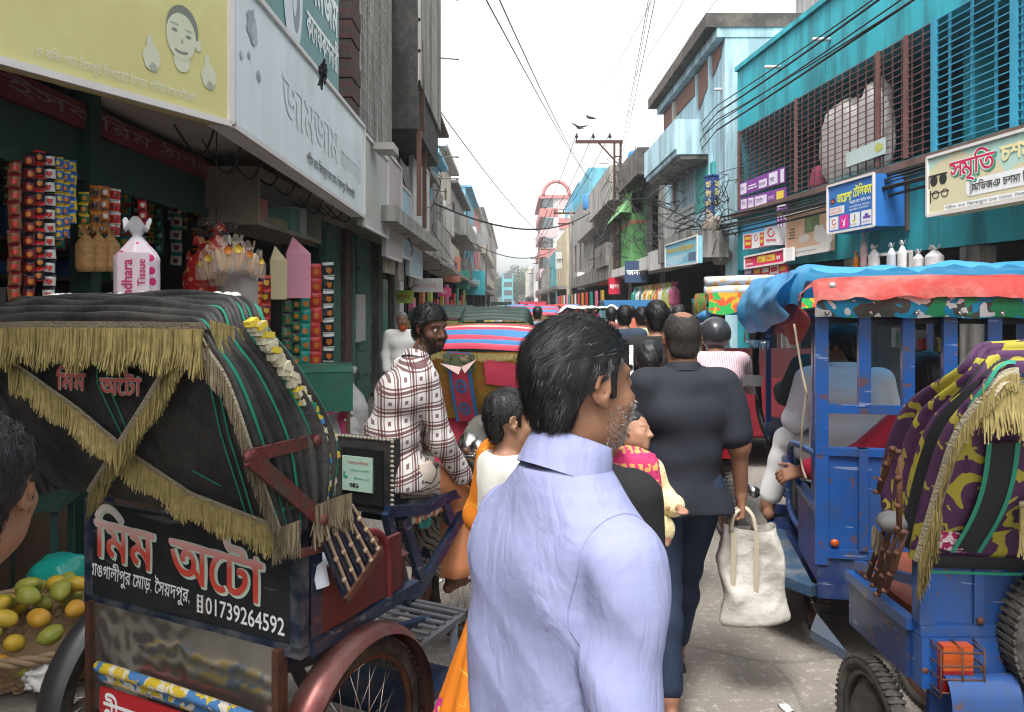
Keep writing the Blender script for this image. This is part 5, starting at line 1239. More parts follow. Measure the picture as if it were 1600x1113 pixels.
# ================================================================== RIGHT VEHICLES
K_eb = M('royal_blue_paint', (.008, .055, .21), .36, var=.3, vs=3, dirt=.5, dc=(.035, .045, .075), ds=5, coat=.3, chip=.75)
K_eb2 = M('dark_blue_paint', (.008, .022, .09), .4, var=.25, vs=3, dirt=.4, dc=(.07, .08, .10), ds=5, coat=.2, chip=.8)
K_camoY = camo('purple_yellow_camo', (.062, .024, .066), [((.30, .26, .035), .56), ((.045, .015, .05), .62), ((.28, .24, .04), .64)], 11, 3)
K_camoB = camo('blue_white_camo', (.02, .25, .45), [((.08, .08, .07), .53), ((.62, .62, .60), .57), ((.03, .28, .12), .60)], 9, 11)
K_blk = M('black_band', (.015, .016, .018), .7)
def hood_on(parent, rear, front, hw, nb, m, flap_m, rise=.03, puff=.018, ext=.0, pivot_z=1.1):
 """folding hood: bows fan from rear to front; the right side is x>0. Returns (object, bows, flap function)"""
 K = len(rear)
 def bw(t):
  q = [(a[0]*(1-t)+b_[0]*t, a[1]*(1-t)+b_[1]*t) for a, b_ in zip(rear, front)]; u2, z2 = q[-1]; zt = z2+.014+rise*math.sin(math.pi*t*.9)
  pts = [(hw+.006*math.sin(i), a[0], a[1]) for i, a in enumerate(q[:-1])]+[(hw-.03, u2, z2-.045), (hw-.08, u2, zt-.008), (hw-.17, u2, zt)]
  mm = [(-p[0], p[1], p[2]) for p in pts][::-1]
  return rag(pts+[(0, u2, zt+.01)]+mm, 5)
 bs_ = [bw(i/(nb-1)) for i in range(nb)]; b = B(); n = len(bs_[0]); V = []; SUB = 5; seed = random.random()*9
 for k in range(nb-1):
  for s in range(SUB):
   t = s/SUB
   for j in range(n):
    p = bs_[k][j].lerp(bs_[k+1][j], t); o_ = (p-Vector((0, .05, pivot_z))).normalized(); wr = mnoise.noise(Vector((p.x*3.5+seed, k*1.7, p.z*3)))
    V.append(p+o_*(puff+.012*wr+.008)*math.sin(math.pi*t))
 V += bs_[-1]; nr = (nb-1)*SUB+1; mi = 0
 nm = len(m) if isinstance(m, list) else 1
 for i in range(nr-1):
  pass
 nn = len(b.v); b.v += [tuple(v) for v in V]
 for i in range(nr-1):
  for j in range(n-1): b.f.append((i*n+j, i*n+j+1, (i+1)*n+j+1, (i+1)*n+j)); b.m.append((i//SUB) % nm); b.sm.append(True)
 h = b.obj('hood', m, parent)
 (ut, zt), (ub, zb) = (rear[-1][0], rear[-1][1]), (rear[0][0], rear[0][1])
 nrm = Vector((0, -(zt-zb), -(ub-ut))).normalized()
 def fl(u, v, off=0):
  x = hw-.01-(2*hw-.02)*u; z = zt+(zb-ext-zt)*v; y = ut+(ub-ut)*v*(1 if v < 1 else 1)
  return Vector((x, y, z))+nrm*(.03*math.sin(math.pi*min(1, v))*math.sin(math.pi*u)+.012*mnoise.noise(Vector((x*3+seed, z*3, 2)))+off)
 B().grid(lambda u, v: fl(u, v), 30, 24).obj('rear_flap', flap_m, h)
 return h, bs_, fl, nrm
# ---------------- near rickshaw with camouflage hood
NL, NR = Vector((1.75, 2.36, 0)), 0.0
nk = thing('battery_rickshaw', 'blue battery rickshaw with purple and yellow camouflage hood, caged tail lamp and spare tyre', 'rickshaw', NL, NR)
N_ = Loc(NL, NR); nw = .5
h, nb_, fl, nn_ = hood_on(nk, [(-.01, .93), (-.14, 1.19), (-.23, 1.355), (-.30, 1.52)], [(.2, 1.02), (.2, 1.173), (.06, 1.385), (-.17, 1.575)], nw, 5, K_camoY, K_camoY, .02, .02)
nfl = len(nb_[0])
lside = [nb_[0][j] for j in range(nfl-22, nfl)]
b = B()
def rb2(pts, n, w0, col, off): ribbon(b, [Vector(p)+Vector(n)*off for p in pts], Vector(n), w0, col)
nl = Vector((-.9, -.4, .2)).normalized()
sl_ = [nb_[1][j]+Vector((-.004, 0, 0)) for j in range(nfl-24, nfl)]
rb2(sl_, nl, .06, 0, .016); rb2([p+Vector((0, .034, 0)) for p in sl_], nl, .012, 1, .018); rb2([p+Vector((0, -.034, 0)) for p in sl_], nl, .012, 1, .018)
vl = [fl(.895-.02*math.sin(3*t)-.0*t, .30+.62*t) for t in [i/12 for i in range(13)]]
rb2(vl, nn_, .07, 0, .012); rb2([p+Vector((-.04, 0, 0)) for p in vl], nn_, .014, 1, .014); rb2([p+Vector((.04, 0, 0)) for p in vl], nn_, .014, 1, .014)
vb = [fl(1-t, .985) for t in [i/14 for i in range(15)]]; rb2(vb, nn_, .05, 0, .014); rb2([p+Vector((0, 0, -.03)) for p in vb], nn_, .012, 1, .016)
fe = [nb_[-1][j] for j in range(nfl-26, nfl)]; rb2(fe, nl, .022, 1, .006)
b.obj('piping', [K_blk, K_pip], h)
lb = [nb_[0][j]+Vector((-.012, -.012, 0)) for j in range(nfl-24, nfl)]
tb = [fl(1-t, .02, .015) for t in [i/10 for i in range(11)]]
dg = [fl(.80-.5*t, .62-.34*t, .02) for t in [i/10 for i in range(11)]]
fe2 = [nb_[-1][j]+Vector((-.004, .004, 0)) for j in range(nfl-28, nfl-3)]
b = B(); ribbon(b, lb, Vector((-.7, -.7, 0)), .034); ribbon(b, tb, nn_, .03); ribbon(b, dg, nn_, .04); ribbon(b, fe2, Vector((-.8, .1, .6)), .03); b.obj('braid', K_brd, h)
b = B(); fringe(b, tb, nn_, .13, 2200, 0, 21, .0028); fringe(b, lb, (-.7, -.7, 0), .05, 2200, 0, 22); fringe(b, dg, nn_, .12, 2200, 0, 23, .0028); fringe(b, lb[-6:], (-.6, -.7, 0), .12, 3500, 0, 24, .003, .4); fringe(b, fe2, (-.9, 0, .3), .035, 2600, 1, 25, .002, .6); fringe(b, [p+Vector((0, 0, .02)) for p in tb[-4:]], nn_, .16, 2500, 0, 26, .003, .5)
b.obj('fringe', [K_frg, K_frg2], h)
lump('fluffy_cushion', 'pink and white fluffy cushion in the gap of the camouflage hood', 'cushion', NL+Vector((-.40, -.02, 1.12)), (.10, .05, .16), Mpat('pink_fluff', lambda t, L, co: mix_(t, L, math_(t, L, 'GREATER_THAN', noise_(t, L, co, 60, 2), .5), (.35, .02, .10), (.62, .5, .52)), .9, 1, 80), .1, 4)
b = B(); b.box(-nw, nw, 0, .02, .735, .93); b.obj('rear_panel', K_eb, nk)
b = B(); b.box(-nw, nw, -.012, .03, .70, .734); b.box(-nw-.003, -nw+.045, -.012, .035, .735, 1.24); b.box(-.335, -.305, -.010, -.001, .735, .93); b.box(-nw, nw, -.008, .02, .931, .955); b.box(nw-.045, nw+.003, -.012, .035, .735, 1.24); b.obj('body_frame', K_eb, nk)
b = B(); b.box(-nw, -.16, -.02, .05, .545, .698); b.box(-.159, nw, .04, .06, .30, .698); b.box(-nw+.05, -.16, .03, .05, .32, .544); b.obj('lower_panel', K_eb, nk)
b = B(); b.box(-nw-.012, -nw+.006, .051, .46, .545, .70); b.obj('side_panel', K_eb2, nk); b = B(); b.box(-nw-.02, -nw+.016, .036, .48, .701, .735); b.obj('side_rail', K_eb, nk); B().box(nw-.016, nw+.02, .036, .48, .701, .735).obj('side_rail', K_eb, nk); B().bar((-nw+.02, .0, .86), (-nw+.02, .46, .76), .03).obj('arm_rail', K_eb, nk)
b = B(); b.box(nw-.006, nw+.012, .051, .46, .545, .70); b.obj('side_panel', K_eb2, nk)
b = B(); cushion(b, -nw+.04, nw-.04, .05, .5, .74, .83); b.box(-nw+.04, nw-.04, .05, .5, .66, .74); b.obj('seat', M('orange_brown_leatherette', (.22, .05, .022), .45, var=.2, dirt=.2), nk)
# tail lamp with cage
tl = B(); tl.box(-.455, -.365, -.055, -.021, .55, .615); o = tl.obj('tail_lamp', M('red_lens', (.20, .008, .01), .2, coat=.4), nk)
B().box(-.455, -.365, -.055, -.021, .6155, .69).obj('amber_lens', M('amber_lens', (.34, .055, .008), .25, coat=.4), o)
b = B()
for z in (.56, .60, .64, .68): b.tube([(-.475, -.02, z), (-.475, -.075, z), (-.345, -.075, z-.003), (-.345, -.02, z)], .003, 6)
for x in (-.475, -.41, -.345): b.tube([(x, -.02, .695), (x, -.077, .69), (x, -.077, .545), (x, -.02, .54)], .003, 6)
b.obj('lamp_cage', K_rust, o)
for x, z in ((-.315, .60), (-.49, .60), (-.32, .75), (-.32, .945)): B().ell((x, -.016, z), (.012, .008, .012), 10).obj('bolt', K_rust, nk)
# wheels
for x in (-nw-.015, nw+.015): wheel(nk, (x, .26, .25), .245, .036, 0, rim=M('black_steel_rim', (.05, .048, .045), .45, .5, dirt=.5, dc=(.12, .1, .08), ds=12))
for x in (-nw-.015, nw+.015):
 b = B(); b.lathe([(.02, -.02), (.12, -.03), (.16, .005), (.205, .012)], Matrix.Translation((x, .26, .27)), 24, axis='x'); b.obj('wheel_disc', MATS['black_steel_rim'], nk)
b = B(); b.tube([(-.5, .26, .27), (.5, .26, .27)], .02, 8); b.obj('axle', K_rust, nk)
b = B(); b.grid(lambda u, v: (-nw+.045+.21*v, .26+.335*math.cos(R(165)+R(60)*u)-.03, .27+.335*math.sin(R(165)-R(95)*u)), 14, 6); b.obj('mudguard', K_eb, nk)
wt = wheel(nk, (-.02, -.06, .72), .25, .05, 0, 'spare_wheel'); wt.rotation_euler = (0, 0, R(90))
# step plate, rusty bow arms
b = B(); b.add([(-nw-.10, .60, .46), (-nw-.02, .46, .44), (-nw-.02, .74, .47)], [(0, 1, 2)]); b.add([(-nw-.10, .60, .457), (-nw-.02, .46, .437), (-nw-.02, .46, .40), (-nw-.10, .60, .43)], [(0, 1, 2, 3)]); b.obj('step_plate', M('dusty_blue_plate', (.05, .05, .05), .8, dirt=.5, dc=(.05, .08, .14), ds=6), nk)
for i, (a, c) in enumerate((((1384, 823), (1356, 904)), ((1392, 827), (1366, 916)), ((1404, 826), (1372, 930)), ((1416, 830), (1384, 925)), ((1407, 704), (1405, 828)), ((1398, 700), (1372, 770)))):
 p, q = N_.x(*a, -nw-.05-.012*i), N_.x(*c, -nw-.05-.012*i); b = B(); b.tube([p, p.lerp(q, .5)+Vector((0, .004, 0)), q], [.007, .010, .008], 8)
 for s in (.02, .35, .7, .98): g_ = p.lerp(q, s); b.ell((g_.x-.006, g_.y, g_.z), (.012, .010, .009), 6)
 b.obj('bow_arm', K_rust, nk)
b = B(); fringe(b, [Vector((-nw-.06, .16, .99)), Vector((-nw-.05, .02, .95))], (-1, 0, 0), .07, 900, 0, 31, .003, .5); b.ell((-nw-.05, .06, 1.03), (.05, .05, .035), 12, 1); b.obj('knot', [K_frg2, M('grey_tape', (.12, .12, .12), .6)], nk)
# front of this rickshaw: bars, saddle, wheel
b = B(); b.bar((0, .45, .6), (0, .75, .62), .035); b.bar((0, .75, .62), (0, .88, .92), .03); b.tube([(-.25, .78, .98), (0, .88, .95), (.25, .78, .98)], .012); b.bar((-.3, .1, .5), (-.05, .8, .5), .035); b.bar((.3, .1, .5), (.05, .8, .5), .035); b.bar((0, .86, .9), (0, .93, .27), .03); b.obj('frame', K_eb2, nk)
wheel(nk, (.0, .93, .265), .26, .03, 20)
b = B(); cushion(b, -.14, .14, .52, .74, .66, .74); b.box(-.14, .14, .52, .74, .63, .66); b.obj('saddle', K_lea, nk)
# ---------------- blue e-rickshaw with tarpaulin roof
EL, ER = Vector((1.99, 3.50, 0)), R(-11)
ek = thing('e_rickshaw', 'blue framed e-rickshaw under a torn sky blue and red tarpaulin roof', 'e-rickshaw', EL, ER)
E_ = Loc(EL, ER); ew = .55; EF = 1.95
def ex(px): return E_.y(px, 500, 0).x
zt = lambda py: CH-(py-HY)/F*3.58
b = B()
for px in (1283, 1483, 1552): x = ex(px); b.box(x-.029, x+.029, -.02, .02, zt(703), 1.66)
for px in (1350, 1418): x = ex(px); b.box(x-.026, x+.026, -.02, .02, zt(635), 1.66)
b.box(ex(1290), ex(1418)+.02, -.018, .018, zt(646), zt(632)); b.box(ex(1283)-.029, ew, -.022, .022, zt(712), zt(700)); b.box(ex(1283)-.029, ex(1283)+.029, -.021, .021, .50, zt(703)); b.box(ew-.03, ew+.03, -.021, .021, .5, 1.66)
b.box(ex(1283), ew, -.022, .02, zt(872), zt(858)); b.box(ex(1347)-.02, ex(1347)+.02, -.03, .02, zt(858), zt(700)); b.obj('rear_frame', K_eb, ek)
b = B(); b.box(ex(1284)+.03, ew-.03, -.006, .012, zt(858), zt(712)); b.obj('rear_panel', K_eb, ek)
b = B(); b.box(ex(1284)-.02, ew, -.012, .012, .34, zt(873)); b.obj('lower_panel', K_eb2, ek)
b = B(); b.box(-ew-.01, -ew+.01, .03, .55, .40, .72); b.obj('side_panel', M('purple_blue_paint', (.02, .05, .20), .4, dirt=.5, dc=(.14, .02, .14), ds=4), ek); b = B(); b.box(ew-.01, ew+.01, .03, .55, .40, .72); b.obj('side_panel', K_eb2, ek)
b = B(); b.box(-ew-.02, -ew+.03, .03, .56, .721, .75); b.box(-ew-.0, -ew+.035, .20, .24, .75, 1.62); b.box(-ew-.0, -ew+.035, EF-.03, EF+.0, .72, 1.72); b.box(ew-.035, ew, EF-.03, EF, .4, 1.72); b.box(ew-.035, ew, .55, .58, .4, 1.7)
b.box(-ew, ew, EF-.02, EF+.01, 1.62, 1.66); b.box(-ew, -ew+.03, .02, EF, 1.66, 1.69); b.box(ew-.03, ew, .02, EF, 1.66, 1.69); b.box(-ew, ew, -.015, .015, 1.661, 1.69); b.obj('roof_frame', K_eb, ek)
b = B(); b.tube(rag([(-ew-.01, .06, 1.0), (-ew-.05, .30, 1.0), (-ew-.06, .46, .97), (-ew-.05, .52, .88), (-ew-.01, .54, .75)], 5), .018, 8); b.tube(rag([(-ew, .56, .75), (-ew+.03, .60, .55), (-ew+.03, .72, .46), (-ew+.03, 1.0, .46), (-ew+.03, 1.12, .52), (-ew+.03, 1.14, .72), (-ew+.03, 1.3, .74)], 4), .018, 8); b.obj('side_tube', K_eb, ek)
b = B(); b.box(-ew-.06, ew, .35, 1.75, .30, .33); b.obj('floor', K_eb2, ek)
b = B(); b.add([(-ew-.26, .95, .36), (-ew-.24, .30, .36), (-ew-.02, .10, .37), (-ew-.02, 1.0, .37)], [(0, 1, 2, 3)]); b.bar((-ew-.26, .95, .35), (-ew-.24, .30, .35), .05, .05); b.bar((-ew-.24, .30, .35), (-ew-.02, .05, .35), .05, .05); b.obj('footboard', M('worn_blue_board', (.025, .055, .10), .6, dirt=.5, dc=(.2, .19, .17), ds=5), ek)
K_rb = M('red_brown_seat', (.20, .045, .025), .5, dirt=.2)
b = B(); b.box(-ew+.04, ew-.04, .06, .5, .40, .66); cushion(b, -ew+.03, ew-.03, .05, .52, .66, .76); b.obj('seat', K_rb, ek)
b = B(); b.box(-ew+.04, ew-.04, .95, 1.3, .42, .68); cushion(b, -ew+.03, ew-.03, .93, 1.32, .68, .77); b.obj('seat', K_lea, ek)
b = B(); b.box(-.25, .25, 1.33, 1.37, .74, 1.08); b.obj('driver_seat_back', K_lea, ek)
# windscreen and front
b = B(); fr0 = [(-.52, EF-.05, .72), (-.58, EF+.16, 1.0), (-.50, EF+.08, 1.60), (.50, EF+.08, 1.60), (.58, EF+.16, 1.0), (.52, EF-.05, .72)]
b.tube(rag(fr0, 6), .026, 8); b.tube([fr0[0], fr0[-1]], .026, 8); b.obj('windscreen_frame', K_black, ek)
b = B(); b.add([(-.50, EF-.03, .76), (-.55, EF+.15, 1.0), (-.48, EF+.08, 1.57), (.48, EF+.08, 1.57), (.55, EF+.15, 1.0), (.50, EF-.03, .76)], [(0, 1, 2, 3, 4, 5)]); b.obj('windscreen', M('dusty_clear_glass', (.35, .37, .36), .15, var=.1, alpha=.22), ek)
b = B(); b.grid(lambda u, v: (-.5+u, EF+.12*math.sin(math.pi*v)-.02, .35+.40*v), 8, 8); b.obj('front_panel', K_eb, ek)
b = B(); b.tube(rag([(-.32, EF-.28, 1.03), (-.18, EF-.16, 1.08), (0, EF-.14, 1.07), (.18, EF-.16, 1.08), (.32, EF-.28, 1.03)], 5), .014, 8); b.tube([(0, EF-.14, 1.07), (0, EF+.05, .6)], .02, 8); b.lathe([(0, -.02), (.06, -.02), (.07, .01), (0, .015)], Matrix.Translation((0, EF-.16, 1.12)) @ Matrix.Rotation(R(60), 4, 'X'), 16); b.obj('handlebar', K_black, ek)
b = B(); b.box(-ew-.15, -ew-.02, EF+.02, EF+.04, 1.12, 1.20); b.tube([(-ew-.05, EF+.05, 1.02), (-ew-.08, EF+.03, 1.14)], .006, 6); b.obj('mirror', K_chr, ek)
for x in (-ew+.06, ew-.06): wheel(ek, (x, .42, .23), .225, .04, 24)
wheel(ek, (0, EF+.10, .23), .225, .04, 24)
b = B(); b.ell((ex(1303), -.02, zt(848)), (.02, .012, .018), 12); b.obj('reflector', MATS['amber_lens'], ek)
# roof tarpaulins
K_tb = M('sky_blue_tarpaulin', (.05, .33, .62), .38, var=.14, vs=5, bump=.35, bs=14, dirt=.2, dc=(.25, .45, .6), ds=5)
K_tr = M('faded_red_tarpaulin', (.48, .055, .045), .5, var=.25, vs=5, bump=.4, bs=16, dirt=.35, dc=(.62, .40, .36), ds=4)
for m_ in (K_tb, K_tr):      # thin plastic sheet lets some daylight through
 t = m_.node_tree; bs_ = t.nodes['Principled BSDF']; tr_ = t.nodes.new('ShaderNodeBsdfTranslucent'); mx_ = t.nodes.new('ShaderNodeMixShader'); mx_.inputs[0].default_value = .35
 t.links.new(bs_.inputs['Base Color'].links[0].from_socket, tr_.inputs[0]); t.links.new(bs_.outputs[0], mx_.inputs[1]); t.links.new(tr_.outputs[0], mx_.inputs[2]); t.links.new(mx_.outputs[0], t.nodes['Material Output'].inputs[0])
def nz(x, y, s, a, q=0): return a*mnoise.noise(Vector((x*s+q, y*s, q*1.7)))
def sheet(x0, x1, y0, y1, zr, hang, q=0, amp=.025, nx=44, ny=60, ragged=.03):
 """cloth laid over the roof; hang = (left, right, rear, front) drop lengths"""
 hl, hr, hb, hf = hang; Wx, Wy = x1-x0, y1-y0
 def fn(u, v):
  sx = -hl+(Wx+hl+hr)*u; sy = -hb+(Wy+hb+hf)*v; x, y, z = x0+sx, y0+sy, zr
  if sx < 0: z += -(-sx)*1.0+.02; x = x0-.05*math.sin(min(1, -sx/.15)*1.5)-.02*math.sin(sy*7)*min(1, -sx/.1)
  if sx > Wx: z -= (sx-Wx); x = x1+.04
  if sy < 0: z -= (-sy); y = y0-.05*math.sin(min(1, -sy/.12)*1.5)-.012*math.sin(sx*11+q)*min(1, -sy/.1)
  if sy > Wy: z -= (sy-Wy)*.9; y = y1+.06+.3*(sy-Wy)
  e = 1 if 0 <= sx <= Wx and 0 <= sy <= Wy else .5
  z += e*(nz(sx, sy, 2.4, amp*1.6, q)+nz(sx, sy, 7, amp*.7, q+3))+.02*math.sin(math.pi*min(1, max(0, sx/Wx)))
  if u in (0, 1) or v in (0, 1): z += ragged*mnoise.noise(Vector((sx*14, sy*14, q)))
  return (x, y, z)
 return B().grid(fn, nx, ny)
sheet(-ew-.05, ew+.05, -.05, EF+.12, 1.89, (.20, .2, .02, .16), 2, .028).obj('roof_tarpaulin', K_tb, ek)
sheet(-ew-.03, ew+.04, -.085, .45, 1.822, (.05, .05, .095, .0), 5, .010, 44, 24, .02).obj('red_tarpaulin', K_tr, ek)
# red corner hanging on the left rear side
b = B()
def rc(u, v):
 y = -.08+1.0*u; z = 1.80-.06*v-(.27*v)*(min(1, u*2.2+.25) if u < .8 else 1)*(1-.35*u); return (-ew-.045-.05*math.sin(v*2.6)-.018*math.sin(u*13+v*3)-nz(u*3, v*2, 2, .03, 4), y, z+.012*math.sin(u*19))
b.grid(rc, 34, 14); b.obj('red_corner', K_tr, ek)
def bc(u, v):
 y = .10+2.05*u; z = 1.885-(.40+.03*math.sin(u*5)+.015*math.sin(u*17))*v*(.55+.5*u); return (-ew-.075-.10*math.sin(v*2.7)-.008*math.sin(u*21+v*2)-nz(u*3, v*2, 2, .03, 8), y, z)
B().grid(bc, 40, 16).obj('blue_side_tarpaulin', K_tb, ek)
b = B(); b.grid(lambda u, v: (ex(1283)-.04+(ew+.1-ex(1283))*u, -.055-.012*math.sin(u*26)-.02*math.sin(math.pi*v), 1.655+.105*v+.004*math.sin(u*31)), 50, 8); val = b.obj('valance', K_camoB, ek)
for px in (1287, 1354, 1424, 1490, 1555):
 B().lathe([(.004, 0), (.010, .002), (.011, .004), (.004, .005)], Matrix.Translation((ex(px), -.075, 1.675)) @ Matrix.Rotation(R(90), 4, 'X'), 14).obj('eyelet', K_chr, val)
B().box(ex(1283), ew-.02, .03, .05, 1.625, 1.655).obj('inner_header', K_black, ek)
b = B(); b.tube(rag([(-ew-.10, .12, 1.62), (-ew-.07, .10, 1.40), (-ew-.05, .08, 1.28), (-ew-.04, .2, 1.22)], 4), .006, 6); b.tube(rag([(-ew-.05, .08, 1.3), (-ew-.06, .14, 1.1), (-ew-.05, .22, .93), (-ew-.03, .2, .85)], 4), .006, 6); b.obj('rope', M('jute_rope', (.4, .34, .24), .9), ek)
b = B(); fringe(b, [Vector((-ew-.11, .9, 1.50)), Vector((-ew-.12, 1.9, 1.46))], (-1, 0, 0), .05, 240, 0, 41, .002, .9); b.obj('torn_threads', M('tarpaulin_threads', (.3, .5, .65), .7), ek)
b = B(); b.lathe([(0, 0), (.014, 0), (.016, .006), (0, .008)], Matrix.Translation((-ew+.03, -.10, 1.80)) @ Matrix.Rotation(R(90), 4, 'X'), 12); b.obj('tarp_button', M('grey_disc', (.3, .3, .3), .6), ek)
b = B()
for i in range(3): b.tube(rag([(-ew-.28, .55, .36), (-ew-.30-.01*i, .52, .28), (-ew-.27+.01*i, .45, .22), (-ew-.32, .42+.02*i, .17)], 4), .004, 5)
b.obj('rag', M('teal_string', (.05, .2, .24), .8), loc=EL, rotz=ER, label='knotted teal string dangling from the e-rickshaw footboard', cat='string')
# ---------------- simple rickshaws and e-rickshaws farther on
def rick(label, loc, rot, hood_m, flap_m, body_m, fr=None, text=None, group='rickshaws in the traffic', scale=1.0, strip=None, far=False, name='cycle_rickshaw', nb=6):
 t = thing(name, label, 'rickshaw', loc, rot, group); t.scale = (scale*(.86 if 'white lettering' in label else 1), scale*.95, scale*.95)
 h, bs_, f_, n_ = hood_on(t, [(-.06, 1.05), (-.16, 1.25), (-.22, 1.42), (-.26, 1.58)], [(.30, 1.08), (.42, 1.28), (.36, 1.52), (.18, 1.72)], .5, nb, hood_m, flap_m, .03, .022)
 b = B(); b.box(-.46, .46, 0, .02, .62, 1.05); b.box(-.47, -.45, .02, .5, .62, .9); b.box(.45, .47, .02, .5, .62, .9); b.box(-.44, .44, .02, .55, .6, .8); b.obj('body', body_m, t)
 if fr:
  b = B(); tp = [f_(u/10, .02, .015) for u in range(11)]; fringe(b, tp, n_, .11, 500 if far else 1500, 0, 5, .005 if far else .003)
  for s in (-1, 1): fringe(b, [bs_[0][j]+Vector((s*.01, -.012, 0)) for j in (range(0, 20) if s > 0 else range(len(bs_[0])-20, len(bs_[0])))], (s*.7, -.7, 0), .06, 500, 0, 7, .004)
  b.obj('fringe', fr, h)
 if text:
  b = B(); o0 = f_(.55 if len(text) < 5 else .75, .45, .02); letter(b, text, o0, (1, 0, 0), (0, n_.z*-1, 1), .13, .30, 0, .03); b.obj('lettering', K_wht, h)
 for s in (-.5, .5): wheel(t, (s, .25, .34), .335, .026, 0 if far else 28)
 wheel(t, (0, 1.6, .34), .335, .024, 0 if far else 28)
 b = B(); b.bar((0, .5, .62), (0, 1.45, .75), .035); b.bar((0, .55, .4), (0, 1.1, .4), .035); b.bar((0, 1.1, .4), (0, 1.05, .85), .03); b.bar((0, 1.42, .95), (0, 1.6, .34), .03); b.tube([(-.28, 1.3, .98), (0, 1.42, .95), (.28, 1.3, .98)], .013); b.obj('frame', K_navy, t)
 b = B(); b.ell((0, 1.0, .87), (.11, .15, .05), 12); b.obj('saddle', K_lea, t)
 return t, h, f_, n_, bs_
K_hp = M('pink_red_hood', (.50, .05, .09), .6, var=.2, bump=.2, bs=10); K_hb = M('blue_hood_band', (.04, .17, .36), .6, var=.2, bump=.2, bs=10); K_hc = M('cream_hood_band', (.48, .38, .28), .7, var=.2)
K_hg = M('black_green_hood', (.018, .035, .028), .5, var=.3); K_must = M('mustard_panel', (.30, .18, .02), .6, var=.35, vs=8, dirt=.5, dc=(.3, .05, .04), ds=5)
t2, h2, f2_, n2_, bs2 = rick('decorated rickshaw with pink and blue ribbed hood and a hanging pink strip with blue circles', (-.20, 5.3, 0), R(-16), [K_hp, K_hb, K_hp, K_hb, K_hb, K_hp, K_hc, K_hp], K_must, K_hp, nb=9, scale=.90); t2.scale = (.78, .9, .885)
b = B()
def strip(u0, u1, v0, v1, off, mi): b.grid(lambda u, v: f2_(u0+(u1-u0)*u, v0+(v1-v0)*v, off), 6, 14, mi)
strip(.50, .72, -.02, 1.02, .03, 1); strip(.535, .685, -.01, 1.01, .036, 0); strip(.46, .76, .0, .22, .042, 2)
for v in (.45, .80):
 for k in range(12):
  a = 2*math.pi*k/12; a2 = 2*math.pi*(k+1)/12
  b.quad(f2_(.61+.055*math.cos(a), v+.105*math.sin(a), .043), f2_(.61+.035*math.cos(a), v+.07*math.sin(a), .043), f2_(.61+.035*math.cos(a2), v+.07*math.sin(a2), .043), f2_(.61+.055*math.cos(a2), v+.105*math.sin(a2), .043), 1)
  if k % 3 == 0: b.quad(f2_(.61, v, .044), f2_(.61+.012*math.cos(a+1), v+.02*math.sin(a+1), .044), f2_(.61+.04*math.cos(a), v+.08*math.sin(a), .044), f2_(.61+.012*math.cos(a-1), v+.02*math.sin(a-1), .044), 1)
b.obj('hanging_strip', [K_hp, K_hb, camo('green_camo_patch', (.10, .12, .07), [((.03, .05, .03),), ((.28, .22, .14), .6)], 12)], h2)
b = B(); b.grid(lambda u, v: f2_(.38-.34*u, .05+.0*v+.35*v+.1*u, .035), 8, 8); b.obj('red_border', K_hp, h2)
b = B(); fringe(b, [f2_(u/10, .0, .02) for u in range(11)], n2_, .05, 900, 0, 51, .003, .5); fringe(b, [bs2[k][j] for k in range(9) for j in (4,)], (1, 0, 0), .08, 900, 0, 52, .003, .5); b.obj('fringe', K_frg, h2)
b = B(); b.add([tuple(f2_(.78, .12, .06)), tuple(f2_(.60, .24, .09)), tuple(f2_(.58, .16, .06))], [(0, 1, 2)]); b.add([tuple(f2_(.44, .05, .06)), tuple(f2_(.54, .22, .09)), tuple(f2_(.58, .16, .06))], [(0, 1, 2)]); b.obj('pink_flap', M('pale_pink_cloth', (.55, .38, .36), .7), h2)
lump('tarp_bundle', 'grey tarpaulin lump hanging at the back of the decorated rickshaw', 'bundle', (-.02, 5.08, .78), (.30, .12, .22), M('dark_grey_tarp', (.12, .115, .105), .8, bump=.3, bs=10), .15, 7)
rick('black and green hooded rickshaw with yellow fringe and white lettering on its back', (-.20, 9.3, 0), R(-4), K_hg, K_hg, K_hg, K_frg, 'অটো')
rick('dark hooded rickshaw half hidden left of the white lettered one', (-.95, 10.6, 0), R(-6), K_hg, K_hg, K_hg, K_frg)
rick('distant red hooded rickshaw in the middle of the street', (1.35, 21, 0), R(4), M('red_hood', (.45, .04, .03), .5), M('red_flap', (.5, .05, .04), .5), K_hp, None, far=True)
rick('distant teal and red rickshaw beyond the crowd', (.3, 24, 0), R(2), K_hb, K_hp, K_hb, None, far=True)
rick('far dark rickshaw near the left shops', (-1.3, 17, 0), R(-3), K_hg, K_hg, K_hg, K_frg, far=True)
rick('far blue hooded rickshaw on the right half of the road', (2.2, 30, 0), R(-2), K_hb, K_hb, K_hp, None, far=True)
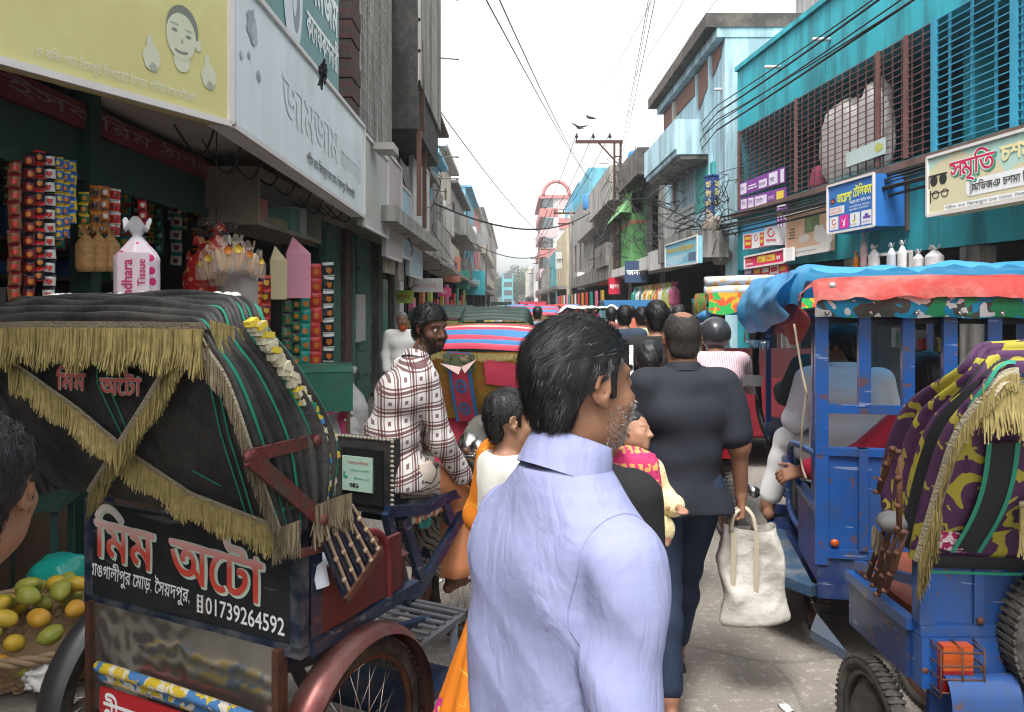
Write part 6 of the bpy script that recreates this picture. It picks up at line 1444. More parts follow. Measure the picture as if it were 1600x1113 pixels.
def erick(label, loc, rot, roof_m, body_m, load=None):
 t = thing('e_rickshaw', label, 'e-rickshaw', loc, rot, 'e-rickshaws in the traffic')
 b = B(); b.box(-.55, .55, -.05, 1.9, 1.72, 1.78); b.box(-.57, .57, -.07, -.05, 1.60, 1.79); b.obj('roof', roof_m, t)
 b = B()
 for x in (-.52, .52):
  for y in (0, .9, 1.85): B().box(x-.02, x+.02, y-.02, y+.02, .4, 1.72).obj('post', body_m, t)
 b = B(); b.box(-.52, .52, 0, .04, .35, .95); b.box(-.52, .52, .04, .5, .45, .70); b.box(-.54, -.5, .04, .6, .35, .75); b.box(.5, .54, .04, .6, .35, .75); b.box(-.52, .52, .05, 1.8, .32, .35); b.obj('body', body_m, t)
 B().box(-.48, .48, .06, .14, .7, 1.25).obj('seat', K_lea2, t); B().box(-.48, .48, .9, 1.2, .4, .72).obj('seat', K_lea2, t)
 b = B(); b.box(-.5, .5, 1.88, 1.92, .35, .95); b.obj('front_panel', body_m, t)
 for x in (-.46, .46): wheel(t, (x, .35, .22), .215, .04, 18)
 wheel(t, (0, 1.75, .22), .215, .04, 18)
 return t
K_mar = M('maroon_paint_gloss', (.16, .012, .02), .3, var=.2, coat=.4)
t3 = erick('maroon e-rickshaw with a multicoloured awning and rolled mattress on its roof', (2.62, 7.9, 0), R(-7), M('multicolour_awning', (.03, .25, .5), .6), K_mar)
def flor(t, L, co):
 n = noise_(t, L, co, 5, 2, 1.5); n2 = noise_(t, L, co, 7, 2, 1.2)
 return mix_(t, L, math_(t, L, 'GREATER_THAN', n2, .56), mix_(t, L, math_(t, L, 'GREATER_THAN', n, .5), (.03, .36, .08), (.60, .09, .03)), (.60, .33, .03))
b = B(); b.grid(lambda u, v: (-.60+1.2*u, -.12-.03*math.sin(u*9), 1.83-.20*v-.03*math.sin(u*14)*v), 24, 6); b.grid(lambda u, v: (-.60-.02*math.sin(v*3), -.12+1.2*u, 1.83-.24*v-.03*math.sin(u*14)*v), 24, 6); b.obj('floral_cloth', Mpat('floral_cloth', flor, .7), t3)
b = B(); b.tube([(-.62, -.05, 1.60), (-.62, .8, 1.52)], .05); b.obj('blue_flap', K_hb, t3)
K_mat = Mpat('striped_mattress', lambda t, L, co: mix_(t, L, math_(t, L, 'GREATER_THAN', noise_(t, L, co, 14, 2), .55), (.42, .47, .56), (.50, .33, .16)), .9, .3, 20)
for i, (z, r) in enumerate(((1.84, .055), (1.945, .05))):
 b = B(); b.tube(rag([(-.62+.0*i, .0, z), (0, .0+.05*i, z+.02), (.6, .05, z)], 6), r, 14); b.tube(rag([(-.60, .2, z), (0, .22, z+.02), (.6, .2, z)], 6), r, 14)
 tag(b.obj('rolled_mattress', [K_mat], loc=(2.62, 7.9, 0), rotz=R(-7)), ['lower rolled mattress lying on the maroon e-rickshaw roof', 'upper rolled mattress stacked on the lower one'][i], 'mattress', 'mattresses on the maroon e-rickshaw')
b = B(); b.tube(rag([(-.2, -.03, 1.45), (-.05, -.03, 1.46), (.0, -.03, 1.40), (-.0, -.03, 1.32), (-.2, -.03, 1.32), (-.22, -.03, 1.39), (-.2, -.03, 1.45)], 4), .012, 6); b.obj('chrome_loop', K_chr, t3)
b = B(); b.ell((-.30, -.04, 1.02), (.10, .04, .12), 12); b.obj('chrome_lamp', K_chr, t3)
rick('rickshaw with faded red hood in mid street ahead of the fringed hood', (.35, 13.5, 0), R(-2), [K_hp, K_hb], K_must, K_hp, K_frg, far=True)
erick('far teal e-rickshaw by the right shops', (2.6, 17, 0), R(-3), K_hb, K_w6); erick('far e-rickshaw with red body in mid street', (.9, 33, 0), R(3), K_hp, K_mar); erick('far green e-rickshaw near the street end', (-.6, 42, 0), 0, K_hg, K_gn)
# van loaded under a white sheet
t = thing('cargo_van', 'flatbed cycle van loaded high under a crumpled white plastic sheet', 'van', (1.35, 13, 0), R(-4))
b = B(); b.box(-.6, .6, -.3, 1.5, .6, .68); b.obj('flatbed', K_wood, t); b = B(); b.box(-.55, .55, -.25, 1.4, .68, 1.45); b.obj('load', M('teal_crate', (.25, .50, .45), .6), t)
def shp(u, v): x = -.62+1.24*u; y = -.35+1.9*v; e = min(u, 1-u)*6; return (x, y, 1.47+.22*min(1, e)**.5+.07*mnoise.noise(Vector((x*3, y*3, 1)))+.04*mnoise.noise(Vector((x*9, y*9, 1)))-.05)
b = B(); b.grid(shp, 30, 30); b.grid(lambda u, v: (-.62+1.24*u, -.36-.03*math.sin(u*19), 1.44+.03*math.sin(u*8)-.16*v), 24, 5); b.obj('plastic_sheet', M('crumpled_white_plastic', (.62, .61, .57), .4, var=.15, bump=.6, bs=12), t)
for s in (-.55, .55): wheel(t, (s, .3, .33), .32, .026, 24)
wheel(t, (0, 2.1, .33), .32, .024, 24)
b = B(); b.bar((0, 1.5, .6), (0, 2.0, .8), .04); b.bar((0, 2.0, .9), (0, 2.1, .33), .03); b.tube([(-.3, 1.85, .98), (0, 1.98, .95), (.3, 1.85, .98)], .013); b.obj('frame', K_navy, t)
# ================================================================== PEOPLE
def skinmat(nm, c, rough=.5):
 if nm in MATS: return MATS[nm]
 m = M(nm, c, rough, var=.16, vs=14, bump=.12, bs=220, dirt=.22, dc=tuple(x*.55 for x in c), ds=9)
 b = m.node_tree.nodes['Principled BSDF']; b.inputs['Subsurface Weight'].default_value = .08; b.inputs['Subsurface Radius'].default_value = (.012, .005, .003); b.inputs['Subsurface Scale'].default_value = .6
 return m
SK1 = skinmat('brown_skin', (.235, .115, .068)); SK2 = skinmat('dark_brown_skin', (.115, .052, .032)); SK3 = skinmat('light_brown_skin', (.33, .175, .11))
HR1 = M('black_hair', (.012, .011, .012), .5, var=.3, vs=30, spec=.35); HRg = M('grey_hair', (.15, .147, .145), .45, var=.3, vs=30); HRs = M('stubble_grey', (.36, .34, .32), .6)
EYEW = M('eye_white', (.55, .52, .48), .25, coat=.5); EYED = M('eye_iris', (.015, .008, .005), .15, coat=.6); LIP = M('lip', (.20, .075, .06), .45); NAIL = M('nail', (.36, .2, .15), .35)
K_sole = M('sandal_rubber', (.02, .02, .02), .8)
def np3(*a): return np.array(a, float)
def rot_look(yaw, pitch=0, roll=0):
 return (Matrix.Rotation(R(yaw), 3, 'Z') @ Matrix.Rotation(R(pitch), 3, 'X') @ Matrix.Rotation(R(roll), 3, 'Y'))
class Head:
 def __init__(s, c, look=(0, 0, 0), sc=1.0, child=False): s.c = Vector(c); s.R = rot_look(*look); s.s = sc; s.child = child; s.RT = np.array(s.R.transposed())
 def p(s, x, y, z): return s.c+s.R @ (Vector((x, y, z))*s.s)
 def ell(s, S, c, r, k=.02, op='u', rot=None):
  Mx = s.RT if rot is None else np.array((s.R @ rot).transposed())
  S.ell(s.p(*c), np.array(r)*s.s, k*s.s, op, Mx)
 def cap(s, S, a, b, ra, rb=None, k=.012, op='u'): S.cap(s.p(*a), s.p(*b), ra*s.s, (ra if rb is None else rb)*s.s, k*s.s, op)
 def build(s, S, face=True):
  e = s.ell; c = s.cap; ch = s.child
  e(S, (0, -.012, .032), (.075, .094, .086), .01)
  e(S, (0, .032, -.04), (.056 if not ch else .062, .058, .074 if not ch else .062), .04)
  e(S, (0, .012, -.062), (.058, .062, .045), .03)
  if face:
   e(S, (0, .066, -.094), (.022, .018, .018), .022)
   for q in (-1, 1):
    e(S, (q*.040, .055, -.028), (.026, .024, .022), .022)
    c(S, (q*.012, .083, .026), (q*.046, .070, .027), .0095, .007, .014)
    e(S, (q*.031, .094, .006), (.017, .014, .0115), .010, 's')
    e(S, (q*.031, .0735, .004), (.0135, .0135, .0135), .004)
    c(S, (q*.020, .0825, .0095), (q*.042, .0765, .0085), .0042, .0038, .004)      # upper lid
    c(S, (q*.021, .0815, -.0035), (q*.041, .0765, -.002), .0034, .0030, .004)
    e(S, (q*.0125, .095, -.034), (.0085, .0095, .0075), .006)
   c(S, (0, .086, .012), (0, .107, -.026), .0080, .0105, .012)
   e(S, (0, .108, -.031), (.0115, .0105, .0095), .008)
   c(S, (-.019, .0815, -.0595), (.019, .0815, -.0595), .0052, .0052, .006); c(S, (-.016, .081, -.0705), (.016, .081, -.0705), .0062, .0062, .006)
   c(S, (-.021, .0885, -.0650), (.021, .0885, -.0650), .0022, .0022, .003, 's')
  for q in (-1, 1):
   ro = Matrix.Rotation(R(q*-24), 3, 'Z') @ Matrix.Rotation(R(-12), 3, 'X')
   e(S, (q*.079, -.012, .004), (.0075, .0185, .031), .006, 'u', ro)
   e(S, (q*.085, -.007, .008), (.006, .0105, .019), .004, 's', ro)
   c(S, (q*.0815, -.020, .024), (q*.0835, -.026, .004), .0045, .004, .004); c(S, (q*.079, .002, .006), (q*.080, .0, -.004), .0045, .004, .004)
   e(S, (q*.077, -.004, -.025), (.006, .009, .009), .006)
 def extras(s, parent, big=True, lips=True):
  for q in (-1, 1):
   b = B(); c = s.p(q*.031, .0752, .004); r = .0128*s.s; b.ell(c, (r, r, r), 16); o = b.obj('eye', EYEW, parent)
   d = (s.R @ Vector((q*.02, 1, -.02))).normalized(); b = B(); b.ell(c+d*r*.52, (r*.58,)*3, 14); b.obj('iris', EYED, o)
  if lips:
   S = SDF(.004); s.cap(S, (-.018, .0835, -.0592), (.018, .0835, -.0592), .0048, .0048); s.cap(S, (-.015, .083, -.0705), (.015, .083, -.0705), .0056, .0056)
   s.cap(S, (-.021, .0895, -.0650), (.021, .0895, -.0650), .0022, .0022, .002, 's'); V, Q = S.surf(.0022)
   put('lips', np_mesh('lips', V, Q, LIP), parent)
  b = B()
  for q in (-1, 1):
   for i in range(26):
    t = i/25; a = s.p(q*(.013+.037*t), .0925-.017*t*t, .0265+.006*math.sin(t*2.6)+random.uniform(-.003, .003)); a2 = a+s.R @ Vector((q*.010, -.001, .004*(1-1.6*t)))*s.s
    b.tube([a, a2], [.0011, .0005], 4)
  b.obj('eyebrow', HR1, parent)
 def hair(s, parent, mat=HR1, thick=.013, line=((.078, .060), (-.092, -.060)), h=.005, sideburn=True, top=.0, seed=0, bald=None, long=0, name='hair', tex=.003):
  S = SDF(.012)
  s.ell(S, (0, -.014, .034+top*.5), (.075+thick*.75, .094+thick, .086+thick+top), .01)
  (fy, fz), (by, bz) = line; nn = Vector((0, -(fz-bz), (fy-by)))
  if nn.z < 0: nn = -nn
  pl = s.p(0, by, bz); n = s.R @ nn; S.plane(pl, -n)
  s.ell(S, (0, .118, -.012), (.070, .060, .082), .012, 's')
  if sideburn:
   for q in (-1, 1): s.cap(S, (q*.071, .012, .03), (q*.070, .018, -.012), .013, .007, .012)
   s.ell(S, (0, -.066, -.030), (.062, .038, .050), .02)
  if bald: s.ell(S, bald[0], bald[1], .02, 's')
  if long:
   s.cap(S, (0, -.075, .0), (0, -.085, -long), .055, .028, .03)
  f = lambda X, Y, Z: tex*(np.sin(160*X+40*Z+6*np.sin(30*Y+seed))+.7*np.sin(230*Y-120*X+5*np.sin(55*Z+seed)))*.6
  V, Q = S.surf(h, f); return put(name, np_mesh(name, V, Q, mat), parent), V, Q
def strands(parent, head, V, Q, n, L, mats, w=.0011, seed=0, greys=None, flow=None, lift=.35, name='hair_strands', curl=.25):
 """combed hairs lying on a hair volume"""
 rr = np.random.default_rng(seed); b = B(); RI = np.array(head.R.transposed()); c0 = np.array(head.c)
 idx = rr.integers(0, len(Q), n); VV = []; FF = []; MM = []
 cen = V[Q[idx]].mean(1); nor = np.cross(V[Q[idx][:, 2]]-V[Q[idx][:, 0]], V[Q[idx][:, 3]]-V[Q[idx][:, 1]]); nor /= np.linalg.norm(nor, axis=1)[:, None]+1e-9
 loc = (cen-c0) @ RI.T/head.s; nl = nor @ RI.T
 for i in range(n):
  p, nn = loc[i], nl[i]
  if abs(p[0]) > .058 and -.035 < p[1] < .03 and p[2] < .038: continue
  if np.dot(nn, p-np3(0, -.01, .02)) < 0: nn = -nn
  d = flow(p) if flow is not None else np3(0, -.6, -.8 if p[2] < .07 else -.2)
  d = d+rr.normal(0, curl, 3); d = d-nn*np.dot(d, nn); d /= np.linalg.norm(d)+1e-9
  ln = L*rr.uniform(.6, 1.3); q0 = p-nn*.002; q1 = p+d*ln*.5+nn*(.004*lift*3); q2 = p+d*ln+nn*(.002*lift*rr.uniform(-3, 4)); sd = np.cross(d, nn); sd *= w*rr.uniform(.6, 1.4)
  k = len(VV)
  for q, ww in ((q0, 1), (q1, .9), (q2, .15)):
   for sg in (-1, 1): VV.append(head.p(*(q+sd*ww*sg)))
  FF += [(k, k+1, k+3, k+2), (k+2, k+3, k+5, k+4)]; mi = 1 if (greys is not None and rr.random() < greys(p)) else 0; MM += [mi, mi]
 b.v = [tuple(v) for v in VV]; b.f = FF; b.m = MM; b.sm = [True]*len(FF)
 return b.obj(name, mats, parent)
def hand(S, wr, d, n, s, curl=.35, sc=1.0, spread=.012, thumb=.5, fist=None):
 """five-fingered hand: d fingers' direction, n palm normal (curl side), s thumb side"""
 d, n, s = Vector(d).normalized(), Vector(n).normalized(), Vector(s).normalized(); wr = Vector(wr)
 k = .010*sc
 for q in (-.022, 0, .022): S.cap(wr+s*q*.6*sc, wr+(d*.078+s*q*1.15)*sc, .0165*sc, .0125*sc, .016*sc)
 tips = []
 for i, (off, ln) in enumerate(((.031, .072), (.0105, .080), (-.0105, .074), (-.030, .058))):
  p = wr+(d*.080+s*off)*sc; a = 0; dd = d+s*(off*spread*12); c = (fist if fist is not None else curl)*(1+.10*i)
  for j, (f, r0, r1) in enumerate(((.45, .0092, .0085), (.30, .0084, .0076), (.25, .0076, .0062))):
   a += c*(1.0 if j else .8); q = p+(dd*math.cos(a)+n*math.sin(a))*ln*f*sc; S.cap(p, q, r0*sc, r1*sc, .004*sc); p = q
  tips.append((p, dd*math.cos(a)+n*math.sin(a)))
 p = wr+(d*.022+s*.024)*sc; td = (d*.62+s*.72+n*.25*thumb).normalized()
 q = p+td*.042*sc; S.cap(p, q, .0135*sc, .0105*sc, .010*sc); td2 = (d*.85+s*.35+n*.55*thumb).normalized(); r = q+td2*.032*sc; S.cap(q, r, .0102*sc, .0092*sc, .004); S.cap(r, r+td2*.024*sc, .0092*sc, .007*sc, .004)
 return tips
def foot(S, an, d, sc=1.0, toes=True):
 d = Vector(d).normalized(); s = d.cross(Vector((0, 0, 1))).normalized(); an = Vector(an); up = s.cross(d)
 S.cap(an+(-d*.045-up*.050)*sc, an+(d*.10-up*.052)*sc, .031*sc, .026*sc, .02); S.cap(an, an+(d*.09-up*.04)*sc, .036*sc, .026*sc, .03); S.cap(an+(d*.09-up*.054-s*.018)*sc, an+(d*.09-up*.054+s*.02)*sc, .022*sc, .02*sc, .02)
 if toes:
  for i in range(5): S.cap(an+(d*.10-up*.058+s*(.022-.012*i))*sc, an+(d*(.155-.010*i-.004*(i == 0))-up*.066+s*(.024-.0135*i))*sc, (.012 if i == 0 else .0085)*sc, (.011 if i == 0 else .0075)*sc, .006)
def joints(h=1.70, **k):
 """standing pose facing +y; right is +x"""
 J = dict(head=(0, .025, 1.583), neck=(0, -.012, 1.445), chest=(0, -.005, 1.28), waist=(0, 0, 1.09), pelvis=(0, -.005, .955),
             shR=(.178, -.01, 1.395), elR=(.225, -.04, 1.115), wrR=(.225, .04, .875), hipR=(.085, 0, .93), knR=(.095, .015, .50), anR=(.095, -.03, .085))
 for q in ('sh', 'el', 'wr', 'hip', 'kn', 'an'): J[q+'L'] = (-J[q+'R'][0],)+J[q+'R'][1:]
 J.update(k); s = h/1.70
 return {a: Vector(v)*s for a, v in J.items()}
def walk(h, ph, arm=.22, **k):
 """stride: right leg forward by ph"""
 f = ph; a = -ph*arm/.22*.6
 kk = dict(knR=(.092, .16*f+.02, .505), anR=(.09, .34*f-.02, .085+.02*max(0, -f)), knL=(-.092, -.10*f+.03, .50), anL=(-.09, -.32*f-.03, .085+.06*max(0, f)),
              elR=(.225, -.03-.12*f, 1.115), wrR=(.215, .05-.24*f, .885), elL=(-.225, -.03+.10*f, 1.115), wrL=(-.215, .05+.22*f, .885))
 kk.update(k); return joints(h, **kk)
def torso_prims(S, J, t=0, fat=1.0, k=.05):
 ax = (J['shR']-J['shL']).normalized(); hx = (J['hipR']-J['hipL']).normalized(); w = (J['shR']-J['shL']).length/.356
 S.cap(J['hipL']*.9+J['hipR']*.1, J['hipR']*.9+J['hipL']*.1, .098*w*fat+t, None, k)
 m = ((ax+hx)/2).normalized()
 S.cap(J['waist']-m*.055*w, J['waist']+m*.055*w, .098*w*fat+t, None, k)
 S.cap(J['chest']-ax*.075*w, J['chest']+ax*.075*w, .108*w+t, None, k)
 S.cap(J['pelvis'], J['chest'], .10*w+t, .105*w+t, k)
 sl = J['shL'].lerp(J['shR'], .14); sr = J['shR'].lerp(J['shL'], .14); mid = J['neck']-Vector((0, 0, .045*w))
 S.cap(sl, mid, .062*w+t, .070*w+t, k); S.cap(sr, mid, .062*w+t, .070*w+t, k)
def arm_prims(S, J, sd, t=0, upto=2.0, flare=0, k=.03):
 a, e, w = J['sh'+sd], J['el'+sd], J['wr'+sd]
 q = (J['shR']-J['shL']).length/.356
 if upto <= 1:
  e2 = a.lerp(e, upto); S.cap(a, e2, .058*q+t, (.047+.0*upto)*q+t+flare, k)
 else:
  S.cap(a, e, .056*q+t, .043*q+t, k); w2 = e.lerp(w, upto-1); S.cap(e, a.lerp(e, .999), .043*q+t, None, k); S.cap(e, w2, .043*q+t, (.040-.011*(upto-1))*q+t+flare, k)
def leg_prims(S, J, sd, t=0, upto=2.0, flare=0, k=.035):
 h, n, a = J['hip'+sd], J['kn'+sd], J['an'+sd]; q = (J['shR']-J['shL']).length/.356
 S.cap(h, n, .088*q+t, .056*q+t, k); c = n.lerp(a, .32); c = c+Vector((0, -.012, 0))
 S.cap(n, c, .054*q+t, .054*q+t, k); S.cap(c, n.lerp(a, upto-1), .054*q+t, .037*q+t+flare, k)
class Person:
 def __init__(s, label, loc, yaw, J, look=(0, 0, 0), skin=SK1, vox=.008, group=None, head_s=1.0, hands=((.5, None), (.5, None)), bare=(1, 1), face=True, child=False, extras=None, cat='person', hd=None, eyes=True, neck_r=.052):
  s.J = J; S = SDF(.03); hs = head_s*((J['shR']-J['shL']).length/.356)
  torso_prims(S, J)
  for sd in 'RL': arm_prims(S, J, sd); leg_prims(S, J, sd)
  s.h = Head(J['head'], look, hs, child)
  S.cap(J['neck']-Vector((0, 0, .03)), s.h.p(0, -.022, -.055), neck_r*1.12*hs, neck_r*hs, .03)
  s.h.build(S, face)
  s.tips = []
  for i, sd in enumerate('RL'):
   d = (J['wr'+sd]-J['el'+sd]).normalized(); spec = hands[i]
   if spec[1] is None:
    sg = 1 if sd == 'R' else -1; n = Vector((-sg, 0, 0)); n = (n-d*n.dot(d)).normalized(); th = (Vector((0, 1, 0))-d*d.y); th = (th-n*th.dot(n)).normalized()
   else:
    d2, n, th = [Vector(x) for x in spec[1]]; d = d2.normalized()
   s.tips.append(hand(S, J['wr'+sd]+d*.012, d, n, th, spec[0], hs))
   fd = Vector((.06*(1 if sd == 'R' else -1), 1, 0)) if not (extras and 'foot'+sd in extras) else Vector(extras['foot'+sd])
   foot(S, J['an'+sd], fd, hs, vox < .012)
  V, Q = S.surf(vox)
  s.o = put('person', np_mesh('person', V, Q, skin), None, loc, yaw, label, cat, group)
  if face and eyes: s.h.extras(s.o, lips=vox < .009)
 def garment(s, name, mat, prims, h=.009, disp=None):
  S = SDF(.03); prims(S); V, Q = S.surf(h, disp); return put(name, np_mesh(name, V, Q, mat), s.o)
 def shirt(s, mat, t=.014, hem=.80, sleeve=1.9, flare=.006, h=.009, amp=.004, name='shirt', fat=1.03, seed=1, collar=None, neck_cut=True, hemr=None):
  J = s.J; q = (J['shR']-J['shL']).length/.356
  def pr(S):
   torso_prims(S, J, t, fat)
   up = (J['neck']-J['pelvis']).normalized(); hz = J['pelvis']+up*((hem-.955)*q)
   if hem < .93:
    b_ = J['pelvis']-up*.14*q; ax = (J['hipR']-J['hipL']).normalized(); S.cap(b_-ax*.075*q, b_+ax*.075*q, (hemr or .118)*q+t, None, .05)
   S.plane(hz, -up)
   if neck_cut: S.plane(J['neck']+up*.022*q, up)
   for sd in 'RL':
    if sleeve: arm_prims(S, J, sd, t, sleeve, flare)
  return s.garment(name, mat, pr, h, folds(amp, seed=seed) if amp else None)
 def trousers(s, mat, t=.014, upto=1.93, flare=.012, h=.009, amp=.004, name='trousers', seed=2, top=1.03):
  J = s.J; q = (J['shR']-J['shL']).length/.356
  def pr(S):
   S.cap(J['hipL']*.9+J['hipR']*.1, J['hipR']*.9+J['hipL']*.1, .100*q+t, None, .04); S.cap(J['pelvis'], J['waist'], .10*q+t, None, .05)
   up = (J['waist']-J['pelvis']).normalized(); S.plane(J['pelvis']+up*(top-.955)*q, up)
   for sd in 'RL': leg_prims(S, J, sd, t, upto, flare)
  return s.garment(name, mat, pr, h, folds(amp, 7, 9, seed) if amp else None)
 def skirt(s, mat, z0=.08, r0=.26, rw=.13, h=.012, amp=.010, name='skirt', lean=(0, 0), fx=16):
  J = s.J; q = (J['shR']-J['shL']).length/.356
  def pr(S):
   w_ = J['waist']; f = Vector((lean[0], lean[1], z0*q)); ax = Vector((1, 0, 0))
   S.cap(w_, f, rw*q, r0*q, .02, sc=(1.1, .9, 1)); S.plane(f, (0, 0, -1)); S.plane(w_+Vector((0, 0, .02)), (0, 0, 1))
  d = lambda X, Y, Z: amp*np.sin(fx*np.arctan2(Y-lean[1], X-lean[0])+3*Z)*np.clip((1.05*q-Z), 0, 1)
  return s.garment(name, mat, pr, h, d)
 def collar(s, mat, r=.062, h=.038, fold=.042, open_=35, tilt=-10, dz=0, name='collar', th=.003):
  J = s.J; q = (J['shR']-J['shL']).length/.356; b = B(); c = J['neck']+Vector((0, .004, .012+dz))*q; tm = Matrix.Rotation(R(tilt), 3, 'X')
  def fn(u, v):
   a = R(90+open_)+R(360-2*open_)*u
   if v < .4: t = v/.4; rr = r*q*(1.10-.10*t); z = -.012*q+h*q*t
   else: t = (v-.4)/.6; rr = r*q*(1.0+.05*math.sin(min(1, t*2)*1.57)+.20*t); z = h*q*(1+.12*math.sin(t*3.14))-fold*q*t*(1+.45*max(0, abs(2*u-1)-.75)*4)
   return c+tm @ Vector((rr*math.cos(a)*1.06, rr*math.sin(a), z))
  b.grid(fn, 40, 14); return b.obj(name, mat, s.o)
 def sandal(s, sd, mat=K_sole):
  J = s.J; an = J['an'+sd]; b = B(); fd = Vector((.06*(1 if sd == 'R' else -1), 1, 0)).normalized(); sx = fd.cross(Vector((0, 0, 1)))
  out = [(-.085, -.03), (-.085, .03), (.02, .036), (.11, .044), (.17, .03), (.185, 0), (.165, -.036), (.10, -.044), (.02, -.036)]
  V = [an+fd*y+sx*x+Vector((0, 0, z)) for z in (-.098, -.083) for y, x in out]; n = len(out); b.add(V, [tuple(range(n))[::-1], tuple(range(n, 2*n))]+[(i, (i+1) % n, (i+1) % n+n, i+n) for i in range(n)])
  for q in (-1, 1): b.tube(rag([an+fd*.13+Vector((0, 0, -.055)), an+fd*.085+sx*q*.03+Vector((0, 0, -.035)), an+fd*.03+sx*q*.042+Vector((0, 0, -.08))], 4), .006, 6)
  return b.obj('sandal', mat, s.o)
def clothm(nm, c, rough=.85, bs=400, var=.07, bump=.15): return M(nm, c, rough, var=var, vs=5, bump=bump, bs=bs, sheen=.15 if max(c) > .2 else 0, spec=.3)
# ---------------------------------------------------------------- the man in the lilac shirt
def weave(t, L, co):
 s = sep_(t, L, co)
 a = math_(t, L, 'SINE', math_(t, L, 'MULTIPLY', s[0], 2600)); c = math_(t, L, 'SINE', math_(t, L, 'MULTIPLY', s[2], 2600))
 n = noise_(t, L, co, 5, 4); sl = noise_(t, L, co, 60, 3, 0, (1, 1, .05)); sl2 = noise_(t, L, co, 60, 3, 0, (.05, .05, 1))
 f = math_(t, L, 'MULTIPLY_ADD', math_(t, L, 'ADD', a, c), .08, math_(t, L, 'ADD', math_(t, L, 'MULTIPLY', sl, .6), math_(t, L, 'MULTIPLY', sl2, .6)))
 return mix_(t, L, n, mix_(t, L, f, (.20, .215, .385), (.30, .315, .49)), mix_(t, L, f, (.225, .24, .41), (.28, .295, .475)))
K_lil = Mpat('lilac_weave', weave, .85, .12, 500, 0, 0, .25)
J = joints(1.69, elR=(.185, -.045, 1.07), wrR=(.185, .02, .86), elL=(-.13, .07, 1.12), wrL=(-.12, .16, .95), neck=(0, -.005, 1.435), head=(0, .035, 1.578), shR=(.152, -.012, 1.318), shL=(-.152, -.012, 1.325))
pm = Person('man in a plain lilac shirt with grey-flecked black hair, seen from behind looking right', (.096, 1.36, 0), R(-54), J, (-6, 2, -2), SK1, .0048, hands=((.4, None), (.4, None)), head_s=1.17, neck_r=.050)
up = Vector((0, 0, 1))
def lil(X, Y, Z):
 f1 = folds(.0062, 6, 5, .4)(X, Y, Z)+.0028*np.abs(np.sin(17*X+11*Z+2.5*np.sin(6*Z+4*Y)+8*Y))-.0028*np.abs(np.sin(13*X-19*Z+2*np.sin(9*X)))*np.clip(1.25-Z, 0, .3)/.3
 br = np.exp(-((X-.19)**2)/.006)*.007*np.sin(34*Z+26*X+9*Y)+np.exp(-((X+.19)**2)/.006)*.005*np.sin(30*Z-22*X)
 return f1+br
def shirt2(S):
 Jm = pm.J; torso_prims(S, Jm, .020, 1.0); b_ = Jm['pelvis']-up*.15; S.cap(b_-Vector((.075, 0, 0)), b_+Vector((.06, 0, 0)), .122, None, .06); S.cap(Jm['chest']-Vector((.075, 0, .04)), b_-Vector((.085, 0, 0)), .125, None, .05); S.cap(Jm['chest']+Vector((.05, 0, -.06)), b_+Vector((.05, 0, 0)), .118, None, .05); S.plane((0, 0, .70), (0, 0, -1)); S.plane((0, 0, 1.448), (0, -.15, 1))
 for sd in 'RL': arm_prims(S, Jm, sd, .027 if sd == 'R' else .018, 1.93, .012, .006)
sh = pm.garment('shirt', K_lil, shirt2, .0052, lil)
pm.collar(K_lil, .079, .062, .082, 16, -22, -.004)
# stitched yoke and armhole seams: thin raised piping on the shirt surface
def seam(pts, nm='seam', r=.0009):
 from mathutils.bvhtree import BVHTree
 bv = seam.bv; q = []
 for p in rag(pts, 8):
  h_ = bv.find_nearest(p)
  if h_[0] is not None: q.append(h_[0]+h_[1]*.0008)
 b = B(); b.tube(q, r, 5); return b.obj(nm, K_lil, sh)
from mathutils.bvhtree import BVHTree
me_ = sh.data; seam.bv = BVHTree.FromPolygons([v.co.copy() for v in me_.vertices], [tuple(p.vertices) for p in me_.polygons])
seam([(.150, .09, 1.34), (.155, .02, 1.40), (.15, -.05, 1.37), (.140, -.10, 1.29), (.145, -.12, 1.22), (.165, -.08, 1.14)]); seam([(-.155, .02, 1.40), (-.15, -.06, 1.36), (-.145, -.11, 1.28), (-.15, -.1, 1.2)])
pm.trousers(clothm('dark_trousers', (.03, .032, .04)), .014, h=.012)
for sd in 'RL': pm.sandal(sd)
hr, V, Q = pm.h.hair(pm.o, HR1, .013, ((.072, .070), (-.098, -.050)), .0042, True, .002, 1, tex=.0016)
def fl_(p):
 if p[2] > .06: return np3(.25 if p[0] > -.02 else -.3, -.9, -.15)
 return np3(0, -.45, -.9)
gr = lambda p: .02+.6*max(0, min(1, (p[1]+.03)/.05))*max(0, min(1, (.075-p[2])/.05))+.02*(p[2] < .0)
strands(pm.o, pm.h, V, Q, 11000, .028, [HR1, HRg], .00042, 3, gr, fl_, .25, curl=.07)
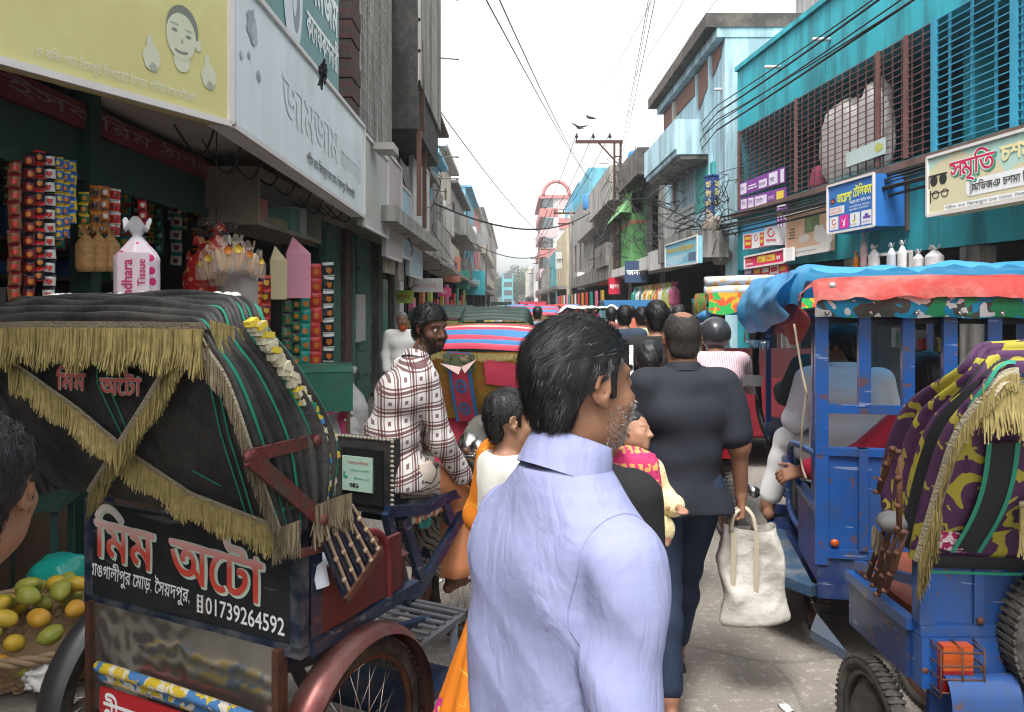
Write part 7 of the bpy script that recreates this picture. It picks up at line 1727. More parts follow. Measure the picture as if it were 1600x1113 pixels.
# grey stubble on jaw and cheek
meb = pm.o.data; co_ = np.empty(len(meb.vertices)*3, np.float32); meb.vertices.foreach_get('co', co_); co_ = co_.reshape(-1, 3)
lc = (co_-np.array(pm.h.c)) @ np.array(pm.h.R)/pm.h.s
ok = np.where((lc[:, 2] < -.025) & (lc[:, 2] > -.118) & (lc[:, 1] > .005) & (np.abs(lc[:, 0]) > .0) & (lc[:, 1] < .10))[0]
def stub(person, ok, lc, n, L, mats, seed, pg=.5, w=.0005):
 rr = np.random.default_rng(seed); b = B(); h_ = person.h; k = 0
 for i in rr.choice(ok, n):
  p = lc[i]+rr.normal(0, .0012, 3); nn = p-np3(0, .0, -.045); nn /= np.linalg.norm(nn); d = nn*.8+np3(0, .1, -.7)+rr.normal(0, .3, 3); d /= np.linalg.norm(d); s_ = np.cross(d, rr.normal(0, 1, 3)); s_ *= w/(np.linalg.norm(s_)+1e-9); a = p-nn*.001; e = p+d*L*rr.uniform(.6, 1.3)
  b.add([h_.p(*(a-s_)), h_.p(*(a+s_)), h_.p(*e)], [(0, 1, 2)], int(rr.random() < pg))
 return b.obj('beard', mats, person.o)
stub(pm, ok, lc, 2600, .0055, [HR1, HRs], 5, .75)
# ---------------------------------------------------------------- man in the black polo with the white bag
J = joints(1.68, neck=(0, -.012, 1.435), chest=(0, -.015, 1.27), knR=(.075, .21, .52), anR=(.06, .36, .10), knL=(-.075, .0, .50), anL=(-.10, -.16, .10), elR=(.235, -.03, 1.13), wrR=(.262, .02, .905), elL=(-.235, .06, 1.13), wrL=(-.16, .26, 1.10), shR=(.172, -.012, 1.385), shL=(-.172, -.012, 1.385), pelvis=(-.005, -.01, .955))
pp = Person('man in black polo shirt and dark jeans walking away with a white bag', (.735, 3.30, 0), R(2), J, (-4, 6, 0), SK1, .006, hands=((1.0, ((.02, 0, -1), (-.8, .4, 0), (.2, 1, 0))), (.6, None)), head_s=1.06, neck_r=.058)
K_polo = clothm('black_polo_knit', (.016, .018, .026), .8); K_jean = M('dark_denim', (.013, .022, .045), .8, var=.25, vs=6, bump=.25, bs=350, dirt=.25, dc=(.03, .05, .085), ds=4)
def polo(S):
 Jm = pp.J; torso_prims(S, Jm, .013, 1.05); b_ = Jm['pelvis']-up*.12; S.cap(b_-Vector((.08, 0, 0)), b_+Vector((.085, 0, 0)), .130, None, .06); S.plane((0, 0, .835), (0, 0, -1)); S.plane((0, 0, 1.455), (0, -.12, 1))
 for sd in 'RL': arm_prims(S, Jm, sd, .020, .80, .012)
pol = pp.garment('polo_shirt', K_polo, polo, .0075, folds(.009, 7, 8, 2))
pp.collar(K_polo, .065, .034, .042, 14, -10, .004)
pp.trousers(K_jean, .010, 1.88, .012, .0075, .0055, 'jeans')
for sd in 'RL': pp.sandal(sd)
hr, V, Q = pp.h.hair(pp.o, M('cropped_hair', (.03, .024, .022), .7, var=.3, vs=40), .006, ((.055, .075), (-.095, -.055)), .0045, True, 0, 2, ((.0, -.02, .125), (.042, .062, .03)), tex=.001)
strands(pp.o, pp.h, V, Q, 1200, .005, [HR1, HRg], .0006, 8, lambda p: .12, lambda p: np3(0, -.5, -.7), .5, curl=.5)
# bag
bagL = Vector((.735+.268, 3.32, -.03)); 
def bagf(u, v):
 a = 2*math.pi*u; z = .365+.425*v; w_ = .145-.02*v+.012*math.sin(v*9+2); d_ = .075*(1-.55*v)+.012*math.sin(3*a+v*5)
 e = .55; c_, s_ = math.cos(a), math.sin(a); x = math.copysign(abs(c_)**e, c_)*w_; y = math.copysign(abs(s_)**e, s_)*d_
 n = mnoise.noise(Vector((x*9, y*9, z*9)))*.014+mnoise.noise(Vector((x*22, y*22, z*24)))*.007
 sag = .0
 if v < .08: q = (v/.08)**.5; x *= .82+.18*q; y *= .6+.4*q; z += .012*(1-q)
 return (x*(1+n*5)+.02+.025*(1-v), y+n, z+.02*x/.14*(1-v)+(.012*math.sin(a*2+1)*v))
def weavebag(t, L, co):
 s = sep_(t, L, co); a = math_(t, L, 'SINE', math_(t, L, 'MULTIPLY', s[0], 700)); c = math_(t, L, 'SINE', math_(t, L, 'MULTIPLY', s[2], 700))
 n = noise_(t, L, co, 7, 5); f = math_(t, L, 'MULTIPLY_ADD', math_(t, L, 'MULTIPLY', a, c), .18, n)
 return mix_(t, L, f, (.24, .215, .18), (.60, .575, .53))
K_bag = Mpat('woven_plastic_bag', weavebag, .5, .5, 18)
b = B(); b.grid(bagf, 56, 30); b.add([bagf(i/24, 0) for i in range(24)], [tuple(range(24))]); bag = b.obj('shopping_bag', K_bag, loc=bagL, rotz=R(-8), label='crumpled white woven plastic bag held by the man in the black polo', cat='bag')
b = B()
for y in (-.035, .03): b.tube(rag([(-.06, y, .77), (-.045, y*.8, .84), (-.005, y*.2, .868), (.0, y*.2, .870), (.03, y*.8, .84), (.045, y, .77)], 5), [.009]*26, 6)
for x in (-.055, .04): ribbon(b, [Vector((x, -.05-.03*(1-t), .78-.34*t)) for t in [i/8 for i in range(9)]], Vector((0, -1, 0)), .02)
b.obj('handle', M('beige_strap', (.42, .36, .27), .7), bag)
# ---------------------------------------------------------------- rickshaw driver
Rm = Matrix.Rotation(RKR, 3, 'Z')
def plaid(t, L, co):
 s = sep_(t, L, co)
 wv = _n(t, 'ShaderNodeTexNoise', i_Scale=4.0, i_Detail=2.0); L(co, wv.inputs['Vector']); ws = sep_(t, L, wv.outputs['Color'])
 per = .088
 def st(x, ph, w_):
  q = math_(t, L, 'MULTIPLY_ADD', x, 1/per, ph); fr = math_(t, L, 'FRACT', math_(t, L, 'ADD', q, 20)); return math_(t, L, 'LESS_THAN', math_(t, L, 'ABSOLUTE', math_(t, L, 'SUBTRACT', fr, .5)), w_)
 x = math_(t, L, 'MULTIPLY_ADD', ws[0], .035, math_(t, L, 'ADD', s[0], math_(t, L, 'MULTIPLY', s[1], .85))); z = math_(t, L, 'MULTIPLY_ADD', ws[1], .035, math_(t, L, 'SUBTRACT', s[2], math_(t, L, 'MULTIPLY', s[1], .25)))
 lx = math_(t, L, 'MAXIMUM', math_(t, L, 'MAXIMUM', st(x, 0, .07), st(x, .18, .035)), st(x, -.18, .035)); lz = math_(t, L, 'MAXIMUM', math_(t, L, 'MAXIMUM', st(z, 0, .07), st(z, .18, .035)), st(z, -.18, .035))
 cx = st(x, .5, .10); cz = st(z, .5, .10); dot = math_(t, L, 'MULTIPLY', cx, cz)
 c = mix_(t, L, math_(t, L, 'MULTIPLY', lx, .88), (.55, .52, .51), (.085, .02, .02)); c = mix_(t, L, math_(t, L, 'MULTIPLY', lz, .88), c, (.085, .02, .02))
 return mix_(t, L, math_(t, L, 'MULTIPLY', dot, .85), c, (.085, .02, .02))
K_pl = Mpat('maroon_white_check', plaid, .85, .12, 300, .1)
Jd = {k: Vector(v) for k, v in dict(head=(.07, .225, 1.60), neck=(.04, .14, 1.45), chest=(.025, .05, 1.30), waist=(.005, -.005, 1.12), pelvis=(0, -.03, .99), shR=(.155, .04, 1.375), shL=(-.085, .235, 1.40), elR=(.215, .09, 1.10), wrR=(.25, .235, .905), elL=(-.13, .42, 1.20), wrL=(-.22, .62, 1.0),
     hipR=(.085, .0, .955), hipL=(-.085, .02, .955), knR=(.15, .38, .80), knL=(-.13, .40, .76), anR=(.13, .33, .40), anL=(-.12, .42, .33)).items()}
RD = RKL+Rm @ Vector((-.04, 1.17, 0))
pd = Person('bearded driver in maroon checked shirt on the black rickshaw saddle, looking back over his shoulder', RD, RKR, Jd, (-108, -8, 4), SK2, .0052, hands=((.75, ((.45, .65, -.6), (-.25, -.55, -.75), (-.7, .6, .1))), (.5, None)), head_s=.98)
def dshirt(S):
 J_ = pd.J; torso_prims(S, J_, .012, 1.04); b_ = J_['pelvis']-up*.06; S.cap(b_-Vector((.07, 0, 0)), b_+Vector((.07, 0, 0)), .135, None, .05); S.plane((0, 0, .90), (0, 0, -1)); S.plane(J_['neck']+Vector((0, 0, .012)), (0, .25, 1))
 for sd in 'RL': arm_prims(S, J_, sd, .014, 1.88, .008)
pd.garment('shirt', K_pl, dshirt, .0062, folds(.0055, 8, 7, 3)); pd.collar(K_pl, .060, .034, .042, 25, -28, .0)
def lungi(t, L, co):
 s = sep_(t, L, co); n = noise_(t, L, co, 6, 2); x = math_(t, L, 'MULTIPLY_ADD', n, .25, math_(t, L, 'ADD', math_(t, L, 'MULTIPLY', s[0], .4), math_(t, L, 'MULTIPLY', s[2], 1.0)))
 f = math_(t, L, 'FRACT', math_(t, L, 'MULTIPLY', x, 24)); a = math_(t, L, 'LESS_THAN', f, .22); reg = math_(t, L, 'GREATER_THAN', math_(t, L, 'ADD', s[0], math_(t, L, 'MULTIPLY', s[1], .6)), .26)
 base = mix_(t, L, n, (.40, .33, .26), (.55, .47, .40)); st_ = mix_(t, L, a, base, (.06, .055, .05)); return mix_(t, L, reg, st_, (.50, .20, .09))
def lng(S):
 J_ = pd.J; S.cap(J_['hipL'], J_['hipR'], .115, None, .05)
 for sd in 'RL': S.cap(J_['hip'+sd], J_['kn'+sd], .105, .085, .05); S.cap(J_['kn'+sd], J_['an'+sd]+Vector((0, 0, .07)), .085, .11, .05)
 S.cap((J_['knR']+J_['knL'])/2, (J_['anR']+J_['anL'])/2+Vector((0, 0, .08)), .10, .11, .06); S.plane((0, 0, .42), (0, 0, -1)); S.plane((0, 0, 1.02), (0, 0, 1))
pd.garment('lungi', Mpat('striped_lungi', lungi, .85, .15, 200), lng, .009, folds(.012, 14, 3, 1))
hr, V, Q = pd.h.hair(pd.o, HR1, .011, ((.070, .066), (-.098, -.050)), .0045, True, .003, 4, tex=.003)
strands(pd.o, pd.h, V, Q, 5000, .022, [HR1, HR1], .0009, 4, None, lambda p: np3(.2, .3 if p[2] > .07 else -.4, -.6), 1.1, curl=.28)
meb = pd.o.data; co_ = np.empty(len(meb.vertices)*3, np.float32); meb.vertices.foreach_get('co', co_); co_ = co_.reshape(-1, 3); lc = (co_-np.array(pd.h.c)) @ np.array(pd.h.R)/pd.h.s
ok = np.where((lc[:, 2] < -.012-.55*np.clip(lc[:, 1]-.03, 0, .06)-.0) & (lc[:, 2] > -.13) & (lc[:, 1] > .0) & ((np.abs(lc[:, 0]) > .026) | (lc[:, 2] < -.078) | ((lc[:, 2] > -.056) & (lc[:, 2] < -.042))) & (lc[:, 1] < .10) & (lc[:, 2] < -.015))[0]
stub(pd, ok, lc, 4200, .012, [HR1, HR1], 6, 0, .0010)
# ---------------------------------------------------------------- small child carried by the woman in orange
def orange(t, L, co):
 v = _n(t, 'ShaderNodeTexVoronoi', i_Scale=5.5); L(co, v.inputs['Vector']); d = v.outputs['Distance']; n = noise_(t, L, co, 4, 2); ln = math_(t, L, 'ABSOLUTE', math_(t, L, 'SUBTRACT', noise_(t, L, co, 6, 1, 1.5), .5))
 c = mix_(t, L, n, (.62, .15, .012), (.72, .24, .02)); c = mix_(t, L, math_(t, L, 'LESS_THAN', ln, .008), c, (.68, .42, .06)); rnd = sep_(t, L, v.outputs['Color'])[0]
 fl = mix_(t, L, math_(t, L, 'GREATER_THAN', rnd, .5), (.58, .03, .22), (.36, .33, .27)); ring = math_(t, L, 'MULTIPLY', math_(t, L, 'GREATER_THAN', d, .09), math_(t, L, 'LESS_THAN', d, .105))
 c = mix_(t, L, math_(t, L, 'MULTIPLY', math_(t, L, 'LESS_THAN', d, .20), math_(t, L, 'GREATER_THAN', sep_(t, L, v.outputs['Color'])[1], .35)), c, fl); return mix_(t, L, ring, c, (.7, .5, .12))
K_or = Mpat('orange_floral_print', orange, .8, .1, 200)
J = joints(1.50, elL=(-.24, .05, 1.17), wrL=(-.12, .16, 1.09), elR=(.21, .05, 1.15), wrR=(.10, .20, 1.10))
pw = Person('woman in an orange floral sari, mostly hidden behind the lilac shirted man', (.105, 2.42, 0), R(-10), J, (-8, 6, 0), SK1, .010)
pw.shirt(K_or, .016, .86, 1.4, .01, .011, .004, name='blouse'); pw.skirt(K_or, .03, .33, .16, .011, .018, lean=(-.15, -.01), fx=13)
hr, V, Q = pw.h.hair(pw.o, HR1, .014, ((.07, .06), (-.09, -.06)), .007, True, 0, 3, None, .12)
Jc = {k: Vector(v) for k, v in dict(head=(0, .02, .545), neck=(0, 0, .435), chest=(0, 0, .355), waist=(0, 0, .26), pelvis=(0, 0, .18), shR=(.092, 0, .405), shL=(-.092, 0, .405), elR=(.145, .015, .290), wrR=(.09, .12, .285), elL=(-.13, .03, .30), wrL=(-.10, .12, .33), hipR=(.05, .02, .17), hipL=(-.05, .02, .17), knR=(.10, .17, .16), knL=(-.10, .17, .16), anR=(.10, .14, .02), anL=(-.10, .16, .02)).items()}
pc = Person('small child with short black hair and white vest, carried on a hip, looking right', (-.02, 2.34, .815), R(-62), Jc, (-14, 2, 0), SK3, .0042, head_s=1.5, child=True, neck_r=.038)
def vest(S):
 torso_prims(S, pc.J, .011, 1.15, .05); S.plane((0, 0, .17), (0, 0, -1)); S.plane((0, 0, .448), (0, 0, 1))
 for sd in 'RL': arm_prims(S, pc.J, sd, .014, .50, .010, .03)
pc.garment('vest', clothm('white_vest', (.68, .66, .60)), vest, .0045, folds(.002, 16, 16)); pc.trousers(clothm('child_shorts', (.4, .38, .3)), .008, 1.2, .005, .006, 0, 'shorts', 2, 1.3)
hr, V, Q = pc.h.hair(pc.o, HR1, .009, ((.070, .058), (-.098, -.028)), .004, True, .002, 2, tex=.0012)
strands(pc.o, pc.h, V, Q, 2600, .020, [HR1, HR1], .0008, 4, None, lambda p: np3(0, .5 if p[2] > .06 else -.2, -.6), .6, curl=.25)
# ---------------------------------------------------------------- woman in black with a baby
J = joints(1.50, elR=(.19, .00, 1.13), wrR=(.10, .23, 1.13), elL=(-.15, .08, 1.13), wrL=(-.05, .22, 1.10))
pk = Person('woman in a black top holding a baby, half hidden behind the lilac shirted man', (.20, 2.04, 0), R(-42), J, (-14, 4, 0), SK1, .008)
K_bt = clothm('black_top', (.012, .012, .014)); pk.shirt(K_bt, .017, .80, .92, .01, .008, .004, name='top')
def wp(t, L, co):
 s = sep_(t, L, co); f = math_(t, L, 'FRACT', math_(t, L, 'MULTIPLY', s[2], 16)); n = noise_(t, L, co, 30, 2); return mix_(t, L, math_(t, L, 'MULTIPLY', math_(t, L, 'LESS_THAN', f, .4), math_(t, L, 'GREATER_THAN', n, .5)), (.62, .55, .48), (.42, .06, .05))
pk.skirt(Mpat('white_red_print', wp, .85), .05, .21, .13, .011, .010, lean=(.03, 0))
hr, V, Q = pk.h.hair(pk.o, HR1, .014, ((.07, .06), (-.09, -.06)), .007, True, 0, 3, None, .10)
Jb = {k: Vector(v) for k, v in dict(head=(0, .01, .41), neck=(0, 0, .31), chest=(0, 0, .25), waist=(0, 0, .18), pelvis=(0, 0, .12), shR=(.075, 0, .285), shL=(-.075, 0, .285), elR=(.115, -.015, .195), wrR=(.105, .02, .105), elL=(-.1, .03, .2), wrL=(-.08, .1, .2), hipR=(.04, .02, .11), hipL=(-.04, .02, .11), knR=(.05, .07, .13), knL=(-.05, .07, .13), anR=(.04, .04, .13), anL=(-.04, .04, .13)).items()}
pb = Person('baby in a pale yellow cardigan with its head resting on a shoulder', (.36, 2.30, .925), R(-150), Jb, (30, 10, -20), SK3, .0045, head_s=1.2, child=True, neck_r=.036, eyes=False)
K_yc = clothm('pale_yellow_knit', (.66, .56, .30), .9, 120, .08, .4)
def card(S):
 torso_prims(S, pb.J, .013, 1.2, .05); S.plane((0, 0, .09), (0, 0, -1)); S.plane((0, 0, .335), (0, 0, 1))
 for sd in 'RL': arm_prims(S, pb.J, sd, .015, 1.85, .006, .02)
pb.garment('cardigan', K_yc, card, .005, folds(.003, 20, 18)); pb.h.hair(pb.o, HR1, .006, ((.06, .07), (-.09, -.03)), .006, False)
pb.trousers(K_yc, .010, 1.8, .005, .008, 0, 'leggings', 2, 1.3)
def shawl(t, L, co):
 s = sep_(t, L, co); f = math_(t, L, 'FRACT', math_(t, L, 'MULTIPLY', s[2], 22)); n = noise_(t, L, co, 70, 2); r_ = math_(t, L, 'FRACT', math_(t, L, 'MULTIPLY', s[0], 45)); k = math_(t, L, 'MULTIPLY', math_(t, L, 'LESS_THAN', f, .45), math_(t, L, 'GREATER_THAN', math_(t, L, 'ADD', math_(t, L, 'MULTIPLY', r_, .5), n), .72))
 return mix_(t, L, k, (.48, .035, .12), (.58, .30, .10))
lump('shawl', 'crimson and gold patterned shawl bundled round the baby', 'shawl', (.335, 2.15, 1.215), (.082, .06, .10), Mpat('crimson_gold_shawl', shawl, .85, .3, 60), .10, 6, 30)
# ---------------------------------------------------------------- head at the left edge
J = joints(1.60, head=(0, .0, 1.60), neck=(-.05, .08, 1.43), chest=(-.13, .19, 1.2), waist=(-.13, .19, 1.05), pelvis=(-.13, .19, .955), hipR=(-.04, .19, .93), hipL=(-.21, .19, .93), shR=(.0, .19, 1.26), shL=(-.27, .19, 1.26), elR=(.0, .2, 1.0), wrR=(.0, .3, .85), elL=(-.33, .2, 1.0), wrL=(-.33, .3, .85))
pe = Person('person with cropped black hair at the left edge, seen close from behind', (-.60, .86, 0), R(55), J, (-45, 4, 0), SK1, .0055, head_s=.98)
pe.shirt(clothm('black_kurta', (.012, .012, .013)), .018, .80, 1.9, .01, .009, .004); pe.trousers(clothm('dark_trousers', (.03, .032, .04)), .014, h=.014)
hr, V, Q = pe.h.hair(pe.o, HR1, .012, ((.072, .070), (-.098, -.060)), .0045, True, .004, 1, tex=.0022); strands(pe.o, pe.h, V, Q, 3000, .02, [HR1, HR1], .0008, 3, None, lambda p: np3(0, -.4, -.8), .4, curl=.2)
# ================================================================== SHOP GOODS, LEFT
def packet_mesh(c1, c2, c3, w_=.095, h_=.125):
 b = B()
 def fn(u, v):
  e = min(1, min(v, 1-v)*5); return ((u-.5)*w_*(1-.06*math.sin(v*math.pi)), -.018*e*math.sin(u*math.pi)-.002, (v-.5)*h_)
 b.grid(fn, 8, 10, lambda u, v: 1 if v > .78 or v < .10 else (2 if (u-.5)**2/.07+(v-.42)**2/.04 < 1 else 0)); b.grid(lambda u, v: ((.5-u)*w_, .004+.010*math.sin(u*3.14), (v-.5)*h_), 4, 3)
 return b.mesh('packet', [c1, c2, c3])
def gl(n, c): return M(n, c, .28, var=.2, vs=12, bump=.25, bs=25, coat=.2)
G = {k: gl('foil_'+k, c) for k, c in dict(red=(.48, .03, .025), green=(.02, .12, .05), teal=(.01, .24, .19), black=(.015, .014, .018), blue=(.03, .12, .36), yellow=(.55, .36, .03), white=(.55, .54, .52), maroon=(.16, .015, .02), orange=(.50, .15, .02), brown=(.2, .09, .04)).items()}
def strip_(px, y0, y1, X, n, cols, label, w_=None, rot=35, group='strips of snack packets hanging at the grocery'):
 d = X*F/(px-CX); top_, bot = P(px, y0, d), P(px, y1, d); hh = (top_.z-bot.z)/n; t = thing('packet_strip', label, 'snack strip', (X, d, bot.z), R(rot), group)
 me = packet_mesh(*[G[c] for c in cols], w_ or hh*.82, hh*.98)
 for i in range(n):
  o = put('packet', me, t, ((i % 2)*.004, 0, (i+.5)*hh)); o.rotation_euler = (random.uniform(-.1, .1), random.uniform(-.08, .08), random.uniform(-.25, .25))
 return t
for a in ((448, 470, 570, -1.90, 5, ('green', 'black', 'brown'), 'short dark green packet strip under the yellow tissue pack'), (462, 466, 572, -1.88, 6, ('green', 'black', 'orange'), 'dark green and black packet strip with orange biscuits'), (476, 462, 570, -1.86, 5, ('teal', 'teal', 'orange'), 'bright teal packet strip with orange biscuits'),
          (493, 412, 572, -1.85, 7, ('red', 'red', 'orange'), 'bright red packet strip between the teal and black ones'), (513, 410, 566, -1.84, 7, ('black', 'white', 'orange'), 'black packet strip at the right edge of the grocery'), (414, 430, 560, -1.92, 6, ('maroon', 'red', 'yellow'), 'maroon packet strip behind the bread bags'), (401, 440, 520, -1.95, 4, ('red', 'orange', 'yellow'), 'orange red strip close behind the bread bags'),
          (45, 240, 470, -2.38, 11, ('maroon', 'black', 'orange'), 'dim maroon packet strip at the far left of the grocery'), (60, 235, 440, -2.36, 10, ('black', 'red', 'orange'), 'black and red packet strip in the gloom'), (76, 240, 470, -2.34, 11, ('white', 'black', 'red'), 'white and silver packet strip left of the yellow ones'), (90, 245, 375, -2.33, 7, ('blue', 'yellow', 'yellow'), 'blue and yellow packet strip, left of two'), (101, 250, 372, -2.32, 7, ('blue', 'yellow', 'orange'), 'blue and yellow packet strip, right of two'),
          (110, 250, 350, -2.31, 5, ('yellow', 'blue', 'blue'), 'short yellow and blue strip beside two longer ones'), (22, 250, 470, -2.40, 10, ('brown', 'maroon', 'red'), 'brown packet strip near the left picture edge'), (162, 290, 365, -2.3, 4, ('orange', 'brown', 'white'), 'orange biscuit strip over the rusk bags'), (179, 295, 370, -2.28, 4, ('red', 'white', 'maroon'), 'red and white packet strip left of the green post'), (222, 312, 360, -2.25, 3, ('red', 'maroon', 'white'), 'small red strip right of the green post'), (130, 300, 370, -2.32, 4, ('green', 'yellow', 'orange'), 'green packet strip in the gloom above the rusks'), (148, 290, 372, -2.31, 4, ('brown', 'orange', 'black'), 'brown and orange packets hanging in the gloom')):
 strip_(*a)
# tissue bag
def bagprof(b, r, h, m=0, sq=.85, q=0, tie=.86):
 def fn(u, v):
  a = 2*math.pi*u; k = 1 if v < .62 else (1-(v-.62)/(tie-.62)*.82 if v < tie else .18+(v-tie)/(1-tie)*.42)
  c_, s_ = math.cos(a), math.sin(a); e = sq; kk = k*(.72+.28*min(1, v*8)**.5); n = .05*mnoise.noise(Vector((c_*2, s_*2, v*5+q)))+(.10*math.sin(a*7) if v > .66 else 0)*k
  return (math.copysign(abs(c_)**e, c_)*r[0]*(kk+n*.6), math.copysign(abs(s_)**e, s_)*r[1]*(kk+n*.6), v*h+(.03*math.sin(a*3) if v > .95 else 0))
 b.grid(fn, 36, 28, m)
 return fn
def dots(t, L, co):
 v = _n(t, 'ShaderNodeTexVoronoi', i_Scale=16.0, i_Randomness=.25); L(co, v.inputs['Vector']); s = sep_(t, L, co)
 c = mix_(t, L, math_(t, L, 'LESS_THAN', v.outputs['Distance'], .30), (.62, .52, .56), (.55, .03, .16)); return mix_(t, L, math_(t, L, 'GREATER_THAN', s[2], .335), c, (.50, .50, .52))
b = B(); bagprof(b, (.098, .075), .41, q=2); o = b.obj('tissue_bag', Mpat('pink_dot_wrap', dots, .25, .2, 20), loc=P(214, 488, 3.55), rotz=R(18), label='clear bag of pink dotted tissue rolls tied at the top', cat='bag')
b = B(); b.grid(lambda u, v: (-.065+.13*u, -.101-.004*math.sin(u*3.1), .0+.27*v), 6, 8); b.obj('paper_label', M('tissue_label', (.62, .50, .55), .35), o)
b = B(); letter(b, 'Bashundhara', (-.005, -.110, -.07), (0, 0, 1), (-1, 0, 0), .062, .31, 0, .02); letter(b, 'Tissue', (.048, -.110, .12), (0, 0, 1), (-1, 0, 0), .045, .12, 0, .015); b.obj('lettering', M('crimson_print', (.45, .02, .10), .4), o)
K_rusk = Mpat('rusk_bread', lambda t, L, co: mix_(t, L, noise_(t, L, co, 22, 3, .5, (1, 1, 3)), (.16, .07, .025), (.48, .27, .11)), .35, .3, 30)
for i, px in enumerate((134, 154, 172)):
 b = B(); bagprof(b, (.052, .045), .24, q=i); b.obj('rusk_bag', K_rusk, loc=P(px, 425, 4.15+.05*i), label=['left clear bag of ring rusks beside the green post', 'middle clear bag of ring rusks', 'right clear bag of ring rusks behind the tissue bag'][i], cat='bag', group='bags of rusks')
# ring of bread bags on a wire
K_cel = M('cellophane', (.6, .5, .42), .15, alpha=.28, coat=.5)
K_bread = Mpat('bread_roll', lambda t, L, co: mix_(t, L, noise_(t, L, co, 14, 3), (.42, .19, .06), (.68, .48, .28)), .35, .2, 30)
for i, (px, py, dd, s) in enumerate(((330, 412, 4.62, 1), (350, 400, 4.55, 1.05), (368, 398, 4.6, 1.05), (388, 405, 4.68, .95), (402, 415, 4.75, .8), (342, 425, 4.7, .9), (318, 418, 4.75, .8))):
 t = thing('bread_bag', 'cellophane bag of bread rolls with orange print on the hanging wire ring', 'bread bag', P(px, py, dd), R(random.uniform(-20, 40)), 'bread bags on the wire ring')
 for k in (-1, 0, 1): b = B(); b.ell((k*.033*s, 0, -.02), (.019*s, .022*s, .07*s), 12, 0, Matrix.Rotation(.25*k, 4, 'Y')); b.obj('bread_roll', K_bread, t)
 b = B(); bagprof(b, (.068*s, .038*s), .19*s, tie=.8); c = b.obj('cellophane', K_cel, t, loc=(0, 0, -.10*s)); b = B(); b.lathe([(0, 0), (.022*s, .002), (.024*s, .006)], Matrix.Translation((.01, -.040*s, .03*s)) @ Matrix.Rotation(R(90), 4, 'X'), 14); b.obj('printed_badge', G['orange'] if i % 2 else G['yellow'], t)
for i, (px, py, s) in enumerate(((316, 470, 1.15), (338, 455, 1.25), (300, 480, 1.0), (325, 490, 1.1))):
 b = B(); bagprof(b, (.085*s, .06*s), .34*s, q=i*3); b.obj('chips_bag', Mpat('red_chip_bag', lambda t, L, co: mix_(t, L, math_(t, L, 'GREATER_THAN', noise_(t, L, co, 14, 2, .8), .58), (.34, .02, .02), (.55, .22, .12)), .22, .3, 25), loc=P(px, py, 4.95+.04*i), rotz=i, label='shiny red snack bag bunched behind the bread bags', cat='snack bag', group='red snack bags')
b = B(); bagprof(b, (.12, .08), .42, q=8); b.obj('plastic_bag', M('smoky_clear_bag', (.40, .36, .34), .25, alpha=.75, var=.4, vs=9, bump=.4, bs=14), loc=P(372, 500, 4.8), label='smoky clear plastic bag hanging below the bread bags', cat='bag')
b = B(); b.tube([P(339, 190, 4.75), P(338, 352, 4.75)], .004, 5)
for k in range(4): b.tube([P(338, 350, 4.75)+Vector((.12*math.cos(a)*(1-.1*k), .12*math.sin(a), .05*math.sin(a*(1+.3*k))-.03)) for a in [2*math.pi*i/20 for i in range(20)]], .003, 5, closed=True)
b.obj('wire_hanger', K_cable, label='wire ring hanger holding bread bags from the canopy', cat='hanger')
for i, (px, y0, y1, w_, c) in enumerate(((434, 398, 468, .075, (.50, .42, .24)), (464, 386, 466, .12, (.62, .25, .33)))):
 d = -1.86*F/(px-CX); a, c2 = P(px, y0, d), P(px, y1, d); b = B(); hh = a.z-c2.z; b.box(-w_*.85, w_*.85, -w_*.7, w_*.7, 0, hh*.86); b.add([(-w_*.85, -w_*.7, hh*.861), (w_*.85, -w_*.7, hh*.861), (w_*.85, w_*.7, hh*.861), (-w_*.85, w_*.7, hh*.861), (-w_*.3, 0, hh*1.2)], [(0, 1, 4), (1, 2, 4), (2, 3, 4), (3, 0, 4)])
 b.obj('tissue_pack', M('pack_%d' % i, c, .3, var=.08, bump=.3, bs=12), loc=c2, rotz=R(25), label=['pale yellow wrapped tissue pack left of the pink one', 'pink wrapped block of tissue in a clear bag'][i], cat='tissue pack')
for i in range(26):
 px = 14+i*13+random.uniform(-4, 4); y0 = 250+.12*px+random.uniform(-20, 15); X = -2.75-.6*random.random(); kk = random.sample(list(G), 3)
 strip_(px, y0, y0+random.uniform(60, 130), X, random.choice((4, 5, 6, 7)), kk, 'snack packet strip hanging deep in the dim grocery', None, 20, 'strips deep inside the grocery')
# hanging glass cabinet
t = thing('display_cabinet', 'wooden glass-fronted cabinet hung under the canopy, with a teal tray inside', 'cabinet', (-2.02, 6.05, 2.34), LROT)
b = B(); b.box(0, 2.0, -.02, .45, 0, .04); b.box(0, 2.0, -.02, .45, .42, .46); b.box(0, .05, -.02, .45, .04, .42); b.box(1.95, 2.0, -.02, .45, .04, .42); b.box(0, 2.0, .43, .45, .04, .42); b.obj('frame', M('worn_cabinet_wood', (.20, .16, .12), .7, dirt=.4), t)
B().quad((.05, -.005, .04), (1.95, -.005, .04), (1.95, -.005, .42), (.05, -.005, .42)).obj('glass_front', M('cabinet_glass', (.3, .33, .32), .08, alpha=.22), t)
for i, (a, c, h_, m) in enumerate(((.15, .55, .22, G['red']), (.75, 1.15, .10, M('cardboard', (.35, .23, .10), .8)), (1.25, 1.5, .25, G['teal']), (1.6, 1.8, .3, G['white']))): B().box(a, c, .08, .35, .041, .04+h_).obj('box', m, t)
for x in (.05, 1.9): B().tube([(x, .2, .46), (x, .2, .58)], .008, 5).obj('hanging_wire', K_cable, t)
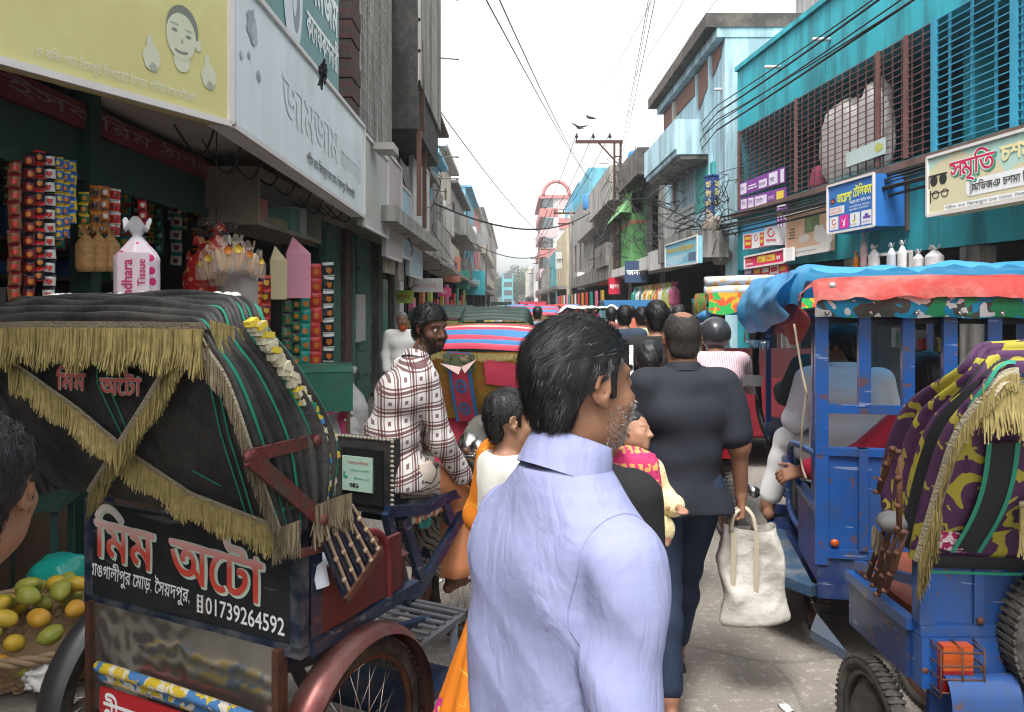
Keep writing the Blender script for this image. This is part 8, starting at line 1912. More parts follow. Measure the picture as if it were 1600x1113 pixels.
# trunk, sacks
v = P(478, 655, 6.6); t = thing('tin_trunk', 'dark green tin trunk with rounded end near the packet strips', 'trunk', (v.x, 6.7, .17), R(20))
b = B(); b.box(-.35, .35, -.2, .25, .62, .96); b.obj('body', M('green_trunk', (.02, .14, .09), .4, dirt=.4, coat=.2), t); b = B(); b.grid(lambda u, v: (-.36+.72*u, -.21+.47*v, .962+.06*math.sin(v*3.14)), 6, 10); b.obj('lid', MATS['green_trunk'], t); b = B()
for x in (-.33, .3): b.box(x, x+.03, -.18, -.15, 0, .62); b.box(x, x+.03, .2, .23, 0, .62)
b.obj('stand', K_wood, t)
K_sack = Mpat('woven_sack', lambda t, L, co: mix_(t, L, math_(t, L, 'LESS_THAN', math_(t, L, 'ABSOLUTE', math_(t, L, 'SUBTRACT', sep_(t, L, co)[0], .05)), .05), mix_(t, L, noise_(t, L, co, 8, 4), (.30, .29, .29), (.50, .48, .46)), (.42, .05, .12)), .8, .4, 30)
for i, (x, y, h_) in enumerate(((-1.80, 7.5, .85), (-1.86, 8.3, 1.0), (-1.62, 7.0, .72), (-2.0, 8.9, .95))):
 b = B(); bagprof(b, (.30, .26), h_, q=i, tie=.95, sq=.75); b.obj('grain_sack', K_sack, loc=(x, y, .0 if x > -2.03 else .17), rotz=.3*i, label=['pale woven sack with a red stripe, front of the sack row', 'taller woven sack standing behind the striped front one', 'short woven sack nearest the rickshaw driver', 'woven sack deepest under the canopy'][i], cat='sack', group='sacks before the green doors')
# mango basket
BX, BY, BZ = -1.93, 3.22, .235
t = thing('wicker_basket', 'round woven wicker basket full of mangoes by the kerb', 'basket', (BX, BY, BZ))
b = B(); b.grid(lambda u, v: ((.30+.13*v+.012*math.sin(u*2*math.pi*30+(int(v*12) % 2)*3.14))*math.cos(2*math.pi*u), (.30+.13*v+.012*math.sin(u*2*math.pi*30+(int(v*12) % 2)*3.14))*math.sin(2*math.pi*u), .17*v), 180, 12); b.lathe([(0, .01), (.31, .01)], None, 30); b.obj('woven_side', M('wicker', (.26, .17, .09), .8, var=.4, vs=18, bump=.4, bs=40), t)
b = B()
for k in range(3): b.tube([((.43+.012*math.sin(a*14+k*2.1))*math.cos(a), (.43+.012*math.sin(a*14+k*2.1))*math.sin(a), .17+.012*math.cos(a*14+k*2.1)) for a in [2*math.pi*i/90 for i in range(90)]], .012, 6, closed=True)
b.obj('rim', M('cane_rim', (.22, .15, .09), .7, var=.3, vs=20), t)
def mangom(nm, a, c): return Mpat(nm, lambda t, L, co: mix_(t, L, math_(t, L, 'GREATER_THAN', noise_(t, L, co, 60, 2), .72), mix_(t, L, noise_(t, L, co, 9, 3), a, c), (.05, .04, .02)), .38, .08, 50)
MM_ = [(mangom('mango_yellow', (.30, .23, .03), (.55, .34, .03)), 'yellow mango heaped in the wicker basket'), (mangom('mango_green', (.13, .18, .03), (.34, .30, .05)), 'greenish mango heaped in the wicker basket'), (mangom('mango_ripe', (.42, .20, .03), (.46, .27, .03)), 'orange ripe mango heaped in the wicker basket')]
def mango_mesh(m):
 b = B(); b.grid(lambda u, v: ((.040+.004*math.sin(3.1*u))*math.sin(math.pi*u)*math.cos(2*math.pi*v)+.008*math.sin(math.pi*u*1.3), .037*math.sin(math.pi*u)*math.sin(2*math.pi*v), .056*math.cos(math.pi*u)), 14, 18); return b.mesh('mango', m)
mm = [mango_mesh(m[0]) for m in MM_]; rr = random.Random(5); k = 0
for lay, (z, rad, n) in enumerate(((.135, .37, 20), (.19, .30, 15), (.245, .21, 10), (.29, .10, 5))):
 for i in range(n):
  a = 2*math.pi*(i+.5*lay)/n; r_ = rad*rr.uniform(.9, 1.04); q = rr.choice([0, 0, 1, 1, 2]); o = put('mango', mm[q], None, (BX+r_*math.cos(a), BY+r_*math.sin(a), BZ+z+rr.uniform(-.015, .015)), 0, MM_[q][1], 'mango', 'mangoes in the wicker basket'); o.rotation_euler = (rr.uniform(.9, 2.1), rr.uniform(-.5, .5), rr.uniform(0, 6)); o.scale = (rr.uniform(.80, 1.0),)*3
b = B(); b.grid(lambda u, v: (-1.40-.9*u+.01*math.sin(v*30), 2.4+1.75*v, .235-.012*math.sin(v*21+u*5)-.005*mnoise.noise(Vector((u*9, v*20, 0)))), 12, 24); b.add([(-1.40, 2.4, .23), (-1.40, 4.15, .23), (-1.36, 4.15, 0), (-1.36, 2.4, 0)], [(0, 1, 2, 3)]); b.add([(-1.40, 2.4, .23), (-2.3, 2.4, .23), (-2.3, 2.4, 0), (-1.36, 2.4, 0)], [(0, 1, 2, 3)])
o = b.obj('stone_step', K_kerb, loc=(-.22, 0, 0), label='worn stone step under the mango basket', cat='step')
t = thing('stool', 'dark green wooden stool behind the mango basket', 'stool', (-2.5, 4.0, .17), R(15)); B().box(-.18, .18, -.18, .18, .5, .54).obj('seat', K_green, t)
for x in (-.16, .13):
 for y in (-.16, .13): B().box(x, x+.03, y, y+.03, 0, .5).obj('leg', K_green, t)
lump('green_bin', 'small green plastic tub with rumpled paper, behind the basket', 'tub', (-2.27, 3.85, .30), (.14, .14, .16), G['teal'], .06, 3); lump('crumpled_paper', 'crumpled white paper stuck at the basket edge', 'paper', (-1.74, 2.86, .33), (.06, .05, .05), G['white'], .5, 5)
for i in range(22): lump('litter', 'small scrap of paper or plastic lying on the road', 'litter', (random.uniform(-1.3, 2.2), random.uniform(2.6, 9), .006), (random.uniform(.015, .04), random.uniform(.01, .03), .008), random.choice([G['white'], G['brown'], G['white'], G['blue'], K_p4]), .6, i, 8, 'scraps on the road', rotz=i)
lump('litter', 'torn white plastic scrap lying on the road by the e-rickshaw', 'litter', (1.05, 2.62, .03), (.07, .03, .035), G['white'], .7, 3)
# ================================================================== SHOP GOODS, RIGHT
K_wb = M('white_carrier', (.60, .58, .58), .35, var=.12, bump=.5, bs=12)
for i, (px, y0, y1, w_, mt) in enumerate(((1350, 365, 415, 14, M('pink_white_bag', (.55, .36, .38), .4)), (1366, 385, 415, 22, K_wb), (1393, 382, 416, 18, M('grey_print_bag', (.42, .44, .5), .4)), (1410, 378, 416, 18, K_wb), (1435, 392, 416, 20, K_wb), (1460, 386, 416, 34, K_wb), (1338, 395, 416, 12, G['orange']))):
 r_ = (px-CX)/F; Y = 6.35/(r_+.095); a, c = P(px, y0, Y), P(px, y1+8, Y); b = B(); ww = w_/F*Y/2; bagprof(b, (ww, ww*.6), a.z-c.z, q=i, tie=.9); b.obj('carrier_bag', mt, loc=c, rotz=RA, label=['tall pink and white bag hung below the blue lightbox', 'stack of white packets in a bag below the blue lightbox', 'grey printed bag hanging right of the white stack', 'white and blue tied bag under the long frame', 'small white carrier bag left of the big one', 'big white carrier bag near the optician sign', 'orange bag at the dark shop mouth'][i], cat='bag', group='bags hung in the shop below the turquoise wall')
s0, z0 = RS(1382, 400); s1, z1 = RS(1456, 362); fm = bpy.data.objects['market_building']; b = B(); b.bar((s0, -.3, 2.42), (s1, -.3, 2.42), .04); b.bar((s0, -.3, 2.05), (s1, -.3, 2.05), .04); b.bar((s0, -.3, 2.05), (s0, -.3, 2.44), .04); b.bar((s1, -.3, 2.05), (s1, -.3, 2.44), .04); b.obj('sign_frame', K_w4, fm)
for x in (2.2, 4.6, 7.4, 10): B().box(x, x+.3, -.02, .25, 0, 2.44).obj('shop_pillar', K_conc, fm)
b = B()
for i in range(60):
 x = random.uniform(.4, 12); z = random.choice([.3, .9, 1.5]); b.box(x, x+random.uniform(.1, .3), 1.8, 2.2, z, z+random.uniform(.15, .45), random.randrange(6))
o = b.obj('shop_stock', stm, fm); o['kind'] = 'stuff'
cl = [G['red'], G['yellow'], G['white'], G['teal'], M('rose_goods', (.5, .12, .22), .5), M('lime_goods', (.40, .45, .08), .5), G['orange'], K_wb]
for i in range(26):
 px = 990+i*2.9+random.uniform(-1, 1); Y = 4.35*F/(px-CX) if px > 1000 else 4.35*F/200; hh = random.uniform(.55, 1.0); b = B(); bagprof(b, (.15, .11), hh, q=i); b.obj('hanging_goods', random.choice(cl), loc=(4.2, Y, 2.25-hh), label='bagged goods hanging in a row at the shop mouth beyond the maroon e-rickshaw', cat='bag', group='goods hung along the right shops')
for i in range(14):
 Y = 34+i*2.2; b = B(); b.box(-.04, .04, -.35, .35, 0, .8); b.obj('hanging_cloth', random.choice(cl), loc=(4.0-.02*i, Y, 1.5), label='coloured cloth hung out before the far right shops', cat='cloth', group='cloths hung along the far right shops')
for i in range(16):
 Y = 11.5+i*2.3; b = B(); b.box(-.05, .05, -.3, .3, 0, .7+.3*(i % 3)); b.obj('hanging_goods', random.choice(cl), loc=(-2.3-.03*i, Y, 1.15), label='goods hung out before the far left shops', cat='goods', group='goods hung along the far left shops')
def hsign(label, px, y0, y1, x, w_, mt, txt=None, tm=K_wht, rz=0):
 Y = x*F/(px-CX); a = P(px, y1, Y); hh = (y1-y0)/F*Y; c, s = math.cos(rz), math.sin(rz); o, fr, ux, uz, W_, H_ = board('hanging_sign', label, 'sign', a, a+Vector((w_*c, w_*s, 0)), a+Vector((w_*c, w_*s, hh)), a+Vector((0, 0, hh)), [mt, K_yfr], .08)
 if txt: write(o, fr, ux, uz, H_, [(txt, .08, .35, .35, tm, W_*.84, .02)])
hsign('navy tilted sign with white lettering beneath the green house', 976, 408, 442, 3.55, .75, M('slate_sign', (.04, .07, .13), .5), 'জননী', K_wht, -.5); hsign('red sign with white words standing by the navy tilted one', 951, 434, 460, 3.75, .45, M('red_sign', (.5, .02, .05), .5), 'ছাপা', K_wht, -.3)
hsign('grey board with faded black writing on the far right houses', 868, 394, 420, 4.0, 1.2, K_p4, 'দোকান', K_ink, -.3); hsign('white cloth sheet pinned on the raw concrete house', 902, 426, 453, 4.1, .6, K_wbox, None, None, -.9); hsign('orange red banner over the shops right of the pole', 934, 432, 446, 4.0, .7, M('coral_banner', (.5, .12, .06), .6), 'মেলা', K_wht, -.7)
hsign('red printed panel in the shadow below the turquoise house corner', 1135, 446, 466, 4.6, .5, M('red_sign', (.5, .02, .05), .5), None, None, -.6)
# ================================================================== POLES, WIRES, BIRDS
PX_, PY_ = 4.12, 30.0
t = thing('utility_pole', 'rusty twin-rail power pole with one-sided crossarm and three insulators', 'pole', (PX_, PY_, 0))
b = B(); b.box(-.16, -.08, -.05, .05, 0, 8.05); b.box(.08, .16, -.05, .05, 0, 8.05)
for i in range(12): b.box(-.08, .08, -.03, .03, .6+i*.62, .66+i*.62)
b.obj('rails', K_rust, t); b = B(); b.box(-1.65, .2, -.08, -.02, 7.95, 8.08); b.bar((-.75, -.05, 7.98), (-.12, -.05, 7.3), .06); b.obj('crossarm', K_rust, t)
for x in (-1.6, -.95, -.3): b = B(); b.lathe([(.02, 0), (.02, .08), (.06, .09), (.07, .14), (.04, .2), (.05, .24), (0, .26)], Matrix.Translation((x, -.05, 8.08)), 12); b.obj('insulator', M('dark_insulator', (.04, .025, .025), .3), t)
def bird(label, loc, rz, open_=False):
 S = SDF(.02); S.cap((0, -.12, .12), (0, .08, .17), .05, .055); S.cap((0, .10, .20), (0, .12, .23), .035, .038); S.cap((0, .14, .23), (0, .22, .225), .014, .004); S.cap((0, -.14, .11), (0, -.30, .06), .03, .014)
 for s in (-1, 1):
  S.cap((s*.05, .05, .16), (s*.06, -.18, .10), .035, .015) if not open_ else S.cap((s*.05, .02, .18), (s*.38, -.05, .26), .05, .02)
  S.cap((s*.02, 0, .1), (s*.02, .01, .0), .008)
 V, Q = S.surf(.014); put('crow', np_mesh('crow', V, Q, M('crow_black', (.02, .02, .022), .5)), None, loc, rz, label, 'bird')
bird('black crow landing with spread wings above the crossarm end', (PX_-1.5, PY_-.05, 8.42), .6, True); bird('black crow perched on the wire above the crossarm', (PX_-1.1, PY_-.3, 8.75), 1.2)
def pole(label, x, y, h, arm=True, lean=0):
 t = thing('utility_pole', label, 'pole', (x, y, 0)); b = B(); b.tube([(0, 0, 0), (lean, 0, h)], [.11, .07], 8); b.obj('shaft', K_conc, t)
 if arm: b = B(); b.box(-1.2+lean, .3+lean, -.05, .05, h-.25, h-.13); b.box(-.9+lean, .2+lean, -.05, .05, h-.95, h-.85); b.obj('crossarm', K_rust, t); b = B(); [b.tube([(x_, 0, h-.13), (x_, 0, h+.08)], .05, 6) for x_ in (-1.1+lean, -.5+lean)]; b.obj('insulators', K_rust, t)
pole('second power pole farther along the right row', 4.0, 52, 8); pole('third power pole before the pink tower', 3.9, 80, 8.2); pole('fourth power pole, thin in the haze', 3.9, 112, 8.4); pole('fifth far power pole on the right', 3.9, 150, 8.4); pole('leaning grey pole on the left pavement far away', -2.6, 74, 7.5, False, .2)
WN = 0
def wire(a, c, sag, r=.012, n=14, label='thin black overhead wire sagging across the white sky', grp='overhead wires'):
 a, c = Vector(a), Vector(c); b = B(); pts = [a.lerp(c, i/n)-Vector((0, 0, sag*4*(i/n)*(1-i/n))) for i in range(n+1)]; b.tube([p-a for p in pts], r, 5); return b.obj('overhead_wire', K_cable, loc=a, label=label, cat='wire', group=grp)
for x in (-1.6, -.95, -.3):
 wire((PX_+x, PY_, 8.36), (PX_+x+.9, -12, 9.2), .9, .006); wire((PX_+x, PY_, 8.36), (PX_+x-.3, 52, 8.05), .35, .016); wire((3.2+x*.5, 52, 8.05), (3.0+x*.5, 80, 8.2), .4, .02)
wire(P(733, -50, 9), P(921, 282, 36), .15, .010); wire(P(758, -50, 9.5), P(925, 284, 36), .3, .010); wire((-1.7, 12.6, 5.6), (4.2, 62, 6.6), .9, .012); wire((-2.6, 20, 4.6), (4.3, 40, 6.6), 1.0, .03, label='thick black cable drooping from the left houses to the right row', grp=None); wire((-3, 40, 5.4), (4.2, 72, 7), 1.2, .03, label='dark cable crossing the far part of the street', grp=None)
wire((.4, -6, 7.4), (4.0, 29.8, 6.3), .5, .007); wire((.1, -8, 7.8), (4.0, 29.9, 6.5), .5, .007); wire((.3, -7, 8.4), (4.1, 29.8, 6.9), .6, .006); 
# bundles along the turquoise wall
fm = bpy.data.objects['market_building']; Mx = fm.matrix_basis
for i in range(15):
 z = [3.62, 3.55, 3.5, 3.44, 3.40, 3.36, 5.75, 5.85, 5.95, 6.1, 6.25, 3.3, 3.25, 3.58, 3.46][i]; y = -.28-.03*(i % 4)
 a = Mx @ Vector((-.4, y, z+random.uniform(-.1, .1))); c = Mx @ Vector((13.4, y-.1, z+random.uniform(-.05, .25))); wire(a, c, random.uniform(.03, .16), .013 if i % 3 else .02, 18, 'black service cable running along the turquoise facade', 'cables along the turquoise facade')
 if i < 13: q = Vector((PX_+random.uniform(-.2, .2), PY_, 5.2+random.uniform(-1.2, 2.2))); wire(q, a, random.uniform(.2, .9), .012, 14, 'dark cable slung from the power pole to the turquoise corner', 'cables from the pole to the turquoise corner')
b = B(); rr = random.Random(9)
for i in range(150):
 p = Vector((PX_+rr.gauss(.1, .3), PY_+rr.gauss(-.3, .6), rr.uniform(3.2, 7.4))); k = rr.random()
 if k < .5: q = p+Vector((rr.gauss(.1, .35), rr.gauss(-.6, .8), rr.gauss(-.2, .5)))
 elif k < .8: q = Vector((rr.uniform(4.2, 4.9), rr.uniform(18, 29), rr.uniform(3.0, 6.4)))
 else: q = Vector((rr.uniform(4.0, 4.7), rr.uniform(32, 46), rr.uniform(3.2, 6.6)))
 m = p.lerp(q, .5)-Vector((rr.gauss(0, .12), 0, abs(rr.gauss(0, .22)))); b.tube(rag([p, m, q], 5), rr.choice([.008, .011, .014]), 4)
for i in range(40):
 p = Vector((4.75+rr.gauss(0, .1), 17.6+rr.gauss(0, .5), rr.uniform(2.9, 4.4))); b.tube(rag([p+Vector((rr.gauss(0, .16), rr.gauss(0, .3), rr.gauss(0, .2))) for _ in range(4)], 4), .009, 4)
o = b.obj('cable_tangle', K_cable, label='dense tangle of cables round the power pole and corner', cat='cables'); o['kind'] = 'stuff'
b = B()
for i in range(26):
 p = Vector((-1.75-rr.random()*.6, rr.uniform(9.5, 20), rr.uniform(2.4, 5.2))); b.tube(rag([p, p+Vector((rr.gauss(0, .2), rr.uniform(.3, 1.5), rr.gauss(-.4, .4))), p+Vector((rr.gauss(0, .2), rr.uniform(1.5, 4), rr.gauss(0, .5)))], 5), .009, 4)
for i in range(10): p = Vector((-1.7, 4.5+i*.45, 2.9)); b.tube(rag([p, p+Vector((-.2, .2, -.25-.1*rr.random())), p+Vector((-.5, .5, -.02))], 5), .008, 4)
o = b.obj('cable_tangle', K_cable, label='loose cables strung under and over the left canopies', cat='cables'); o['kind'] = 'stuff'
for i in range(3): lump('rag_bundle', 'dirty rag stuffed among the cables at the pale blue corner', 'rag', (4.55+.1*i, 17.45, 3.5-.35*i), (.2, .2, .2), M('dirty_rag', (.22, .19, .16), .9, var=.4, bump=.5, bs=12), .4, i*4, 14, 'rags at the pale blue corner')
# ================================================================== TREES AT THE END OF THE STREET
K_lf = [M('leaf_%d' % i, c, .6, var=.3, vs=.6) for i, c in enumerate(((.045, .085, .035), (.07, .12, .045), (.03, .06, .028)))]
def tree(x, y, h, r, label, seed):
 t = thing('tree', label, 'tree', (x, y, 0), 0, 'trees closing the street'); rr = random.Random(seed); b = B(); b.tube([(0, 0, 0), (.2, 0, h*.4), (0, .2, h*.75)], [.4, .28, .12], 8)
 for i in range(6): a = rr.uniform(0, 6.28); b.tube([(0, 0, h*(.35+.05*i)), (math.cos(a)*r*.6, math.sin(a)*r*.6, h*(.55+.06*i))], [.16, .05], 6)
 b.obj('trunk', K_wood, t); b = B(); cl = [(Vector((rr.gauss(0, r*.42), rr.gauss(0, r*.4), h*(.62+rr.gauss(0, .15)))), r*rr.uniform(.22, .42), rr.randrange(3)) for _ in range(26)]; V = []; 
 for c, q, mi in cl:
  for _ in range(75):
   d = Vector((rr.gauss(0, 1), rr.gauss(0, 1), rr.gauss(0, .8))); d.normalize(); p = c+d*q*rr.uniform(.6, 1.05); s = rr.uniform(.25, .6); a = Vector((rr.gauss(0, 1), rr.gauss(0, 1), rr.gauss(0, 1))).normalized()*s; e = a.cross(d).normalized()*s*.6; b.add([p-a, p+e, p+a, p-e], [(0, 1, 2, 3)], mi)
 b.obj('crown', K_lf, t)
for i, (x, y, h, r) in enumerate(((-6, 300, 13, 7), (-1, 306, 14, 7), (4, 300, 15, 7), (9, 312, 16, 8), (-11, 315, 13, 7), (1.5, 290, 11, 5))): tree(x, y, h, r, ['rounded green tree left of centre at the street end', 'tall green tree in the middle of the street end', 'dark bushy tree behind the far right poles', 'tallest tree behind the right end of the row', 'low tree behind the far left block', 'small tree before the others at the street end'][i], i)
# ================================================================== BACKGROUND PEOPLE
def cm(n, c): return clothm('cloth_'+n, c)
PEOPLE = [  # px of head, distance, height, yaw, stride, top, bottom, label, head look, options
 (1027, 5.6, 1.72, 0, .5, (.014, .014, .016), (.03, .03, .04), 'man in black shirt with white side stripe ahead of the polo man', 0, ''), (1015, 4.35, 1.50, -8, .3, (.50, .03, .20), (.4, .03, .15), 'woman in bright pink with hair tied back, beside the polo man', 0, 'w'),
 (1003, 9.0, 1.66, 0, .7, (.34, .40, .24), (.1, .1, .1), 'man in a pale green shirt in the crowd', 0, ''), (976, 8.3, 1.68, 4, -.6, (.03, .045, .07), (.05, .05, .06), 'man in dark patterned shirt left of the pale green one', 0, ''), (628, 10.0, 1.60, 195, 0, (.80, .78, .74), (.7, .67, .6), 'elderly man in white kurta with a red beard outside the green doors', 0, 'b'),
 (1089, 13.0, 1.72, 170, 0, (.2, .2, .22), (.05, .05, .06), 'man facing the camera at the dark shop mouth beyond the helmet', 0, ''), (986, 14.5, 1.66, 0, .5, (.40, .10, .06), (.06, .05, .05), 'man with red scarf near the white loaded van', 0, ''), (1050, 12.0, 1.64, 20, .4, (.03, .07, .16), (.05, .05, .06), 'man in blue walking toward the right shops', 0, ''),
 (1064, 16.0, 1.68, 180, .5, (.45, .2, .1), (.08, .08, .09), 'man in orange brown coming down the right side', 0, ''), (872, 15, 1.66, 180, .6, (.55, .54, .52), (.3, .3, .3), 'man in white walking toward the camera in mid street', 0, ''), (850, 19, 1.64, 0, .5, (.45, .04, .05), (.05, .05, .06), 'person in red walking away in mid street', 0, ''), (822, 24, 1.68, 180, .5, (.06, .1, .25), (.1, .1, .1), 'person in blue far in mid street', 0, ''), (790, 17, 1.65, 0, .4, (.5, .5, .5), (.06, .06, .07), 'pale shirted person far left of centre', 0, ''),
 (1060, 9.5, 1.68, 0, .5, (.12, .16, .10), (.05, .05, .06), 'man in olive shirt just beyond the helmeted rider', 0, ''), (1042, 7.4, 1.62, 0, -.5, (.42, .33, .2), (.06, .05, .05), 'man in tan shirt between the black shirted man and the rider', 0, ''), (955, 11, 1.66, 0, .5, (.16, .05, .05), (.05, .05, .06), 'man in dark red walking away near the white loaded van', 0, ''), (1110, 10.5, 1.66, 0, -.4, (.05, .12, .14), (.05, .05, .06), 'man in dark teal behind the helmeted rider', 0, ''), (840, 12.5, 1.66, 0, .5, (.20, .22, .26), (.05, .05, .06), 'man in grey walking away right of the fringed hood', 0, ''), (690, 12.5, 1.66, 0, -.5, (.10, .10, .14), (.05, .05, .06), 'man in dark navy walking by the left shops', 0, ''), (915, 17, 1.64, 180, .4, (.50, .12, .10), (.1, .1, .1), 'person in coral red in front of the far right shops', 0, ''), (860, 28, 1.66, 0, .4, (.1, .25, .3), (.1, .1, .1), 'person in teal far in mid street', 0, ''),
 (760, 26, 1.66, 180, .5, (.35, .3, .1), (.1, .1, .1), 'person in mustard far along the left', 0, ''), (700, 15.5, 1.64, 160, 0, (.2, .06, .08), (.08, .07, .07), 'person in maroon outside the far left shops', 0, ''), (735, 21, 1.66, 0, .5, (.08, .2, .15), (.1, .1, .1), 'person in green walking along the left shops', 0, ''), (905, 26, 1.66, 0, .6, (.5, .42, .35), (.1, .1, .1), 'person in beige far right of centre', 0, ''), (930, 22, 1.64, 180, .5, (.3, .05, .15), (.1, .1, .1), 'person in rose near the far right shops', 0, ''), (945, 30, 1.66, 0, .5, (.1, .12, .16), (.1, .1, .1), 'person in slate grey far on the right', 0, ''), (885, 38, 1.66, 180, .5, (.5, .5, .48), (.1, .1, .1), 'tiny pale person far down the road', 0, '')]
for px, d, h, yaw, st, tc, bc_, lab, lk, op in PEOPLE:
 vx = max(.009, .0012*d); J = walk(h, st); q = Person(lab, ((px-CX)/F*d, d, 0), R(yaw), J, (lk, 3, 0), SK2 if d > 12 else SK1, vx, 'people walking in the street', hands=((.5, None), (.5, None)), face=d < 14.5, eyes=d < 10.5)
 q.shirt(cm('t%d' % int(px), tc), .014, .80, .8 if tc[0] < .05 else 1.85, .008, vx, .004); 
 if 'w' in op: q.skirt(cm('b%d' % int(px), bc_), .10, .25, .13, vx); q.h.hair(q.o, HR1, .012, ((.07, .06), (-.09, -.06)), vx*.7, True, 0, 3, None, .16)
 else: q.trousers(cm('b%d' % int(px), bc_), .014, 1.9, .01, vx, .004); _, *q.hv = q.h.hair(q.o, HR1 if 'b' not in op else HRg, .012 if 'b' not in op else .004, ((.07, .065), (-.095, -.055)), vx*.7, True, .004, 3)
 if d < 9.5 and 'w' not in op: strands(q.o, q.h, q.hv[0], q.hv[1], 1600, .016, [HR1, HR1], .0012, 3, None, lambda p: np3(0, -.5, -.7), .8, curl=.3)
 if 'b' in op: S = SDF(.02); q.h.ell(S, (0, .055, -.095), (.05, .045, .05)); V, Q = S.surf(.008); put('beard', np_mesh('beard', V, Q, M('henna_beard', (.40, .07, .02), .8)), q.o)
 if px == 1027: b = B(); ribbon(b, [Vector((-.205, -.10, 1.42)), Vector((-.21, -.13, 1.3)), Vector((-.20, -.14, 1.1))], Vector((-.6, -1, 0)), .03); b.obj('white_stripe', K_wbox, q.o)
# seated people in the blue e-rickshaw, and the motorcyclist
SIT = dict(head=(0, .06, 1.395), neck=(0, 0, 1.255), chest=(0, -.03, 1.09), waist=(0, -.05, .90), pelvis=(0, -.05, .78), shR=(.185, -.02, 1.20), shL=(-.185, -.02, 1.20), elR=(.27, .02, .95), wrR=(.22, .24, .90), elL=(-.27, .02, .95), wrL=(-.22, .24, .90), hipR=(.09, -.03, .76), hipL=(-.09, -.03, .76), knR=(.13, .40, .78), knL=(-.13, .40, .78), anR=(.13, .42, .36), anL=(-.13, .42, .36))
def sit(label, loc, rz, top, bot, look=(0, 0, 0), vox=.008, sleeve=1.85, hair=True, skin=SK1, hands=((.5, None), (.5, None)), hsz=1.0, **kw):
 d = dict(SIT); d.update(kw); J = {k: Vector(v) for k, v in d.items()}; q = Person(label, loc, rz, J, look, skin, vox, hands=hands, head_s=hsz); q.shirt(top, .018, .80, sleeve, .01, vox, .006); q.trousers(bot, .016, 1.85, .012, vox, .004)
 if hair: q.h.hair(q.o, HR1, .014, ((.07, .065), (-.095, -.055)), .005, True, .004, 3)
 return q
Em = Matrix.Translation(EL) @ Matrix.Rotation(ER, 4, 'Z')
def el(x, y, z=0): return Em @ Vector((x, y, z))
K_ws = clothm('white_shirt', (.74, .75, .78), .85, 300)
q = sit('passenger in a white shirt seated inside the blue e-rickshaw, back to the camera', el(-.22, 1.05, .06), ER-R(6), K_ws, clothm('white_trousers', (.74, .73, .72)), (52, 0, 0), .007, knL=(-.30, .32, .78), anL=(-.42, .30, .36), shR=(.20, -.02, 1.20), shL=(-.20, -.02, 1.20)); q.collar(K_ws, .064, .036, .044, 20, -6)
K_rk = clothm('crimson_dress', (.30, .008, .03)); S_ = sit('passenger in a crimson dress with long black hair on the rear seat', el(.06, .40, -.10), ER+R(10), K_rk, K_rk, (0, 10, 0), .008, elL=(-.36, .05, 1.02), wrL=(-.60, .14, .94)); S_.h.hair(S_.o, HR1, .03, ((.09, .03), (-.10, -.08)), .007, True, .02, 5, None, .16)
K_gs = clothm('charcoal_shirt', (.06, .07, .075)); sit('driver in a charcoal shirt behind the windscreen of the blue e-rickshaw', el(-.18, 1.62, .10), ER, K_gs, clothm('slate_trousers', (.07, .08, .11)), (10, 14, 0), .008, elL=(-.26, .15, .98), wrL=(-.26, .36, 1.0), elR=(.26, .15, .98), wrR=(.26, .36, 1.0), anL=(-.22, .42, .30), knL=(-.3, .36, .72))
MB = Vector((1.62, 6.3, 0)); t = thing('motorcycle', 'black motorcycle under the rider with a dark helmet', 'motorcycle', MB, R(-4))
wheel(t, (0, -.62, .30), .29, .05, 20); wheel(t, (0, .68, .30), .29, .045, 20)
b = B(); b.ell((0, .15, .78), (.13, .26, .12), 16); b.obj('fuel_tank', M('glossy_black', (.012, .012, .014), .2, coat=.5), t); b = B(); cushion(b, -.13, .13, -.75, .0, .72, .80); b.box(-.12, .12, -.75, 0, .66, .72); b.obj('seat', K_lea, t); b = B(); b.box(-.11, .11, -.05, .35, .30, .60); b.tube([(.14, .1, .35), (.16, -.4, .32), (.16, -.85, .38)], .04, 10); b.obj('engine', K_steel, t)
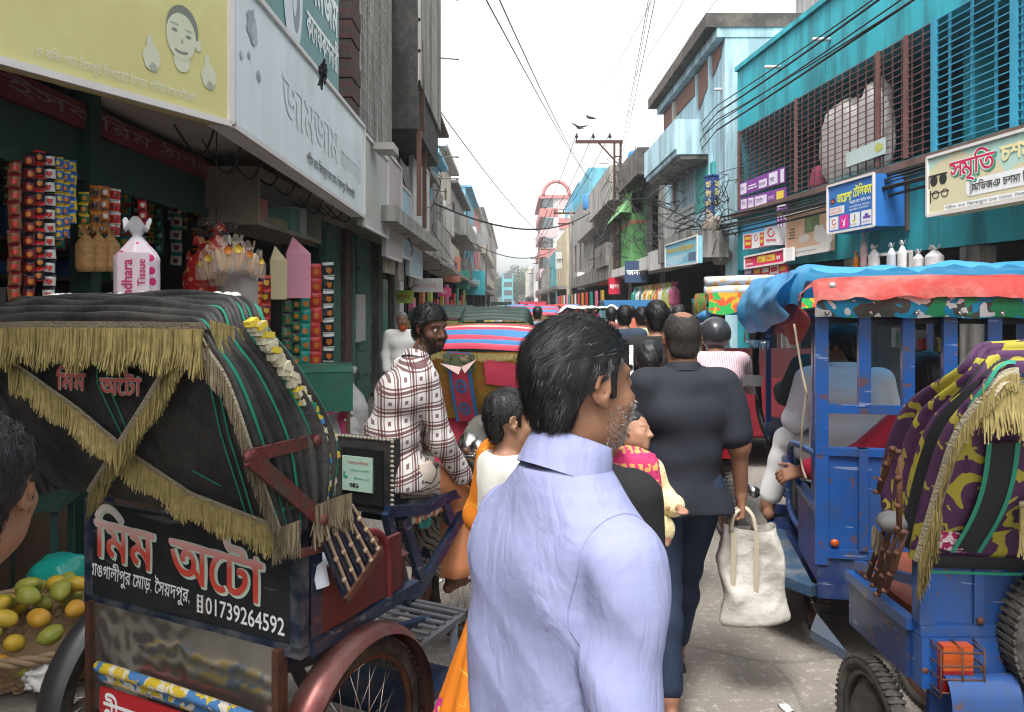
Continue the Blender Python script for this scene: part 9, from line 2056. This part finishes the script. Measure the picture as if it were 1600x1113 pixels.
b = B(); b.tube([(-.36, .33, 1.05), (-.2, .46, 1.08), (0, .48, 1.05), (.2, .46, 1.08), (.36, .33, 1.05)], .014, 8); b.tube([(-.08, .46, 1.02), (-.08, .68, .30)], .022, 8); b.tube([(.08, .46, 1.02), (.08, .68, .30)], .022, 8); b.obj('fork', K_chr, t); b = B(); b.box(-.09, .09, -.88, -.80, .62, .78); b.obj('tail_light', MATS['red_lens'], t)
for s in (-1, 1): b = B(); b.tube([(s*.3, .36, 1.06), (s*.36, .36, 1.2)], .006, 6); b.ell((s*.37, .36, 1.24), (.06, .015, .04), 12); b.obj('mirror', K_chr, t)
def pst(t, L, co): f = math_(t, L, 'FRACT', math_(t, L, 'MULTIPLY', sep_(t, L, co)[0], 55)); return mix_(t, L, math_(t, L, 'LESS_THAN', f, .3), (.60, .44, .46), (.42, .24, .28))
K_ps = Mpat('pink_stripe_shirt', pst, .85); q = sit('motorcycle rider in a pink striped shirt and dark helmet', MB+Vector((0, -.22, .06)), R(-4), K_ps, clothm('grey_trousers', (.08, .08, .09)), (0, 4, 0), .010, 1.85, False, elR=(.3, .12, 1.0), wrR=(.34, .42, 1.0), elL=(-.3, .12, 1.0), wrL=(-.34, .42, 1.0), knR=(.22, .32, .68), knL=(-.22, .32, .68), anR=(.2, .12, .32), anL=(-.2, .12, .32)); S = SDF(.01); q.h.ell(S, (0, -.005, .025), (.118, .135, .128)); q.h.ell(S, (0, .15, -.03), (.09, .08, .06), .02, 's'); V, Q = S.surf(.008); put('helmet', np_mesh('helmet', V, Q, M('dark_helmet', (.03, .032, .036), .3, coat=.3)), q.o)
# ================================================================== AIR
b = B(); b.box(-128, 128, -48, 468, -1, 30)
m = bpy.data.materials.new('haze_air'); m.use_nodes = True; t = m.node_tree; t.nodes.remove(t.nodes['Principled BSDF']); v = t.nodes.new('ShaderNodeVolumePrincipled')
v.inputs['Color'].default_value = (.93, .96, 1, 1); v.inputs['Density'].default_value = .0011; v.inputs['Anisotropy'].default_value = .2; t.links.new(v.outputs[0], t.nodes['Material Output'].inputs['Volume'])
tag(b.obj('haze', m), kind='stuff')
